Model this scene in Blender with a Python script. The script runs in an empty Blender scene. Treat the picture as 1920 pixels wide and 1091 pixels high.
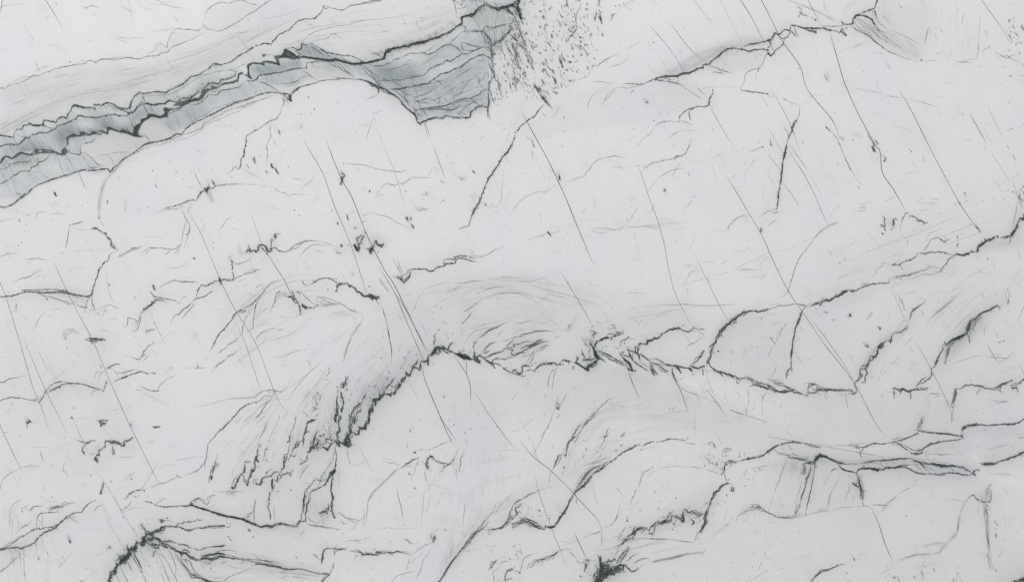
import bpy, math
import numpy as np

# ---------------------------------------------------------------- camera, world, lamps, exposure
scene = bpy.context.scene
U = 0.00125                                   # metres per drawing unit
TOP = 0.022                                   # the polished face lies 22 mm over the floor
FW, FH = 1920 * U, 1091 * U
cam_d = bpy.data.cameras.new('camera'); cam = bpy.data.objects.new('camera', cam_d)
scene.collection.objects.link(cam); scene.camera = cam
cam_d.lens = 60; cam_d.sensor_width = 36; cam_d.clip_end = 200; cam_d.clip_start = .05
cam.location = (0, 0, TOP + FW * 60 / 36)
cam.rotation_euler = (0, 0, 0)

world = bpy.data.worlds.new('World'); scene.world = world; world.use_nodes = True
bg = world.node_tree.nodes['Background']
bg.inputs['Color'].default_value = (.985, .985, 1, 1); bg.inputs['Strength'].default_value = .73

def area(name, loc, target, sx, sy, power, col):
    d = bpy.data.lights.new(name, 'AREA'); d.shape = 'RECTANGLE'; d.size = sx; d.size_y = sy
    d.energy = power; d.color = col
    o = bpy.data.objects.new(name, d); scene.collection.objects.link(o); o.location = loc
    import mathutils
    o.rotation_euler = (mathutils.Vector(target) - mathutils.Vector(loc)).to_track_quat('-Z', 'Y').to_euler()
    return o
area('softbox', (-.9, 4.3, 3.4), (0, .3, 0), 3.2, 1.2, 128, (1, .995, .985))
area('softbox', (-4.2, -1.0, 3.0), (-.3, 0, 0), 1.2, 2.4, 20, (1, 1, 1))

scene.view_settings.view_transform = 'Standard'; scene.view_settings.look = 'None'
scene.view_settings.exposure = 0; scene.view_settings.gamma = 1; scene.view_settings.use_curve_mapping = False
scene.cycles.max_bounces = 4; scene.cycles.filter_width = 1.05

def tag(o, **k):
    for a, b in k.items(): o[a] = b
    return o

# ---------------------------------------------------------------- the floor the slab lies on
def floor():
    m = bpy.data.materials.new('concrete'); m.use_nodes = True
    N, L = m.node_tree.nodes, m.node_tree.links; b = N['Principled BSDF']
    t = N.new('ShaderNodeTexNoise'); t.inputs['Scale'].default_value = 3; t.inputs['Detail'].default_value = 9
    c = N.new('ShaderNodeTexCoord'); r = N.new('ShaderNodeValToRGB')
    r.color_ramp.elements[0].color = (.2, .2, .2, 1); r.color_ramp.elements[1].color = (.34, .335, .325, 1)
    L.new(c.outputs['Object'], t.inputs['Vector']); L.new(t.outputs['Fac'], r.inputs['Fac']); L.new(r.outputs['Color'], b.inputs['Base Color'])
    b.inputs['Roughness'].default_value = .75
    me = bpy.data.meshes.new('floor'); s = 12
    me.from_pydata([(-s, -s, 0), (s, -s, 0), (s, s, 0), (-s, s, 0)], [], [(0, 1, 2, 3)]); me.materials.append(m)
    o = bpy.data.objects.new('floor', me); scene.collection.objects.link(o)
    tag(o, kind='structure')
floor()

# ---------------------------------------------------------------- the veining of the stone, traced vein by vein
# Each sheet is (x origin, y origin, unit size, lines). A line is: kind width strength [roughness] ; points
#   v vein   h hairline   b braided vein   f fibres that hang from a line   d scattered specks   k clot
#   s grey / t teal / g green / y buff / w white soft streak   p. polygon of that tint
DATA = {}
# photo-space strokes (scale 1)
DATA['G'] = (0, 0, 1.0, """
pg .14 5; 0,262 60,240 130,205 200,203 250,178 310,174 360,150 410,124 470,88 520,100 545,92 600,86 640,112 700,122 740,102 800,78 845,62 866,40 872,-60 968,-60 970,20 955,80 930,95 921,130 915,205 880,215 800,222 785,228 775,205 740,175 700,155 660,148 600,155 560,160 540,178 480,182 400,212 330,247 270,277 230,302 205,320 140,325 100,338 60,355 20,388 -60,398 -60,285
pg .3 4; 700,122 800,100 870,60 925,95 918,130 914,205 860,218 800,222 785,222 770,195 740,175 715,150
pg .16 4; 872,-60 968,-60 966,20 950,80 920,95 870,60
pg .12 4; 720,155 760,152 830,140 870,118 912,104 918,130 914,205 860,218 800,222 785,222 770,195 740,175
pg .12 12; 700,122 760,140 860,110 920,90 915,120 840,150 720,160
ps .2 4; 1225,150 1265,125 1300,100 1350,80 1400,68 1440,72 1440,80 1380,92 1330,118 1290,138
ps .15 3; 1350,95 1400,95 1438,95 1430,125 1395,135 1350,138 1300,130 1320,118
ps .09 5; 1230,150 1300,150 1340,180 1325,200 1280,200 1240,225 1000,260 960,250 1100,165
ps .18 4; 1600,40 1640,30 1650,60 1700,90 1730,115 1690,105 1640,75 1600,58
ps .13 10; 1645,0 1750,0 1740,110 1700,90 1645,50
ps .10 20; 850,690 960,720 1060,690 1160,690 1280,715 1430,790 1480,830 1300,800 1180,770 1000,800 900,760
ps .07 10; 1200,650 1260,625 1330,620 1320,680 1290,690 1220,672
ps .07 10; 1345,640 1390,590 1500,580 1490,640 1480,710 1440,715 1360,685
ps .08 26; 1500,590 1700,560 1920,480 1920,1091 1600,1091 1500,830
ps .09 24; 740,700 820,680 900,760 960,850 850,830 700,840
ps .08 30; 640,700 760,560 900,520 1100,560 1090,640 860,640 800,650
pw .3 9; 1835,882 1860,880 1920,896 1960,905 1960,940 1900,915 1860,905
pw .25 4; 1825,850 1835,880 1850,885 1830,860
pw .3 4; 1255,695 1300,690 1380,712 1430,750 1435,785 1350,752 1290,725
pw .25 3; 1120,665 1180,685 1250,720 1270,735 1200,705 1130,680
w 8 .12; 1860,900 1890,950 1920,1010
ps .1 10; 1860,800 1920,800 1920,860 1860,870 1840,850
h .45 .5; 85,0 103,28 118,55
h .45 .42; 1218,48 1258,95 1282,134
h .45 .42; 1255,42 1290,88 1320,118
h .45 .3; 1300,0 1335,44
h .45 .2; 1350,0 1375,50 1395,90
h .5 .6; 1388,0 1412,38 1432,80
h .5 .6; 1427,0 1450,45 1465,75 1500,125 1515,170 1560,225 1575,262
h .45 .4; 1515,0 1535,40 1545,52
h .5 .62; 1556,60 1570,110 1585,160 1610,215 1640,270 1650,285 1655,325 1675,355 1698,395
h .35 .4; 1445,165 1480,230 1500,285
h .5 .5; 1362,330 1425,435 1450,490 1478,545 1505,585 1550,650 1600,715 1640,790 1662,820
h .45 .4; 1330,198 1362,255 1372,270
h .5 .55; 1685,168 1710,210 1745,280 1790,365 1815,405 1838,438
h .5 .5; 1818,212 1850,270
h .4 .3; 1852,200 1882,262
h .4 .25; 1855,280 1880,320 1895,345
h .5 .5; 1840,0 1865,35 1890,70
h .5 .7; 978,208 1000,250 1035,315 1060,370 1085,430 1112,495
h .45 .45; 1050,507 1075,548 1100,590 1118,625
h .45 .45; 1198,312 1215,365 1240,435 1255,510 1265,546 1285,590 1298,612
h .45 .45; 1303,478 1335,545 1350,575 1368,605
h .5 .5; 570,265 605,325 625,380 650,440 668,490 688,550
h .5 .65; 610,260 640,335 660,370 690,445 720,505 745,545 800,660
h .5 .55; 738,545 760,580 802,660
h .5 .55; 710,500 738,545 755,585 790,665 798,680
h .45 .5; 745,487 755,515
h .4 .28; 718,270 742,330 760,390
h .5 .5; 812,273 835,335
h .45 .45; 350,390 375,435 413,525 440,580 480,645 515,735 535,770
h .45 .4; 438,595 460,645 485,720 488,735
h .5 .5; 490,460 530,520 545,550 560,570
h .4 .3; 470,400 495,470
h .45 .5; 100,490 130,555 175,640 200,700 240,790 255,820 280,870 298,905
h .45 .48; 0,530 12,560 40,650 60,720 75,755 90,800
h .45 .4; 45,635 80,720 110,780 125,812
h .45 .3; 135,780 155,825 170,860
h .4 .25; 70,655 90,695
h .5 .5; 0,795 10,820 42,885
h .4 .3; 180,880 200,910 260,1010
h .4 .25; 200,975 235,1030
h .55 .75; 790,685 800,720 825,780 845,825
h .5 .5; 825,780 855,825
h .5 .6; 850,665 878,708 884,755
h .5 .5; 874,675 876,705
h .4 .3; 765,710 785,750
h .45 .5; 890,735 930,795 968,845
h .5 .55; 975,827 1000,856 1033,882 1072,921 1098,950 1120,973 1128,991
h .45 .45; 1003,890 1010,920 1025,965 1052,1035 1060,1062
h .55 .6; 1078,1000 1100,1048
h .5 .55; 1177,690 1185,715 1200,748
h .55 .6; 1260,705 1275,730 1290,770
h .45 .5; 1325,730 1348,760 1358,778
h .5 .65; 1631,948 1645,975 1660,1020 1675,1055
h .45 .45; 1518,595 1560,650 1602,712
h .4 .2; 1488,655 1510,690
h .45 .45; 1716,640 1745,690 1775,752 1790,790
h .4 .3; 1670,540 1700,605
h .45 .45; 1850,645 1872,682
h .4 .4; 1910,680 1920,700
h .45 .4; 780,170 800,250 805,255
h .45 .5; 797,228 806,255
h .4 .4; 700,220 690,250 687,265
h .4 .3; 1655,0 1662,15
h .4 .35; 388,335 400,380
h .4 .25; 850,870 858,900
h .4 .3; 673,838 700,885
h .5 .5; 743,912 757,975
h .4 .2; 1105,890 1125,960
h .4 .3; 1440,240 1475,300
h .45 .45; 1478,280 1515,340 1540,395 1558,435
h .45 .5; 1480,270 1513,318
h .4 .25; 1520,330 1540,365
h .4 .4; 1466,343 1480,358 1502,392
""")
DATA['00'] = (0, 0, .25, """
v .5 .6 1; 18,0 12,50 0,95
k 1 .5; 420,32
s 1 .3; 345,155 350,135 368,122
v .5 .4 1; 600,50 650,62 690,45 740,62
k 1 .4; 650,62
v .45 .35 1; 1190,10 1240,38 1300,58 1400,65
v .45 .22 1; 870,45 960,75 1030,105
v .4 .15 1; 1120,28 1260,45
v .45 .3 1; 800,290 880,280 960,290 1080,285
v .45 .22 1; 850,288 920,310 965,320
v .6 .5 1.5; 0,662 40,662 75,635 150,620 200,600 250,570 290,572 340,548 400,525 480,502 560,490 640,478 655,460 680,452 720,472 760,442 800,445 840,455 900,440 950,430 1000,440 1045,442 1100,425 1170,420 1210,400 1260,388 1290,355 1340,335 1400,310 1450,292 1500,262 1530,245
v .4 .3 1.5; 70,620 170,580 250,572
v .5 .35 1.5; 700,462 770,450 840,440 930,428 1000,436
v .5 .4 1.5; 1090,415 1130,395 1165,375 1170,340 1200,325 1250,358 1260,300 1290,250 1330,245
v .6 .45 1.5; 1280,250 1320,220 1400,222 1490,232 1520,210 1540,195 1530,185 1515,178
v .5 .4 1; 1530,195 1550,215 1570,230
v .55 .45 1.5; 1530,200 1570,225 1630,235 1700,215 1740,190 1790,160 1850,120 1918,80
v .5 .4 1.5; 1545,155 1535,110 1560,65 1610,35 1650,20 1720,28 1780,8 1820,8 1860,22 1918,40
v .45 .22 1; 1120,245 1200,232 1280,215 1320,222
v .4 .2 1; 1700,260 1780,250 1918,235
ps .09 7; 1545,60 1650,20 1780,8 1918,40 1918,80 1790,160 1700,215 1570,220
py .25 2; 1170,340 1200,325 1250,350 1290,250 1490,232 1520,240 1400,310 1260,388 1170,400
h .4 .4; 258,450 300,550
k 1 .55; 525,465
k .8 .5; 618,458
k .7 .3; 640,465
y 8 .3; 0,690 200,620 400,560 620,500
s 5 .1; 0,700 200,640 450,560
v .4 .25 1.5; 400,590 480,560 530,575 600,550 630,530
v .4 .15 1.5; 80,770 160,772 200,800
s 8 .08; 0,760 300,680 600,560 900,500
v .75 .78 2; 0,1010 40,1022 100,1030 120,980 170,965 180,940 215,932 230,925 270,942 325,938 330,905 345,900 420,918 440,895 460,875 500,890 520,840 550,790 600,800 640,800 690,808 710,822 705,790 740,795 770,780 800,772 850,790 900,810 960,818 975,800 985,750 1010,715 1045,692 1080,705 1150,692 1250,692 1320,660 1370,625 1430,580 1480,570 1560,520 1590,490 1640,490 1700,478 1750,460 1790,425 1850,385 1890,355 1905,320 1918,310
v .7 .6 1.5; 115,1000 140,970 165,970
v .7 .65 2; 800,780 860,810 920,835 960,855 990,842 1020,800 1050,780 1110,770 1160,790 1230,775 1260,755 1300,770 1350,760 1380,745 1430,730 1470,700 1500,700 1530,680 1570,630 1610,640 1640,635 1680,615 1740,600 1770,570 1790,540
v .6 .55 2; 860,800 930,822 980,835 1010,800
v .75 .7 2; 0,1080 60,1078 130,1085 170,1050 230,1025 290,1000 370,990 410,965 480,940 530,910 580,880 640,872 720,882 800,862 900,860 950,870 980,850
v .5 .5 1; 330,905 335,935 370,960 410,965
v .5 .4 1; 105,1030 150,1000 175,1020
b 1.4 .9 2.5 2; 500,1091 505,1040 520,1025 590,1022 620,1000 680,1000 740,990 760,980 800,1000 820,965 870,980 920,975 990,1010 1030,1020 1060,1010
b 1.8 .92 3 3; 1000,1000 1020,950 1055,920 1065,885 1130,860 1180,880 1230,885 1250,850 1230,820
b 1.4 .92 4 4; 1230,820 1290,800 1370,790 1440,760 1490,745 1530,700 1560,670 1620,650 1700,635 1760,605 1800,560 1860,570 1880,590
b .7 .6 6 3; 1250,850 1300,830 1380,780 1450,750 1520,720 1600,680 1700,650 1780,600
v .6 .6 2; 1210,830 1250,890 1270,850 1330,820
v .9 .8 1.5; 1850,490 1860,540 1880,600 1918,590
v 1 .85 1.5; 1790,540 1830,560 1870,575 1860,540 1850,490 1880,480 1918,485
v .7 .65 1.5; 1740,545 1790,530 1850,485 1880,455 1918,440
v .45 .4 1.5; 1760,545 1720,525 1600,545 1480,590 1420,610 1340,675 1250,705 1100,715 1070,705
v .5 .5 1.5; 1530,710 1600,715 1700,690 1780,665 1820,640 1840,605 1918,600
v .5 .45 1.5; 1440,700 1530,740 1500,760
v .7 .7 1.5; 1050,1091 1130,1070 1220,1055 1290,1035 1360,1010 1380,970 1430,945 1500,900 1600,850 1700,800 1800,765 1918,730
v .5 .3 1.5; 1390,960 1430,920 1520,880 1600,820 1700,770 1800,735 1918,720
v .4 .3 2; 1280,1065 1400,1035 1500,985 1530,940 1650,890 1750,850 1850,800 1918,760
py .3 3; 1130,1080 1290,1040 1380,980 1500,905 1700,805 1918,735 1918,765 1750,855 1540,950 1400,1040
v .5 .5 1.5; 600,1091 680,1070 730,1030
v .5 .45 1.5; 1060,1010 1100,1030 1120,1060 1140,1078
v .5 .55 1; 960,870 985,920 1000,970
v .45 .5 1; 980,870 1020,950
v .4 .4 1; 1055,700 1080,740 1100,780
v .4 .35 1; 1000,740 1060,720
v .4 .35 1; 1060,780 1090,830
v .4 .35 1; 1110,790 1140,830
v .4 .3 1; 1040,715 1020,760
v .5 .25 1; 1250,910 1240,980 1270,1000
t 6 .3; 440,960 540,1000 600,1000
t 7 .2; 560,940 700,910 860,920
t 5 .25; 780,955 900,950 990,985
t 4 .18; 1000,900 1060,800 1200,730
t 4 .2; 1240,900 1400,820 1600,730 1800,650
f 24 .35 -25,-48; 580,1015 680,995 760,975 830,960 960,990
f 20 .25 -20,-45; 20,1020 120,960 340,900 500,870
f 16 .3 14,26; 540,820 640,830 700,840 800,800 900,830
f 20 .3 -18,-40; 1120,860 1240,770 1500,690 1580,630 1750,590
f 14 .22 -16,-40; 980,720 1200,690 1400,590
f 16 .25 14,30; 1040,720 1200,740 1330,690
f 14 .25 10,20; 1700,510 1800,500
f 16 .2 16,30; 100,1030 300,1010 480,960
f 14 .25 20,30; 1200,885 1320,830 1420,790
k .8 .3; 1300,546
k .8 .35; 1515,630
k .7 .25; 1190,468
k .7 .3; 1090,1040
v .35 .15 1; 330,720 420,715
v .35 .15 1; 1500,370 1560,385
v .35 .18 1; 1600,940 1680,950 1760,938 1830,955
v .6 .7 1.5; 1840,1091 1850,1020 1880,1000 1918,975
k .7 .3; 1765,970
s 6 .08; 900,640 1000,640 1120,690
t 5 .15; 940,660 1020,700
""")
DATA['10'] = (480, 0, .25, """
v .6 .55 1.5; 0,80 40,45 110,0
v .35 .18 1; 20,150 200,120 340,70
v .7 .8 2; 0,345 60,325 110,335 140,300 175,260 230,235 270,200 310,160 370,142 440,140 490,100 505,45
v .6 .65 1.5; 505,45 560,65 640,80 665,75 700,45 760,35 830,20 880,12 930,5
v .5 .5 3; 505,45 515,75 545,62
v .4 .5 3; 700,45 800,30 940,5
v .5 .45 1; 0,312 50,318 105,325
v .5 .4 1.5; 335,320 380,280 440,240 520,220 600,200 700,185 780,160 870,140
v .4 .3 1.5; 300,310 340,300
v .5 .45 1.5; 440,320 470,300 540,285 560,260 590,255 620,275 650,300
v .4 .3 1; 560,265 600,290
v .7 .7 2; 0,440 50,420 70,410 110,410 160,420 200,400 215,370 260,375 300,355 340,350 350,330 380,335 430,325 440,345
v .9 .85 2; 50,415 70,440 130,440 150,430 170,490 120,475 60,460 50,490 0,480
v .8 .8 1.5; 60,410 140,450 175,490
v .8 .8 1.5; 200,400 240,430 290,440 280,420 215,370
v 1 .85 1.5; 230,375 290,430 350,430 400,440 480,445 540,452 590,455
v .9 .8 2; 160,430 220,430 290,440
v .6 .7 1; 260,375 310,420 350,430
v .6 .6 1; 300,400 360,385 420,430
b 1.1 .9 2.5 2; 290,430 380,430 450,448 520,450 590,460 620,450 680,470 730,485 790,475 850,470 900,455 960,440 970,400 1000,385 1040,362 1100,350 1150,345 1200,325 1260,315 1300,300 1340,285 1400,268 1450,245 1500,205 1540,180 1545,135 1600,120 1630,110 1660,80 1710,40
v 1 .85 3; 1130,350 1160,330 1200,325 1250,320 1300,300
v .8 .7 1.5; 430,330 500,370 550,395 600,405 660,420 690,415 740,425 800,430 860,460
v .5 .5 1; 430,335 480,385 540,430 570,445
v .5 .5 1; 560,400 620,430 700,460 780,470
v .4 .35 1; 660,420 720,450 790,480
f 22 .4 40,50; 345,345 400,340 450,370 520,400 600,420
f 18 .3 45,30; 620,420 760,430 880,440
f 26 .4 -30,-40; 880,430 970,390 1130,340 1300,280 1500,190
f 18 .28 -25,-45; 1350,260 1420,200 1500,160
f 20 .3 15,40; 900,470 1050,380 1200,350 1400,280 1560,180
t 6 .2; 320,370 420,390 560,430
t 5 .18; 760,460 960,430 1140,330
v .6 .6 1.5; 830,480 900,500 980,485 1020,470 1030,450 1080,435 1160,400 1200,405 1240,395 1290,410 1340,395 1390,355 1440,335 1500,350 1530,370
v .5 .5 1.5; 1440,345 1480,300 1540,240 1600,235
v .7 .68 1.5; 915,608 1000,605 1100,598 1180,580 1260,565 1300,520 1350,490 1400,482 1420,455 1460,470 1500,430 1540,405 1580,405 1640,380 1700,355 1740,360
v .8 .78 1.5; 980,670 1060,668 1150,655 1220,640 1290,630 1340,590 1380,555 1440,545 1500,515 1540,500 1590,460 1640,430 1700,412 1740,430 1755,440
v .5 .5 1; 1330,600 1370,610 1400,640
v .55 .5 1.5; 1180,800 1200,765 1250,750 1290,740 1330,750
v .7 .7 1.5; 1180,830 1230,818 1300,810 1380,800 1440,785 1480,765 1560,740 1620,735 1680,705 1700,680 1740,670 1745,680
v .5 .5 2.5; 1240,825 1300,820 1380,810 1450,790 1540,755 1600,760 1700,740
v .5 .5 1.5; 1600,740 1640,770 1680,790 1730,770
v .6 .6 2; 1500,880 1540,830 1620,770 1700,750
v .4 .45 1; 1500,840 1560,880
v .4 .4 1; 1510,830 1590,870
v 1 .85 1.5; 860,625 920,650 980,690 1040,715 1100,780 1150,830 1195,870 1210,915 1230,930 1260,910 1290,890 1340,880 1400,885 1420,870 1480,882 1560,885 1600,880 1610,840 1660,800 1700,795 1730,805
v .6 .6 1.5; 1020,670 1080,710 1130,770 1160,820
v .5 .5 1.5; 1180,840 1220,890 1245,900
v .7 .6 1.5; 1150,830 1190,850 1200,900
v .5 .5 1; 1180,790 1200,830 1180,850
v .4 .45 1; 1260,830 1270,880 1260,910
v .4 .4 1; 1200,760 1230,820
v .4 .35 1; 1220,750 1240,810
v .4 .4 1; 1380,730 1370,780
v .5 .45 1; 1480,760 1485,720 1530,700 1560,660 1580,640
v .4 .4 1; 1660,620 1700,600 1720,550 1740,570
v .4 .4 1; 1650,450 1680,460 1720,455
v .4 .4 1; 1310,740 1380,780
v .4 .35 1; 1400,730 1450,770
v .5 .5 1; 1540,405 1545,370 1530,320
v .5 .5 1; 1545,320 1600,340 1680,355
v .45 .45 1; 1500,350 1540,400
v .6 .65 2; 1560,230 1620,240 1700,240 1720,200 1780,210 1840,190 1900,180
v .6 .6 2; 1560,240 1580,210 1545,190
v .7 .75 2.5; 1740,350 1790,330 1830,300 1870,260 1918,220
v .6 .6 2.5; 1700,250 1720,300 1750,330 1760,380
v .6 .65 2; 1740,350 1765,390 1760,440 1740,430
v .5 .5 3; 1480,0 1490,60 1500,120 1540,160
v .5 .5 3; 1490,10 1540,40 1560,0
v .5 .5 2; 1700,0 1720,40 1740,30
v .45 .4 2; 1640,0 1660,60 1680,40
v 1.1 .9 2; 1780,60 1820,75 1870,55 1918,40
v .8 .7 3; 1700,40 1780,60 1850,60 1900,100
v 1 .85 2; 1870,55 1890,85 1918,105
f 22 .4 18,40; 1560,0 1640,0 1720,20 1860,30
f 30 .35 20,55; 1560,130 1640,110 1740,50 1860,70
f 14 .4 12,40; 1560,240 1700,240 1820,200
f 24 .35 12,44; 1680,230 1750,320 1760,430
t 10 .18; 1560,100 1700,120 1850,110
v .5 .55 2; 1745,430 1750,500 1770,560 1760,620 1750,680 1755,760 1745,820
v .5 .5 2; 1760,440 1780,500 1790,560 1765,620
v .6 .6 1; 1740,680 1745,760 1735,830 1745,880
v .5 .4 1; 1745,850 1755,910
f 14 .35 16,50; 1650,640 1700,700 1740,740
f 12 .3 16,40; 1640,560 1660,600
v .55 .55 1.5; 0,590 20,565 60,560 130,548 190,545 260,520 340,505 375,510 385,475 440,465 520,460 590,460
v .5 .5 1; 375,510 400,530 430,570 470,600
v .5 .45 1.5; 0,620 60,620 110,650 160,670 200,700
v .4 .35 1; 170,630 240,628 310,610 350,580 400,570 440,590
v .7 .65 1; 0,720 80,700 150,692 210,700 240,715 260,745
v .5 .35 1; 0,755 60,735 130,715
v .6 .6 1; 260,740 270,710 300,675 370,645 440,625 510,605 600,600 680,590 750,600
v .5 .45 1; 190,700 200,750 215,790
v .9 .75 2; 215,705 245,730 262,755
v .5 .5 1; 225,710 235,760
v .4 .35 1; 160,640 200,670 230,680
f 24 .35 60,45; 400,500 480,480 560,490 640,560
f 28 .35 60,70; 570,480 680,520 800,560 860,600
v .55 .5 1; 590,470 640,520 700,570 760,600
v .5 .45 1; 700,490 780,560 850,610 920,650
v .5 .5 1; 790,500 840,560 900,610 940,650
v .5 .45 1; 640,490 700,540 780,590 860,620
v .45 .45 1; 590,570 660,580 740,600
v .8 .75 1; 750,595 800,600 850,615 900,640 960,665 1000,690
v .9 .7 1; 850,620 880,650
v .9 .8 1; 905,645 920,670
k 1.2 .8; 918,690
v .5 .4 1; 920,700 880,730 820,750
v .4 .2 1; 950,820 900,850 860,860
k 1 .7; 393,730
k 1 .75; 438,820
k .7 .4; 338,858
k .7 .35; 412,855
k 1 .45; 335,960
k .8 .4; 345,945
v .55 .6 1.5; 0,980 60,940 110,905 160,890 180,850 190,800
v .5 .5 1; 210,705 205,760 235,790
v .45 .45 1.5; 120,910 105,960 110,1020 80,1091
v .8 .6 1; 170,965 182,1015
v .5 .4 1; 140,950 145,980
v .4 .3 1; 135,1060 148,1091
v .4 .45 1; 880,880 870,940 850,1010 825,1065
v .4 .2 1; 905,970 950,1080
v .45 .5 1; 1268,910 1290,980 1308,1022
v .4 .5 .5; 500,1015 530,1091
s 12 .08; 600,1000 700,1040
k .7 .3; 1110,150
k 1 .4; 1115,180
k .8 .4; 1200,195
k 1 .4; 1240,140
k .8 .35; 1255,160
k .7 .3; 1280,60
k .7 .3; 820,265
k .7 .3; 1600,955
k .7 .3; 1630,925
k .7 .3; 1555,1060
v .4 .3 1; 1840,970 1880,960
k .8 .3; 20,230
s 5 .1; 60,200 120,180
""")
DATA['20'] = (960, 0, .25, """
k 2 .85; 45,80
v 1.6 .9 3; 0,40 40,60 60,110 70,145
v 1.3 .85 3; 55,0 45,50 40,90
v .9 .75 3; 0,50 30,20 50,0
d 110 6 .5 -64; -140,330 -60,260 0,120 60,100 60,640 -100,800 -150,700
d 50 6 .45 -64; -60,60 60,60 60,300 -60,330
d 100 8 .6 -64; 0,100 60,100 140,300 150,520 60,640 0,660
d 300 7 .55 -62; 0,100 110,0 420,0 520,150 540,300 500,600 330,700 180,720 0,560
d 70 6 .55 -62; 400,0 660,0 700,280 620,500 480,640
d 60 5 .5 -62; 0,560 330,620 300,760 100,740
v .45 .45 3; 520,20 490,80 480,160 490,220 440,270 400,300
v .45 .45 4; 20,150 60,260 110,350 60,320 40,280
v .5 .5 3; 20,130 50,200 90,330 130,420 170,500
v .45 .5 4; 0,320 30,400 50,500 80,560
v 1 .5 2; 355,420 380,500
v .8 .6 2; 655,0 650,40 670,60
v .9 .7 3; 650,100 670,180
v .6 .5 3; 630,80 620,160
v .9 .6 2; 740,155 755,120 775,100
k 1 .5; 775,48
k 1 .5; 805,45
k .7 .5; 838,30
k .8 .5; 887,75
k .8 .6; 678,268
k .7 .5; 597,262
k .8 .6; 512,285
k .8 .5; 562,342
k .7 .4; 550,242
k .6 .3; 1285,215
k 1 .6; 1062,320
k .7 .3; 1262,402
k .7 .35; 710,468
k .6 .3; 1105,72
k .6 .3; 1048,105
v .4 .2 1; 1060,0 1100,45
v .4 .2 1; 750,130 820,60 900,10
v .4 .25 1; 1440,140 1520,155
v .4 .3 1; 1470,140 1495,185
v 1.6 .95 .5; 208,708 250,760 300,812
v 1 .8 1; 205,700 180,650
v .8 .8 1.5; 240,785 200,830 170,870 110,910 75,940 65,945 50,970 22,1000 10,1050 0,1091
v .9 .5 2; 235,850 248,870
v .7 .3 2; 380,870 395,900
v .4 .25 2; 290,880 340,850 345,810 380,800
v .4 .3 1; 470,610 520,590 560,580 620,480 600,500
v .45 .35 1.5; 560,535 600,490 650,495 690,450 740,430 800,405
v .45 .4 1.5; 630,500 690,455 740,435
v .45 .4 1.5; 710,520 760,495 810,480 860,450 885,410
v .4 .25 1.5; 860,390 890,350 940,330 980,305
v .45 .5 1.5; 580,618 640,612 700,618 760,628
v .7 .7 1; 830,632 880,628 970,635 1010,620 1050,600 1100,582 1160,578 1230,572 1290,550 1340,545
v .45 .35 2; 800,655 860,665 910,650 970,640
v .5 .4 1.5; 885,705 915,675
v 1 .9 1.5; 1050,600 1100,585 1150,572 1235,572 1290,548 1330,545 1390,515 1435,510 1435,490 1470,485 1500,455 1550,420 1570,395 1610,368 1660,362 1690,365
v .6 .6 2; 1240,572 1280,560 1340,550 1400,515
v .6 .6 2; 1740,350 1710,370 1740,375
v .9 .8 2; 1690,365 1740,375 1770,388 1800,380 1850,375 1880,370 1918,378
v .8 .75 1.5; 1740,350 1780,330 1830,330 1880,315 1918,308
v .5 .5 2; 1740,355 1790,340 1850,325 1900,320
v .7 .65 1; 1050,600 1120,605 1180,615 1230,625 1270,640 1300,665
v .5 .3 1; 1300,665 1370,710 1430,750
v .6 .6 1; 1240,575 1250,620
v .5 .4 2; 1090,600 1150,590 1220,600
v .6 .5 1; 1460,490 1510,505 1570,525 1620,542 1670,558
v .7 .5 2; 1500,545 1560,545 1600,570
v .5 .45 2; 1540,500 1570,550
v .4 .3 1; 1370,640 1420,690 1460,730
v .5 .55 1.5; 1920,400 1895,430 1880,480 1850,515 1790,530 1750,550 1740,600 1715,660
v .6 .6 1; 1850,515 1840,545
v .7 .75 1; 1715,660 1720,680 1780,685 1860,695 1918,705
v .8 .8 1; 1503,665 1505,700 1480,740 1475,790 1440,802 1390,798 1320,820 1280,850 1260,870 1248,915
v .6 .6 1.5; 1390,800 1330,830 1330,870
v .7 .8 1; 1322,845 1337,895
v .5 .5 1.5; 1248,915 1180,908 1130,912 1080,935 1060,960
v .4 .3 1.5; 1060,960 1040,1000 990,1040 940,1091
v .45 .35 1; 1250,905 1310,920 1360,945
v .4 .4 1.5; 1185,1035 1215,1000 1260,980
v .4 .22 1; 1260,975 1330,980 1420,990
v .35 .2 1; 1370,1045 1320,1091
v .5 .45 1; 1475,790 1520,850 1580,970 1605,1030
v .35 .25 1; 1870,720 1918,800
v .35 .2 1; 1370,680 1480,655 1600,650 1680,660
v .4 .35 1; 560,830 575,760 610,710 655,680
v .4 .35 1.5; 660,790 720,710 780,660 830,655
v .4 .35 1.5; 680,800 700,750 780,680
k 1.3 .7; 1010,768
s 4 .25; 1000,750 1015,770
k .8 .5; 1063,905
k .6 .5; 910,968
k .6 .4; 1168,848
k .6 .4; 1212,822
k .7 .5; 268,1022
k .8 .3; 390,985
k .6 .3; 1020,945
v .55 .7 .5; 72,828 110,925 150,1010 200,1091
v .6 .4 2; 140,1040 165,1091
v .4 .3 2; 110,1020 130,1050
v .4 .2 1; 0,690 30,680
ps .06 3; 0,740 60,700 200,740 100,900 0,980
f 10 .25 -14,-40; 1230,560 1400,480 1560,380 1700,340
v .35 .2 1; 960,580 970,625
v .35 .15 1; 1030,380 1020,300
v .5 .3 1; 1830,550 1825,610
v .4 .2 2; 1560,440 1600,480 1580,520
""")
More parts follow.
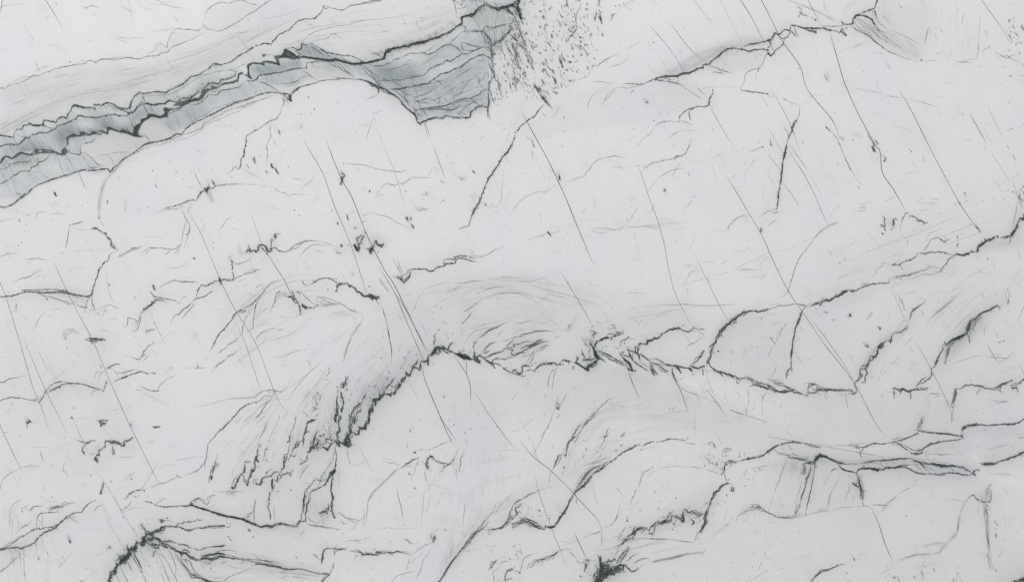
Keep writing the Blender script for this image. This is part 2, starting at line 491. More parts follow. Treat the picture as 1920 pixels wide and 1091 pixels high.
DATA['30'] = (1440, 0, .25, """
v .8 .8 2; 0,305 20,290 50,245 80,258 130,225 160,230 175,190 200,195
v .7 .75 2; 75,260 90,285 120,295 140,285 160,255 180,235 210,270 215,275 200,215 185,195
v .8 .8 1.5; 120,295 115,330 80,360 55,385 45,400 20,425 0,400
v .7 .6 2; 0,300 25,330 0,360
v .7 .6 2; 0,305 30,310 60,260
v .6 .6 2; 5,350 30,350 45,380
b .9 .85 2 2; 170,190 220,200 260,212 300,215 340,218 400,215 430,215
v 1 .85 1.5; 260,210 310,235 360,248 320,215
v 1.3 .9 2; 415,210 440,225 470,230
v .8 .8 2; 440,225 500,230 540,245 560,220 590,210
v .8 .75 1.5; 540,240 565,255 585,268 570,240 550,225
v .6 .65 1; 415,205 430,195 480,200 540,200 575,185
v .7 .7 1.5; 550,155 570,185
v 1 .85 1; 570,185 600,188 635,180 640,150 660,120 700,115 750,130 780,150 800,190 830,230
v .6 .6 1.5; 600,190 640,180 655,165
v .9 .85 1; 680,105 720,92 770,75 800,65 805,40 820,0
v .8 .7 1; 680,105 650,125
v .8 .7 1; 800,65 802,100 815,140
v .5 .5 2; 730,95 780,80 790,110
v .5 .5 1; 600,195 640,215 690,240 740,260 790,300 830,330 880,375
v .7 .55 1; 690,240 740,262 790,305 850,350 900,385 970,415 1020,435 1070,448
v .4 .3 1; 1070,448 1120,465 1150,455
v .6 .5 3; 650,170 690,215 750,240 790,290 810,310
v .5 .45 2; 640,200 680,240
f 40 .3 40,60; 650,140 700,150 760,200 830,280
f 30 .22 50,50; 700,180 800,250 900,320 1000,360
v .4 .3 1; 900,220 1000,265 1060,290 1100,320 1150,345
v .4 .4 1; 800,190 830,230 900,250
k 1.3 .75; 1150,452
v .8 .35 1; 1170,340 1185,280 1200,210
v .5 .3 1; 1180,460 1240,455 1280,440
v .6 .5 2; 215,55 250,75 240,90
v 1.1 .6 3; 230,85 265,110 300,125
v .7 .5 2; 225,130 240,110
v 1.2 .8 1; 345,140 362,158
v .6 .5 2; 320,130 335,140
v .4 .35 1; 140,0 220,30 310,65 360,85 420,115
v .4 .3 .5; 240,20 320,60 460,140 540,180
s 3 .15; 430,120 500,150
s 3 .12; 560,90 620,40 660,10
v .35 .2 1; 340,70 360,100
k 1 .45; 1000,60
v .5 .3 1; 975,25 1000,60
k .7 .3; 865,92
k .6 .3; 163,20
k 1 .5; 1805,160
k .7 .4; 1835,30
v .8 .6 2; 1890,205 1905,190 1905,220
d 30 4 .5 -70; 1780,130 1918,150 1918,420 1820,400 1790,300
k .8 .5; 1800,155
k .7 .4; 1820,240
v .9 .5 2; 1795,380 1815,375
v .6 .45 3; 1810,260 1815,310
v .5 .4 3; 1700,390 1760,430 1800,430 1860,405
v .6 .45 2; 1750,430 1790,420 1840,455 1880,462
v .9 .5 2; 1905,480 1918,490
v .55 .5 2; 1575,330 1575,390 1560,440
v .4 .4 2; 1515,450 1560,430
v .45 .35 1; 1380,495 1420,465 1480,470 1520,465 1525,490
v .4 .35 2; 1430,460 1490,462 1515,440
v .45 .4 2; 1600,400 1635,365 1665,345 1655,375
v .4 .35 2; 1580,330 1590,325
v .4 .25 1; 1600,90 1590,160 1580,240 1575,330
v .4 .25 1; 1475,90 1460,140 1455,200
v .35 .15 1; 1310,40 1290,110
s 3 .05; 1500,260 1515,400
v .4 .2 1; 780,395 880,410
s 2.5 .25; 635,360 680,340 720,325
v .3 .2 1; 650,345 700,325
v .5 .4 .5; 215,490 232,550
k .8 .6; 230,515
v .5 .4 1; 420,555 440,600 455,620
s 3 .15; 440,540 450,600
k .8 .35; 820,612
k .7 .3; 715,540
s 3 .1; 1040,610
v .3 .15 1; 1300,622 1380,625
v .4 .35 1; 660,665 740,685 800,688 860,700
v .4 .25 1; 860,720 950,728 1000,735
v .5 .3 .5; 1030,738 1100,755 1180,775 1240,795 1290,800
v .4 .3 1; 1265,732 1320,725
v .3 .15 1; 1740,720 1770,715
v .6 .5 1.5; 235,795 235,850 220,890 200,930 180,970 165,1010 145,1050 138,1091
v 1.1 .8 2.5; 215,900 190,940 175,985 155,1020
v .5 .45 1; 160,1010 130,970 115,940
v .45 .4 1; 170,970 150,925 120,880
v .45 .3 1; 105,740 150,762 220,785 235,800
v .35 .2 1; 0,722 60,725 105,742
v .35 .2 1; 235,800 270,780 320,760
v .35 .15 1; 330,722 420,715
k 1 .5; 122,745
v .7 .65 2; 430,940 445,965 465,985
v .9 .6 3; 430,960 450,970
k .6 .5; 498,850
v .5 .4 1; 470,985 510,1030 540,1091
v .8 .4 3; 540,1020 565,1040 555,1060
v .9 .5 3; 625,1040 640,1060
k 1 .4; 260,1070
v .8 .5 1; 18,1040 25,1091
v .8 .7 1; 800,1045 825,1080
v .7 .6 1; 745,1000 780,1060 800,1091
k .8 .45; 1460,858
k .6 .25; 1395,878
v .4 .3 1; 1780,980 1850,960
v .4 .25 1; 1870,975 1900,940 1918,930
v .4 .3 1; 1790,580 1840,555
v .4 .3 1; 1860,565 1918,570
v .4 .3 1; 1880,605 1918,585
k .8 .5; 1820,575
v .35 .15 1; 1460,1050 1540,1055
v .35 .15 1; 920,930 1080,985
v .35 .15 1; 760,830 880,875
s 8 .06; 450,560 600,620 500,700 800,640
s 3 .2; 640,1000 700,1030
""")
DATA['01'] = (0, 273, .25, """
b 1.1 .85 3 3; 0,130 20,110 30,90 70,80 110,90 150,50 190,40 210,60 240,50 270,40 320,30 360,45 410,50 450,70 480,50
v .9 .8 3; 0,185 20,165 0,150
v .9 .75 3; 450,70 490,40 490,0
v .8 .75 3; 470,60 510,45 550,60 600,65 600,0
v .6 .6 3; 500,20 540,30 560,50
v .8 .7 2; 0,165 60,165 80,135 130,125 180,110 200,95 240,90 280,60 320,55
v .7 .65 2; 200,130 260,75 350,70 420,80
v .7 .75 1.5; 0,290 60,260 100,240 130,210 170,190 235,188 250,160 290,125 340,110 390,80 430,75
v .5 .5 1; 415,80 440,150 450,180
v .8 .8 1; 0,460 40,460 90,440 110,415 150,390 175,385 200,345 240,310 290,290 350,262 420,245 500,215 560,195 620,182 700,188 760,185 810,178 825,198 880,155 920,105 960,75 1020,40 1080,0
v .5 .4 1; 380,255 440,240 520,215
v .5 .5 2; 140,395 155,415 175,400
v .5 .4 1.5; 820,215 850,200 900,140 960,100 1010,60
v .5 .4 1; 830,230 860,205 885,170
py .3 2; 825,200 960,90 1080,10 1180,0 1050,60 960,110 840,225
v .6 .55 1; 600,60 650,75 700,100 740,150 770,160 790,172
v .5 .45 1.5; 560,110 600,150 650,165 700,160 760,165
v .5 .45 1; 620,90 680,130 740,155
v .5 .45 1.5; 700,95 740,110 780,80 820,72 840,90 860,150
v .4 .35 1.5; 820,70 870,45 930,50 990,45
v .4 .3 1; 730,90 800,70
v .5 .5 2; 740,155 780,150 790,170
f 12 .3 16,40; 20,100 120,110 240,100
f 14 .35 20,40; 40,200 120,170 200,140 300,100
f 12 .25 16,36; 440,90 560,100 640,130
f 16 .2 14,40; 80,340 200,250 300,240
v .4 .4 1; 330,225 380,255
v .5 .45 2; 80,380 100,360 120,400
h .4 .4; 590,200 640,330
s 2.5 .3; 830,220 790,260 765,320 750,400 740,480 745,545
v .5 .25 3; 790,260 765,330 745,420 740,500
py .25 3; 800,240 780,240 740,420 738,520 755,520 765,400
k 1.3 .6; 742,545
v .4 .35 1; 750,560 780,610
v 1.2 .85 1; 402,350 422,378
k .6 .4; 410,418
k .7 .5; 398,448
k .6 .3; 655,430
k .6 .3; 503,435
v .6 .7 .5; 805,405 805,435
k .9 .5; 1145,190
v .7 .5 1; 1160,285 1178,318
k .8 .5; 1105,460
s 2 .2; 940,400 940,500
v .7 .35 1; 890,230 890,250
k .8 .3; 1370,250
v .5 .4 1; 125,480 132,498
v .5 .45 1.5; 245,550 275,530 270,500 310,498 350,488
v .4 .3 1.5; 185,520 230,518
v .4 .25 1.5; 370,520 420,510 500,520
v .4 .3 1.5; 0,568 40,560 100,545
v .9 .5 1; 148,550 145,575
v .5 .35 1; 185,580 200,600
k .7 .4; 182,635
k .7 .5; 160,725
k .7 .5; 137,750
v .4 .4 1; 1130,515 1180,500 1230,485 1300,478
v .7 .75 1; 1235,468 1290,458 1350,440 1400,418 1440,408 1470,412
v .5 .35 1; 1200,475 1260,478 1320,475 1380,450
v .8 .75 2; 1470,412 1480,390 1500,375 1500,350 1525,340
v .6 .55 2; 1475,400 1500,360 1530,345
k 2.2 .95; 1545,332
k 1.8 .9; 1558,320
k 1.4 .8; 1535,325
v .9 .8 2; 1520,330 1550,350 1570,310
f 8 .5 10,-40; 1540,325 1565,310
v .5 .4 .5; 1450,180 1480,260 1520,325
v .4 .4 1; 1558,240 1560,310
s 3 .35; 1550,345 1570,380 1590,420
v .9 .7 1; 1582,255 1608,298
v .6 .6 1; 1570,315 1600,315 1620,300 1660,298 1700,292 1780,288 1840,290
v .4 .3 1; 1840,290 1918,292
v .5 .5 1.5; 1560,335 1610,310 1640,298
v .6 .5 1.5; 1700,210 1740,185 1760,160 1780,180 1800,160
v .8 .85 1; 1790,180 1805,150 1808,105 1828,80 1830,40 1842,0
k .7 .5; 1737,236
v .5 .5 1; 1840,135 1860,160 1875,178
v 1 .6 1.5; 1905,95 1915,130
s 2 .3; 1890,100 1900,90
v .4 .25 1; 1400,315 1460,305
v .4 .25 1; 1370,430 1440,435
v .4 .3 1; 1400,520 1440,420
k .7 .3; 1435,465
v .45 .4 1; 1350,455 1380,520 1400,560 1420,600 1420,640 1400,700 1380,770
v .5 .5 1; 1395,560 1380,620 1365,690 1358,720
v .6 .45 1; 1425,600 1410,660 1395,665
k .8 .5; 1395,665
v .6 .6 1.5; 1358,720 1355,740 1340,750 1320,768 1290,778 1240,770 1210,765 1160,770 1120,765 1080,790 1050,815
v .5 .5 1; 1355,735 1340,780 1325,818
v .5 .45 1; 1340,750 1310,815
v .5 .45 1; 1210,765 1240,775
v .5 .5 1; 1270,780 1260,800 1235,822
v .5 .45 1; 1140,768 1100,800 1085,825
v .7 .6 1.5; 890,830 915,830 950,800 990,775 1030,765 1065,755
v .5 .4 1; 880,838 940,800
v .5 .4 1; 960,795 1010,780 1050,765
v .6 .55 1; 515,595 560,585 600,575 640,568
v .5 .55 1; 525,590 515,640 505,700 490,780
v .4 .25 1; 450,803 490,800
v .4 .3 1; 660,640 690,620 730,622
v 1 .75 3; 690,625 730,625 740,635
v 1.1 .85 3; 740,635 780,655 800,680 825,710 835,740 860,770
v .6 .6 3; 760,650 805,660
v .5 .6 2; 800,680 830,700 850,750 890,788
v .4 .3 1; 860,795 890,785
v .7 .75 2; 855,800 830,815 810,865 785,875 765,905 750,915 735,960 720,1010 700,1060 692,1091
v .4 .4 1; 0,830 60,812 110,808 155,812
v .5 .5 1; 180,855 240,848 290,845 340,855 370,858
v .4 .2 1; 190,885 250,875
v .5 .5 1; 95,1028 150,1000 200,985 230,980 260,950
s 2 .2; 250,955 310,930
h .4 .4; 390,860 425,910
v .35 .15 1; 500,790 650,785 800,780
v .4 .25 1; 800,950 805,1030 810,1091
v .9 .55 1; 815,1035 825,1055
v .4 .15 1; 920,860 950,915
v .35 .15 1; 1070,690 1150,680 1220,685 1290,630
k .6 .3; 330,988
k 1.5 .85; 1455,845
k .8 .5; 1598,725
s 1.5 .4; 1600,770
k .6 .4; 1748,625
k .8 .4; 1672,605
v .4 .3 1.5; 1640,660 1665,600 1700,550 1750,530
v .4 .15 1; 1870,540 1918,650
v .35 .2 1; 1490,680 1540,590
s 3 .4; 1715,830 1740,870
k 1.6 .85; 1738,870
v .9 .75 1.5; 1740,880 1738,925
v .6 .5 1; 1745,885 1790,888 1840,870 1875,850
v .7 .65 1.5; 1740,940 1750,970 1745,1000
k 2 .95; 1648,1010
v 1.2 .9 2; 1640,985 1650,1015 1655,1035
v .8 .8 2; 1650,1005 1680,1000 1720,1000 1745,1000
v .6 .6 1.5; 1745,1000 1790,985 1840,965 1880,955 1918,935
v .5 .5 2; 1680,1015 1740,1010 1800,975
v .7 .65 2.5; 1645,1012 1610,1020 1570,1040 1540,1055 1510,1050 1480,1091
v .4 .35 1; 1840,960 1880,930 1918,920
v .7 .6 2; 1190,1070 1220,1040 1260,1025 1310,1012 1360,1020 1420,1018 1490,1025
v 1 .75 2; 1145,1040 1160,1080
k 1.2 .7; 1152,1050
v .4 .25 1; 1780,1020 1850,990
v .4 .2 1; 1820,1060 1850,1030
v .4 .3 1; 1660,1035 1690,1091
b .5 .5 2 2; 165,1088 220,1082 300,1080 400,1080 500,1085
v .35 .3 1; 0,1030 20,1091
v 1 .8 3; 1835,800 1845,790 1870,775 1860,750
v 1 .8 3; 1870,790 1880,800 1895,780 1918,795
s 3 .2; 1790,740 1800,800 1820,830
s 10 .05; 900,380 980,420 1000,500
""")
DATA['11'] = (480, 273, .25, """
v 1 .8 3; 0,800 30,755 45,745 70,760 90,790 110,795 120,770
v .7 .7 3; 30,750 60,790 85,815
v .6 .7 3; 60,750 100,790 140,760 180,800
v .6 .6 3; 100,790 120,700 110,740
v 1.2 .8 3; 135,670 138,700
v .6 .5 3; 130,680 160,660 190,655
s 5 .2; 120,680 140,760
k 1.5 .8; 115,775
k 1 .7; 85,810
v .7 .6 1; 110,770 140,765 180,790 215,797 250,780 290,745 350,722 400,713 480,718
v .5 .5 1; 225,810 260,780 300,770 350,730 390,718
v .5 .45 1; 325,835 370,780 420,745 460,740 510,750 560,745
v .4 .3 1; 255,805 270,785
v .4 .3 1; 480,718 540,735 580,750
v .5 .4 1; 75,130 88,60 80,0
k 1 .4; 78,28
k .7 .5; 32,82
v .4 .15 1; 70,160 85,120
v 1.3 .8 2; 112,135 125,165
v 1.1 .75 2; 145,170 168,210
v .7 .5 1; 125,160 150,180
v 1 .75 1; 72,185 88,205
k .8 .4; 242,160
k .6 .3; 208,45
v .4 .4 1; 265,242 310,250 355,268
v .35 .3 1.5; 340,350 340,325 375,295 420,260 450,210
v .4 .35 1.5; 100,310 130,312 180,350 215,352 250,372 310,362 380,370
s 2 .15; 40,310 80,300
v .35 .2 1; 70,465 100,475
v .35 .25 1; 120,458 160,478
k .9 .55; 286,485
k .7 .5; 322,524
k .7 .4; 571,487
k .7 .6; 655,137
v .5 .45 1; 660,135 720,138 770,145 820,148 870,168 930,182 1000,190 1090,200 1100,187 1150,195
k .6 .4; 765,180
k .8 .6; 852,345
v 1.1 .8 1; 852,335 852,350
v 1.3 .85 3; 640,230 645,260 635,290
k 1.8 .85; 643,250
v 1 .7 3; 640,200 650,220 665,230 640,250
s 3 .3; 640,190 650,290
v .6 .4 1; 555,0 565,55
v .5 .45 1.5; 930,330 970,285 1000,292 1040,302 1075,280 1100,292 1150,255 1180,240 1240,242 1320,240
v .4 .3 1.5; 890,360 930,340
v .35 .2 1; 1290,235 1320,170
v .35 .2 1; 1330,160 1380,200
v .4 .3 2; 1230,370 1260,365 1275,340 1290,375 1305,385
k 1 .5; 1278,365
s 3 .15; 1240,370 1290,370
k .9 .6; 1388,270
k .8 .5; 1403,275
s 3 .25; 1510,235 1570,250
v .9 .45 2; 1530,240 1550,258
k .9 .65; 1630,198
v .9 .7 1; 1625,190 1638,208
k .6 .35; 1118,342
k .7 .4; 1250,404
v .7 .5 1; 1400,405 1410,425
v .4 .3 1; 1370,440 1400,415
s 2 .2; 900,380 940,370
k .8 .4; 945,372
s 3 .15; 800,325
v .35 .2 1; 1440,130 1500,140
v .9 .85 1.5; 1910,0 1885,50 1850,80 1830,120 1800,160 1775,200 1770,225 1745,240 1725,290 1705,340 1680,400 1665,440 1640,480 1615,530 1600,590 1590,605
v .6 .7 2; 1760,220 1745,245 1730,280
v .6 .65 2; 1665,440 1660,475 1640,470 1620,520
v 1 .8 2; 1890,45 1875,55
v 1 .75 2; 1830,122 1815,118
v 1 .75 2; 1755,230 1745,235
v .6 .5 1; 1590,605 1560,612 1520,625
v .4 .35 1; 1590,608 1560,605 1540,615
v .4 .2 1; 1580,640 1600,680 1590,710
s 3 .35; 1718,440
k 1.3 .6; 1722,445
v .4 .25 .5; 1855,180 1845,300 1830,430 1800,460 1740,470
v .4 .2 1; 1625,340 1660,400
v .7 .7 1; 680,520 690,560
v .8 .6 1; 610,570 616,595
s 2 .3; 680,510 690,555
v .4 .3 1; 690,530 720,500 750,490
v .4 .4 1; 830,490 870,510 940,522 1000,540 1040,565 1100,600 1150,618
v .4 .35 1; 780,530 840,512 860,520
v .4 .35 1; 785,580 830,560
s 2 .25; 730,620 760,600
v .5 .5 2; 735,610 760,630
v 1.2 .8 1; 1128,535 1140,560
v .8 .6 1; 1160,535 1160,560
v .9 .7 1; 1165,590 1182,618
s 3 .2; 1120,530 1170,600
s 3 .2; 1190,470 1260,470
v .6 .35 3; 1200,470 1230,490 1300,468
k .8 .4; 1232,485
v 1.2 .75 1; 638,735 640,760
v .8 .5 1; 595,795 630,808
s 4 .15; 600,770 630,800
v .9 .75 4; 720,745 740,730 750,770 765,790 780,730 800,690 810,660 820,655
v 1.4 .85 5; 735,740 755,785 775,770
k 1.8 .8; 765,785
k 1.3 .7; 740,750
v .7 .7 5; 780,750 760,700 790,670 800,700
s 7 .3; 740,720 800,680 770,760
v .4 .4 2; 680,755 700,735
v 1.5 .9 3; 865,815 855,790 865,770 880,735 900,715
v .9 .75 3; 825,770 855,775 870,750
k 2 .9; 858,800
v 1.2 .85 3; 895,715 910,740 935,750 955,738
k 1.5 .85; 940,745
s 6 .3; 860,720 900,690 960,730 850,760
v .5 .5 1; 880,765 910,800 940,850 965,890
k .9 .6; 915,800
h .45 .5; 930,900 980,980 1035,1075
s 2 .3; 925,1000 960,1050 1000,1091
v .4 .3 1; 925,1000 950,1040 990,1091
v .5 .5 .5; 1020,835 1060,910 1088,965
h .5 .6; 740,790 790,940 835,1091
h .5 .55; 80,810 150,900 200,970 250,1075
v .4 .15 1; 150,840 190,910
b .8 .8 2 2; 1135,935 1160,930 1190,925 1230,925 1270,925 1300,942 1330,940 1350,915 1410,900 1420,885 1450,882 1495,880 1500,855 1530,843 1570,850 1620,865 1655,872
v .8 .75 2; 1405,850 1440,848 1480,855 1490,835 1525,820 1560,825 1600,835 1640,845
v .6 .5 2; 1410,905 1408,870 1420,850
v .5 .5 1.5; 1600,830 1650,832 1700,830 1740,815 1780,790 1830,770 1865,750
v .8 .7 2; 1130,940 1155,950 1150,975
v .9 .8 3; 1155,960 1140,990 1110,1030
v 1.2 .8 2; 1105,1030 1090,1005 1060,985
v .5 .5 4; 1040,980 1080,985 1110,1010 1130,975 1150,980
v .6 .5 3; 1080,990 1110,960 1140,940
s 5 .2; 1080,1000 1130,980
v .4 .3 2; 1010,975 1080,1000
s 2 .25; 1620,790 1620,820
s 12 .07; 1130,920 1400,870 1600,780
v .7 .7 1.5; 380,1050 420,1030 470,1003 520,993 570,998 600,1000
v .7 .55 1.5; 350,1018 365,1040 385,1050
k 1 .55; 352,1020
v .5 .45 2; 540,992 580,1010 600,1030
k .7 .3; 655,978
v 1 .7 4; 600,1091 620,1050 640,1040 680,1035 700,1045 740,1075 755,1091
v .6 .55 3; 570,1005 620,1040 640,1030
k 1.2 .6; 540,1078
k .7 .5; 850,1055
v .7 .5 1; 840,1050 860,1062
v .5 .5 1; 0,930 40,930
v .6 .55 2; 60,1085 100,1040 120,1020 165,1008
v .4 .4 2; 0,1060 40,1035
v .4 .25 1; 440,780 520,800
s 2.5 .2; 720,950 730,965
v .5 .4 1; 1480,1035 1560,1030 1640,1012 1700,1015
v .5 .35 1; 1480,1078 1540,1045
v .4 .3 1; 1700,1091 1780,1062 1860,1055
v .4 .2 1; 1270,1080 1350,1040 1450,1020
s 8 .06; 1300,1070 1500,1010 1750,1010 1918,1000
k .6 .4; 1125,342
k .6 .3; 1855,880
""")
DATA['21'] = (960, 273, .25, """
v .4 .4 1.5; 5,490 40,440 80,400 120,375 150,370 165,350 220,345 240,355 290,325
v .5 .45 2; 235,355 265,330 290,325
v .35 .2 1; 290,320 330,290
v .5 .45 1.5; 400,272 440,270 490,245 540,235 560,200 590,160 600,140 650,110 700,90 770,78 830,90 870,92
v .4 .35 1.5; 575,195 600,150
v .35 .2 1; 380,310 405,285
v .4 .3 1.5; 740,170 770,155 790,155 820,170 870,168
v .4 .3 1; 920,150 965,150
v .6 .6 1.5; 980,165 1010,160 1050,135 1115,115 1165,108 1210,95 1240,80 1270,80 1300,60 1310,30 1330,0
v .4 .4 2; 1205,118 1235,90 1290,70
v .4 .4 1; 1080,262 1110,235 1160,205 1210,185 1280,170 1300,175
v .7 .45 1; 1318,200 1335,235
v .35 .2 1; 1015,350 1050,300 1080,270
v .4 .25 1.5; 1500,100 1540,75 1590,60
v .4 .4 1; 1760,38 1820,38 1850,20 1880,5
k 1.3 .55; 1878,15
v .35 .2 1; 1640,0 1700,60
v .35 .2 1; 1650,250 1690,200
v .35 .25 1; 1780,160 1800,125 1840,100
v .35 .12 1; 1740,290 1750,200 1800,130
v 1.2 .8 1; 353,215 355,250
s 2.5 .3; 345,190 352,230
v .6 .55 1; 345,262 355,258
v .8 .5 1; 162,0 168,20
v .5 .4 2; 148,30 158,95
v .4 .3 1; 370,0 382,20
v .35 .2 1; 75,200 82,220
k .8 .3; 50,0
v 1.2 .8 1; 1140,325 1150,350
s 2 .3; 1140,315 1150,340
v .4 .25 1; 1320,390 1390,375
v .45 .3 1.5; 1310,465 1335,430 1355,410
k .7 .3; 525,425
v .5 .25 1; 615,435 628,452
k .7 .3; 527,495
k .7 .3; 540,495
v .35 .15 1; 200,500 230,580
v .5 .4 1; 165,690 230,675 255,660
v .4 .3 1; 255,660 390,635
v 1 .75 1; 262,640 290,675
v .4 .2 1; 110,705 180,692
v .35 .2 1; 380,685 430,655
s 1.5 .15; 560,685 590,680
v .5 .4 1.5; 590,620 650,618 710,620 760,635 805,630 830,608 870,575
v .35 .2 1; 565,610 620,650 680,655 770,625
v .45 .4 1; 870,575 900,530 940,465
v .4 .3 1; 860,540 870,575
v .35 .25 1; 870,605 940,610 1010,608 1080,625 1150,628
v .3 .12 1; 1150,628 1320,615 1340,620
v .5 .25 1; 910,650 928,700
v .5 .3 1; 930,750 936,768
k .8 .35; 1222,715
k .8 .5; 1762,768
k .7 .25; 905,845
k .7 .25; 935,860
k .7 .2; 832,885
k .7 .25; 698,903
v .35 .2 1; 1490,630 1560,640 1605,645
v .5 .4 1.5; 1605,645 1625,600 1660,570 1690,540 1730,525 1775,528
k .9 .45; 1625,610
v .4 .25 1; 1615,610 1630,640
v .4 .35 1; 1855,555 1860,535 1918,490
s 2.5 .4; 1865,610 1868,640
v 1.2 .8 1; 1865,620 1868,650
v .4 .25 1; 1425,870 1500,872 1530,868
v .4 .25 1; 1560,890 1620,860
v .35 .2 1; 1230,990 1280,985
v .35 .25 1; 1510,970 1580,960 1640,945
v .4 .3 1; 1680,925 1740,885 1765,880
v .4 .3 1; 1675,930 1780,930 1865,928
v .35 .2 1; 1740,880 1840,850 1918,800
v .35 .2 1; 1840,910 1918,830
v .35 .2 1; 1250,1060 1330,1025 1420,1000 1500,990
v .35 .12 1; 1740,990 1918,985
k .7 .3; 1860,915
k .7 .35; 240,993
v .5 .3 2; 40,1020 140,1015 240,992
s 6 .06; 0,980 200,990 400,950
v .35 .15 1; 560,1040 640,1055 680,1050
k .8 .4; 418,1028
s 10 .05; 820,460 900,420 1000,450
v .3 .12 1; 1300,460 1270,500
""")
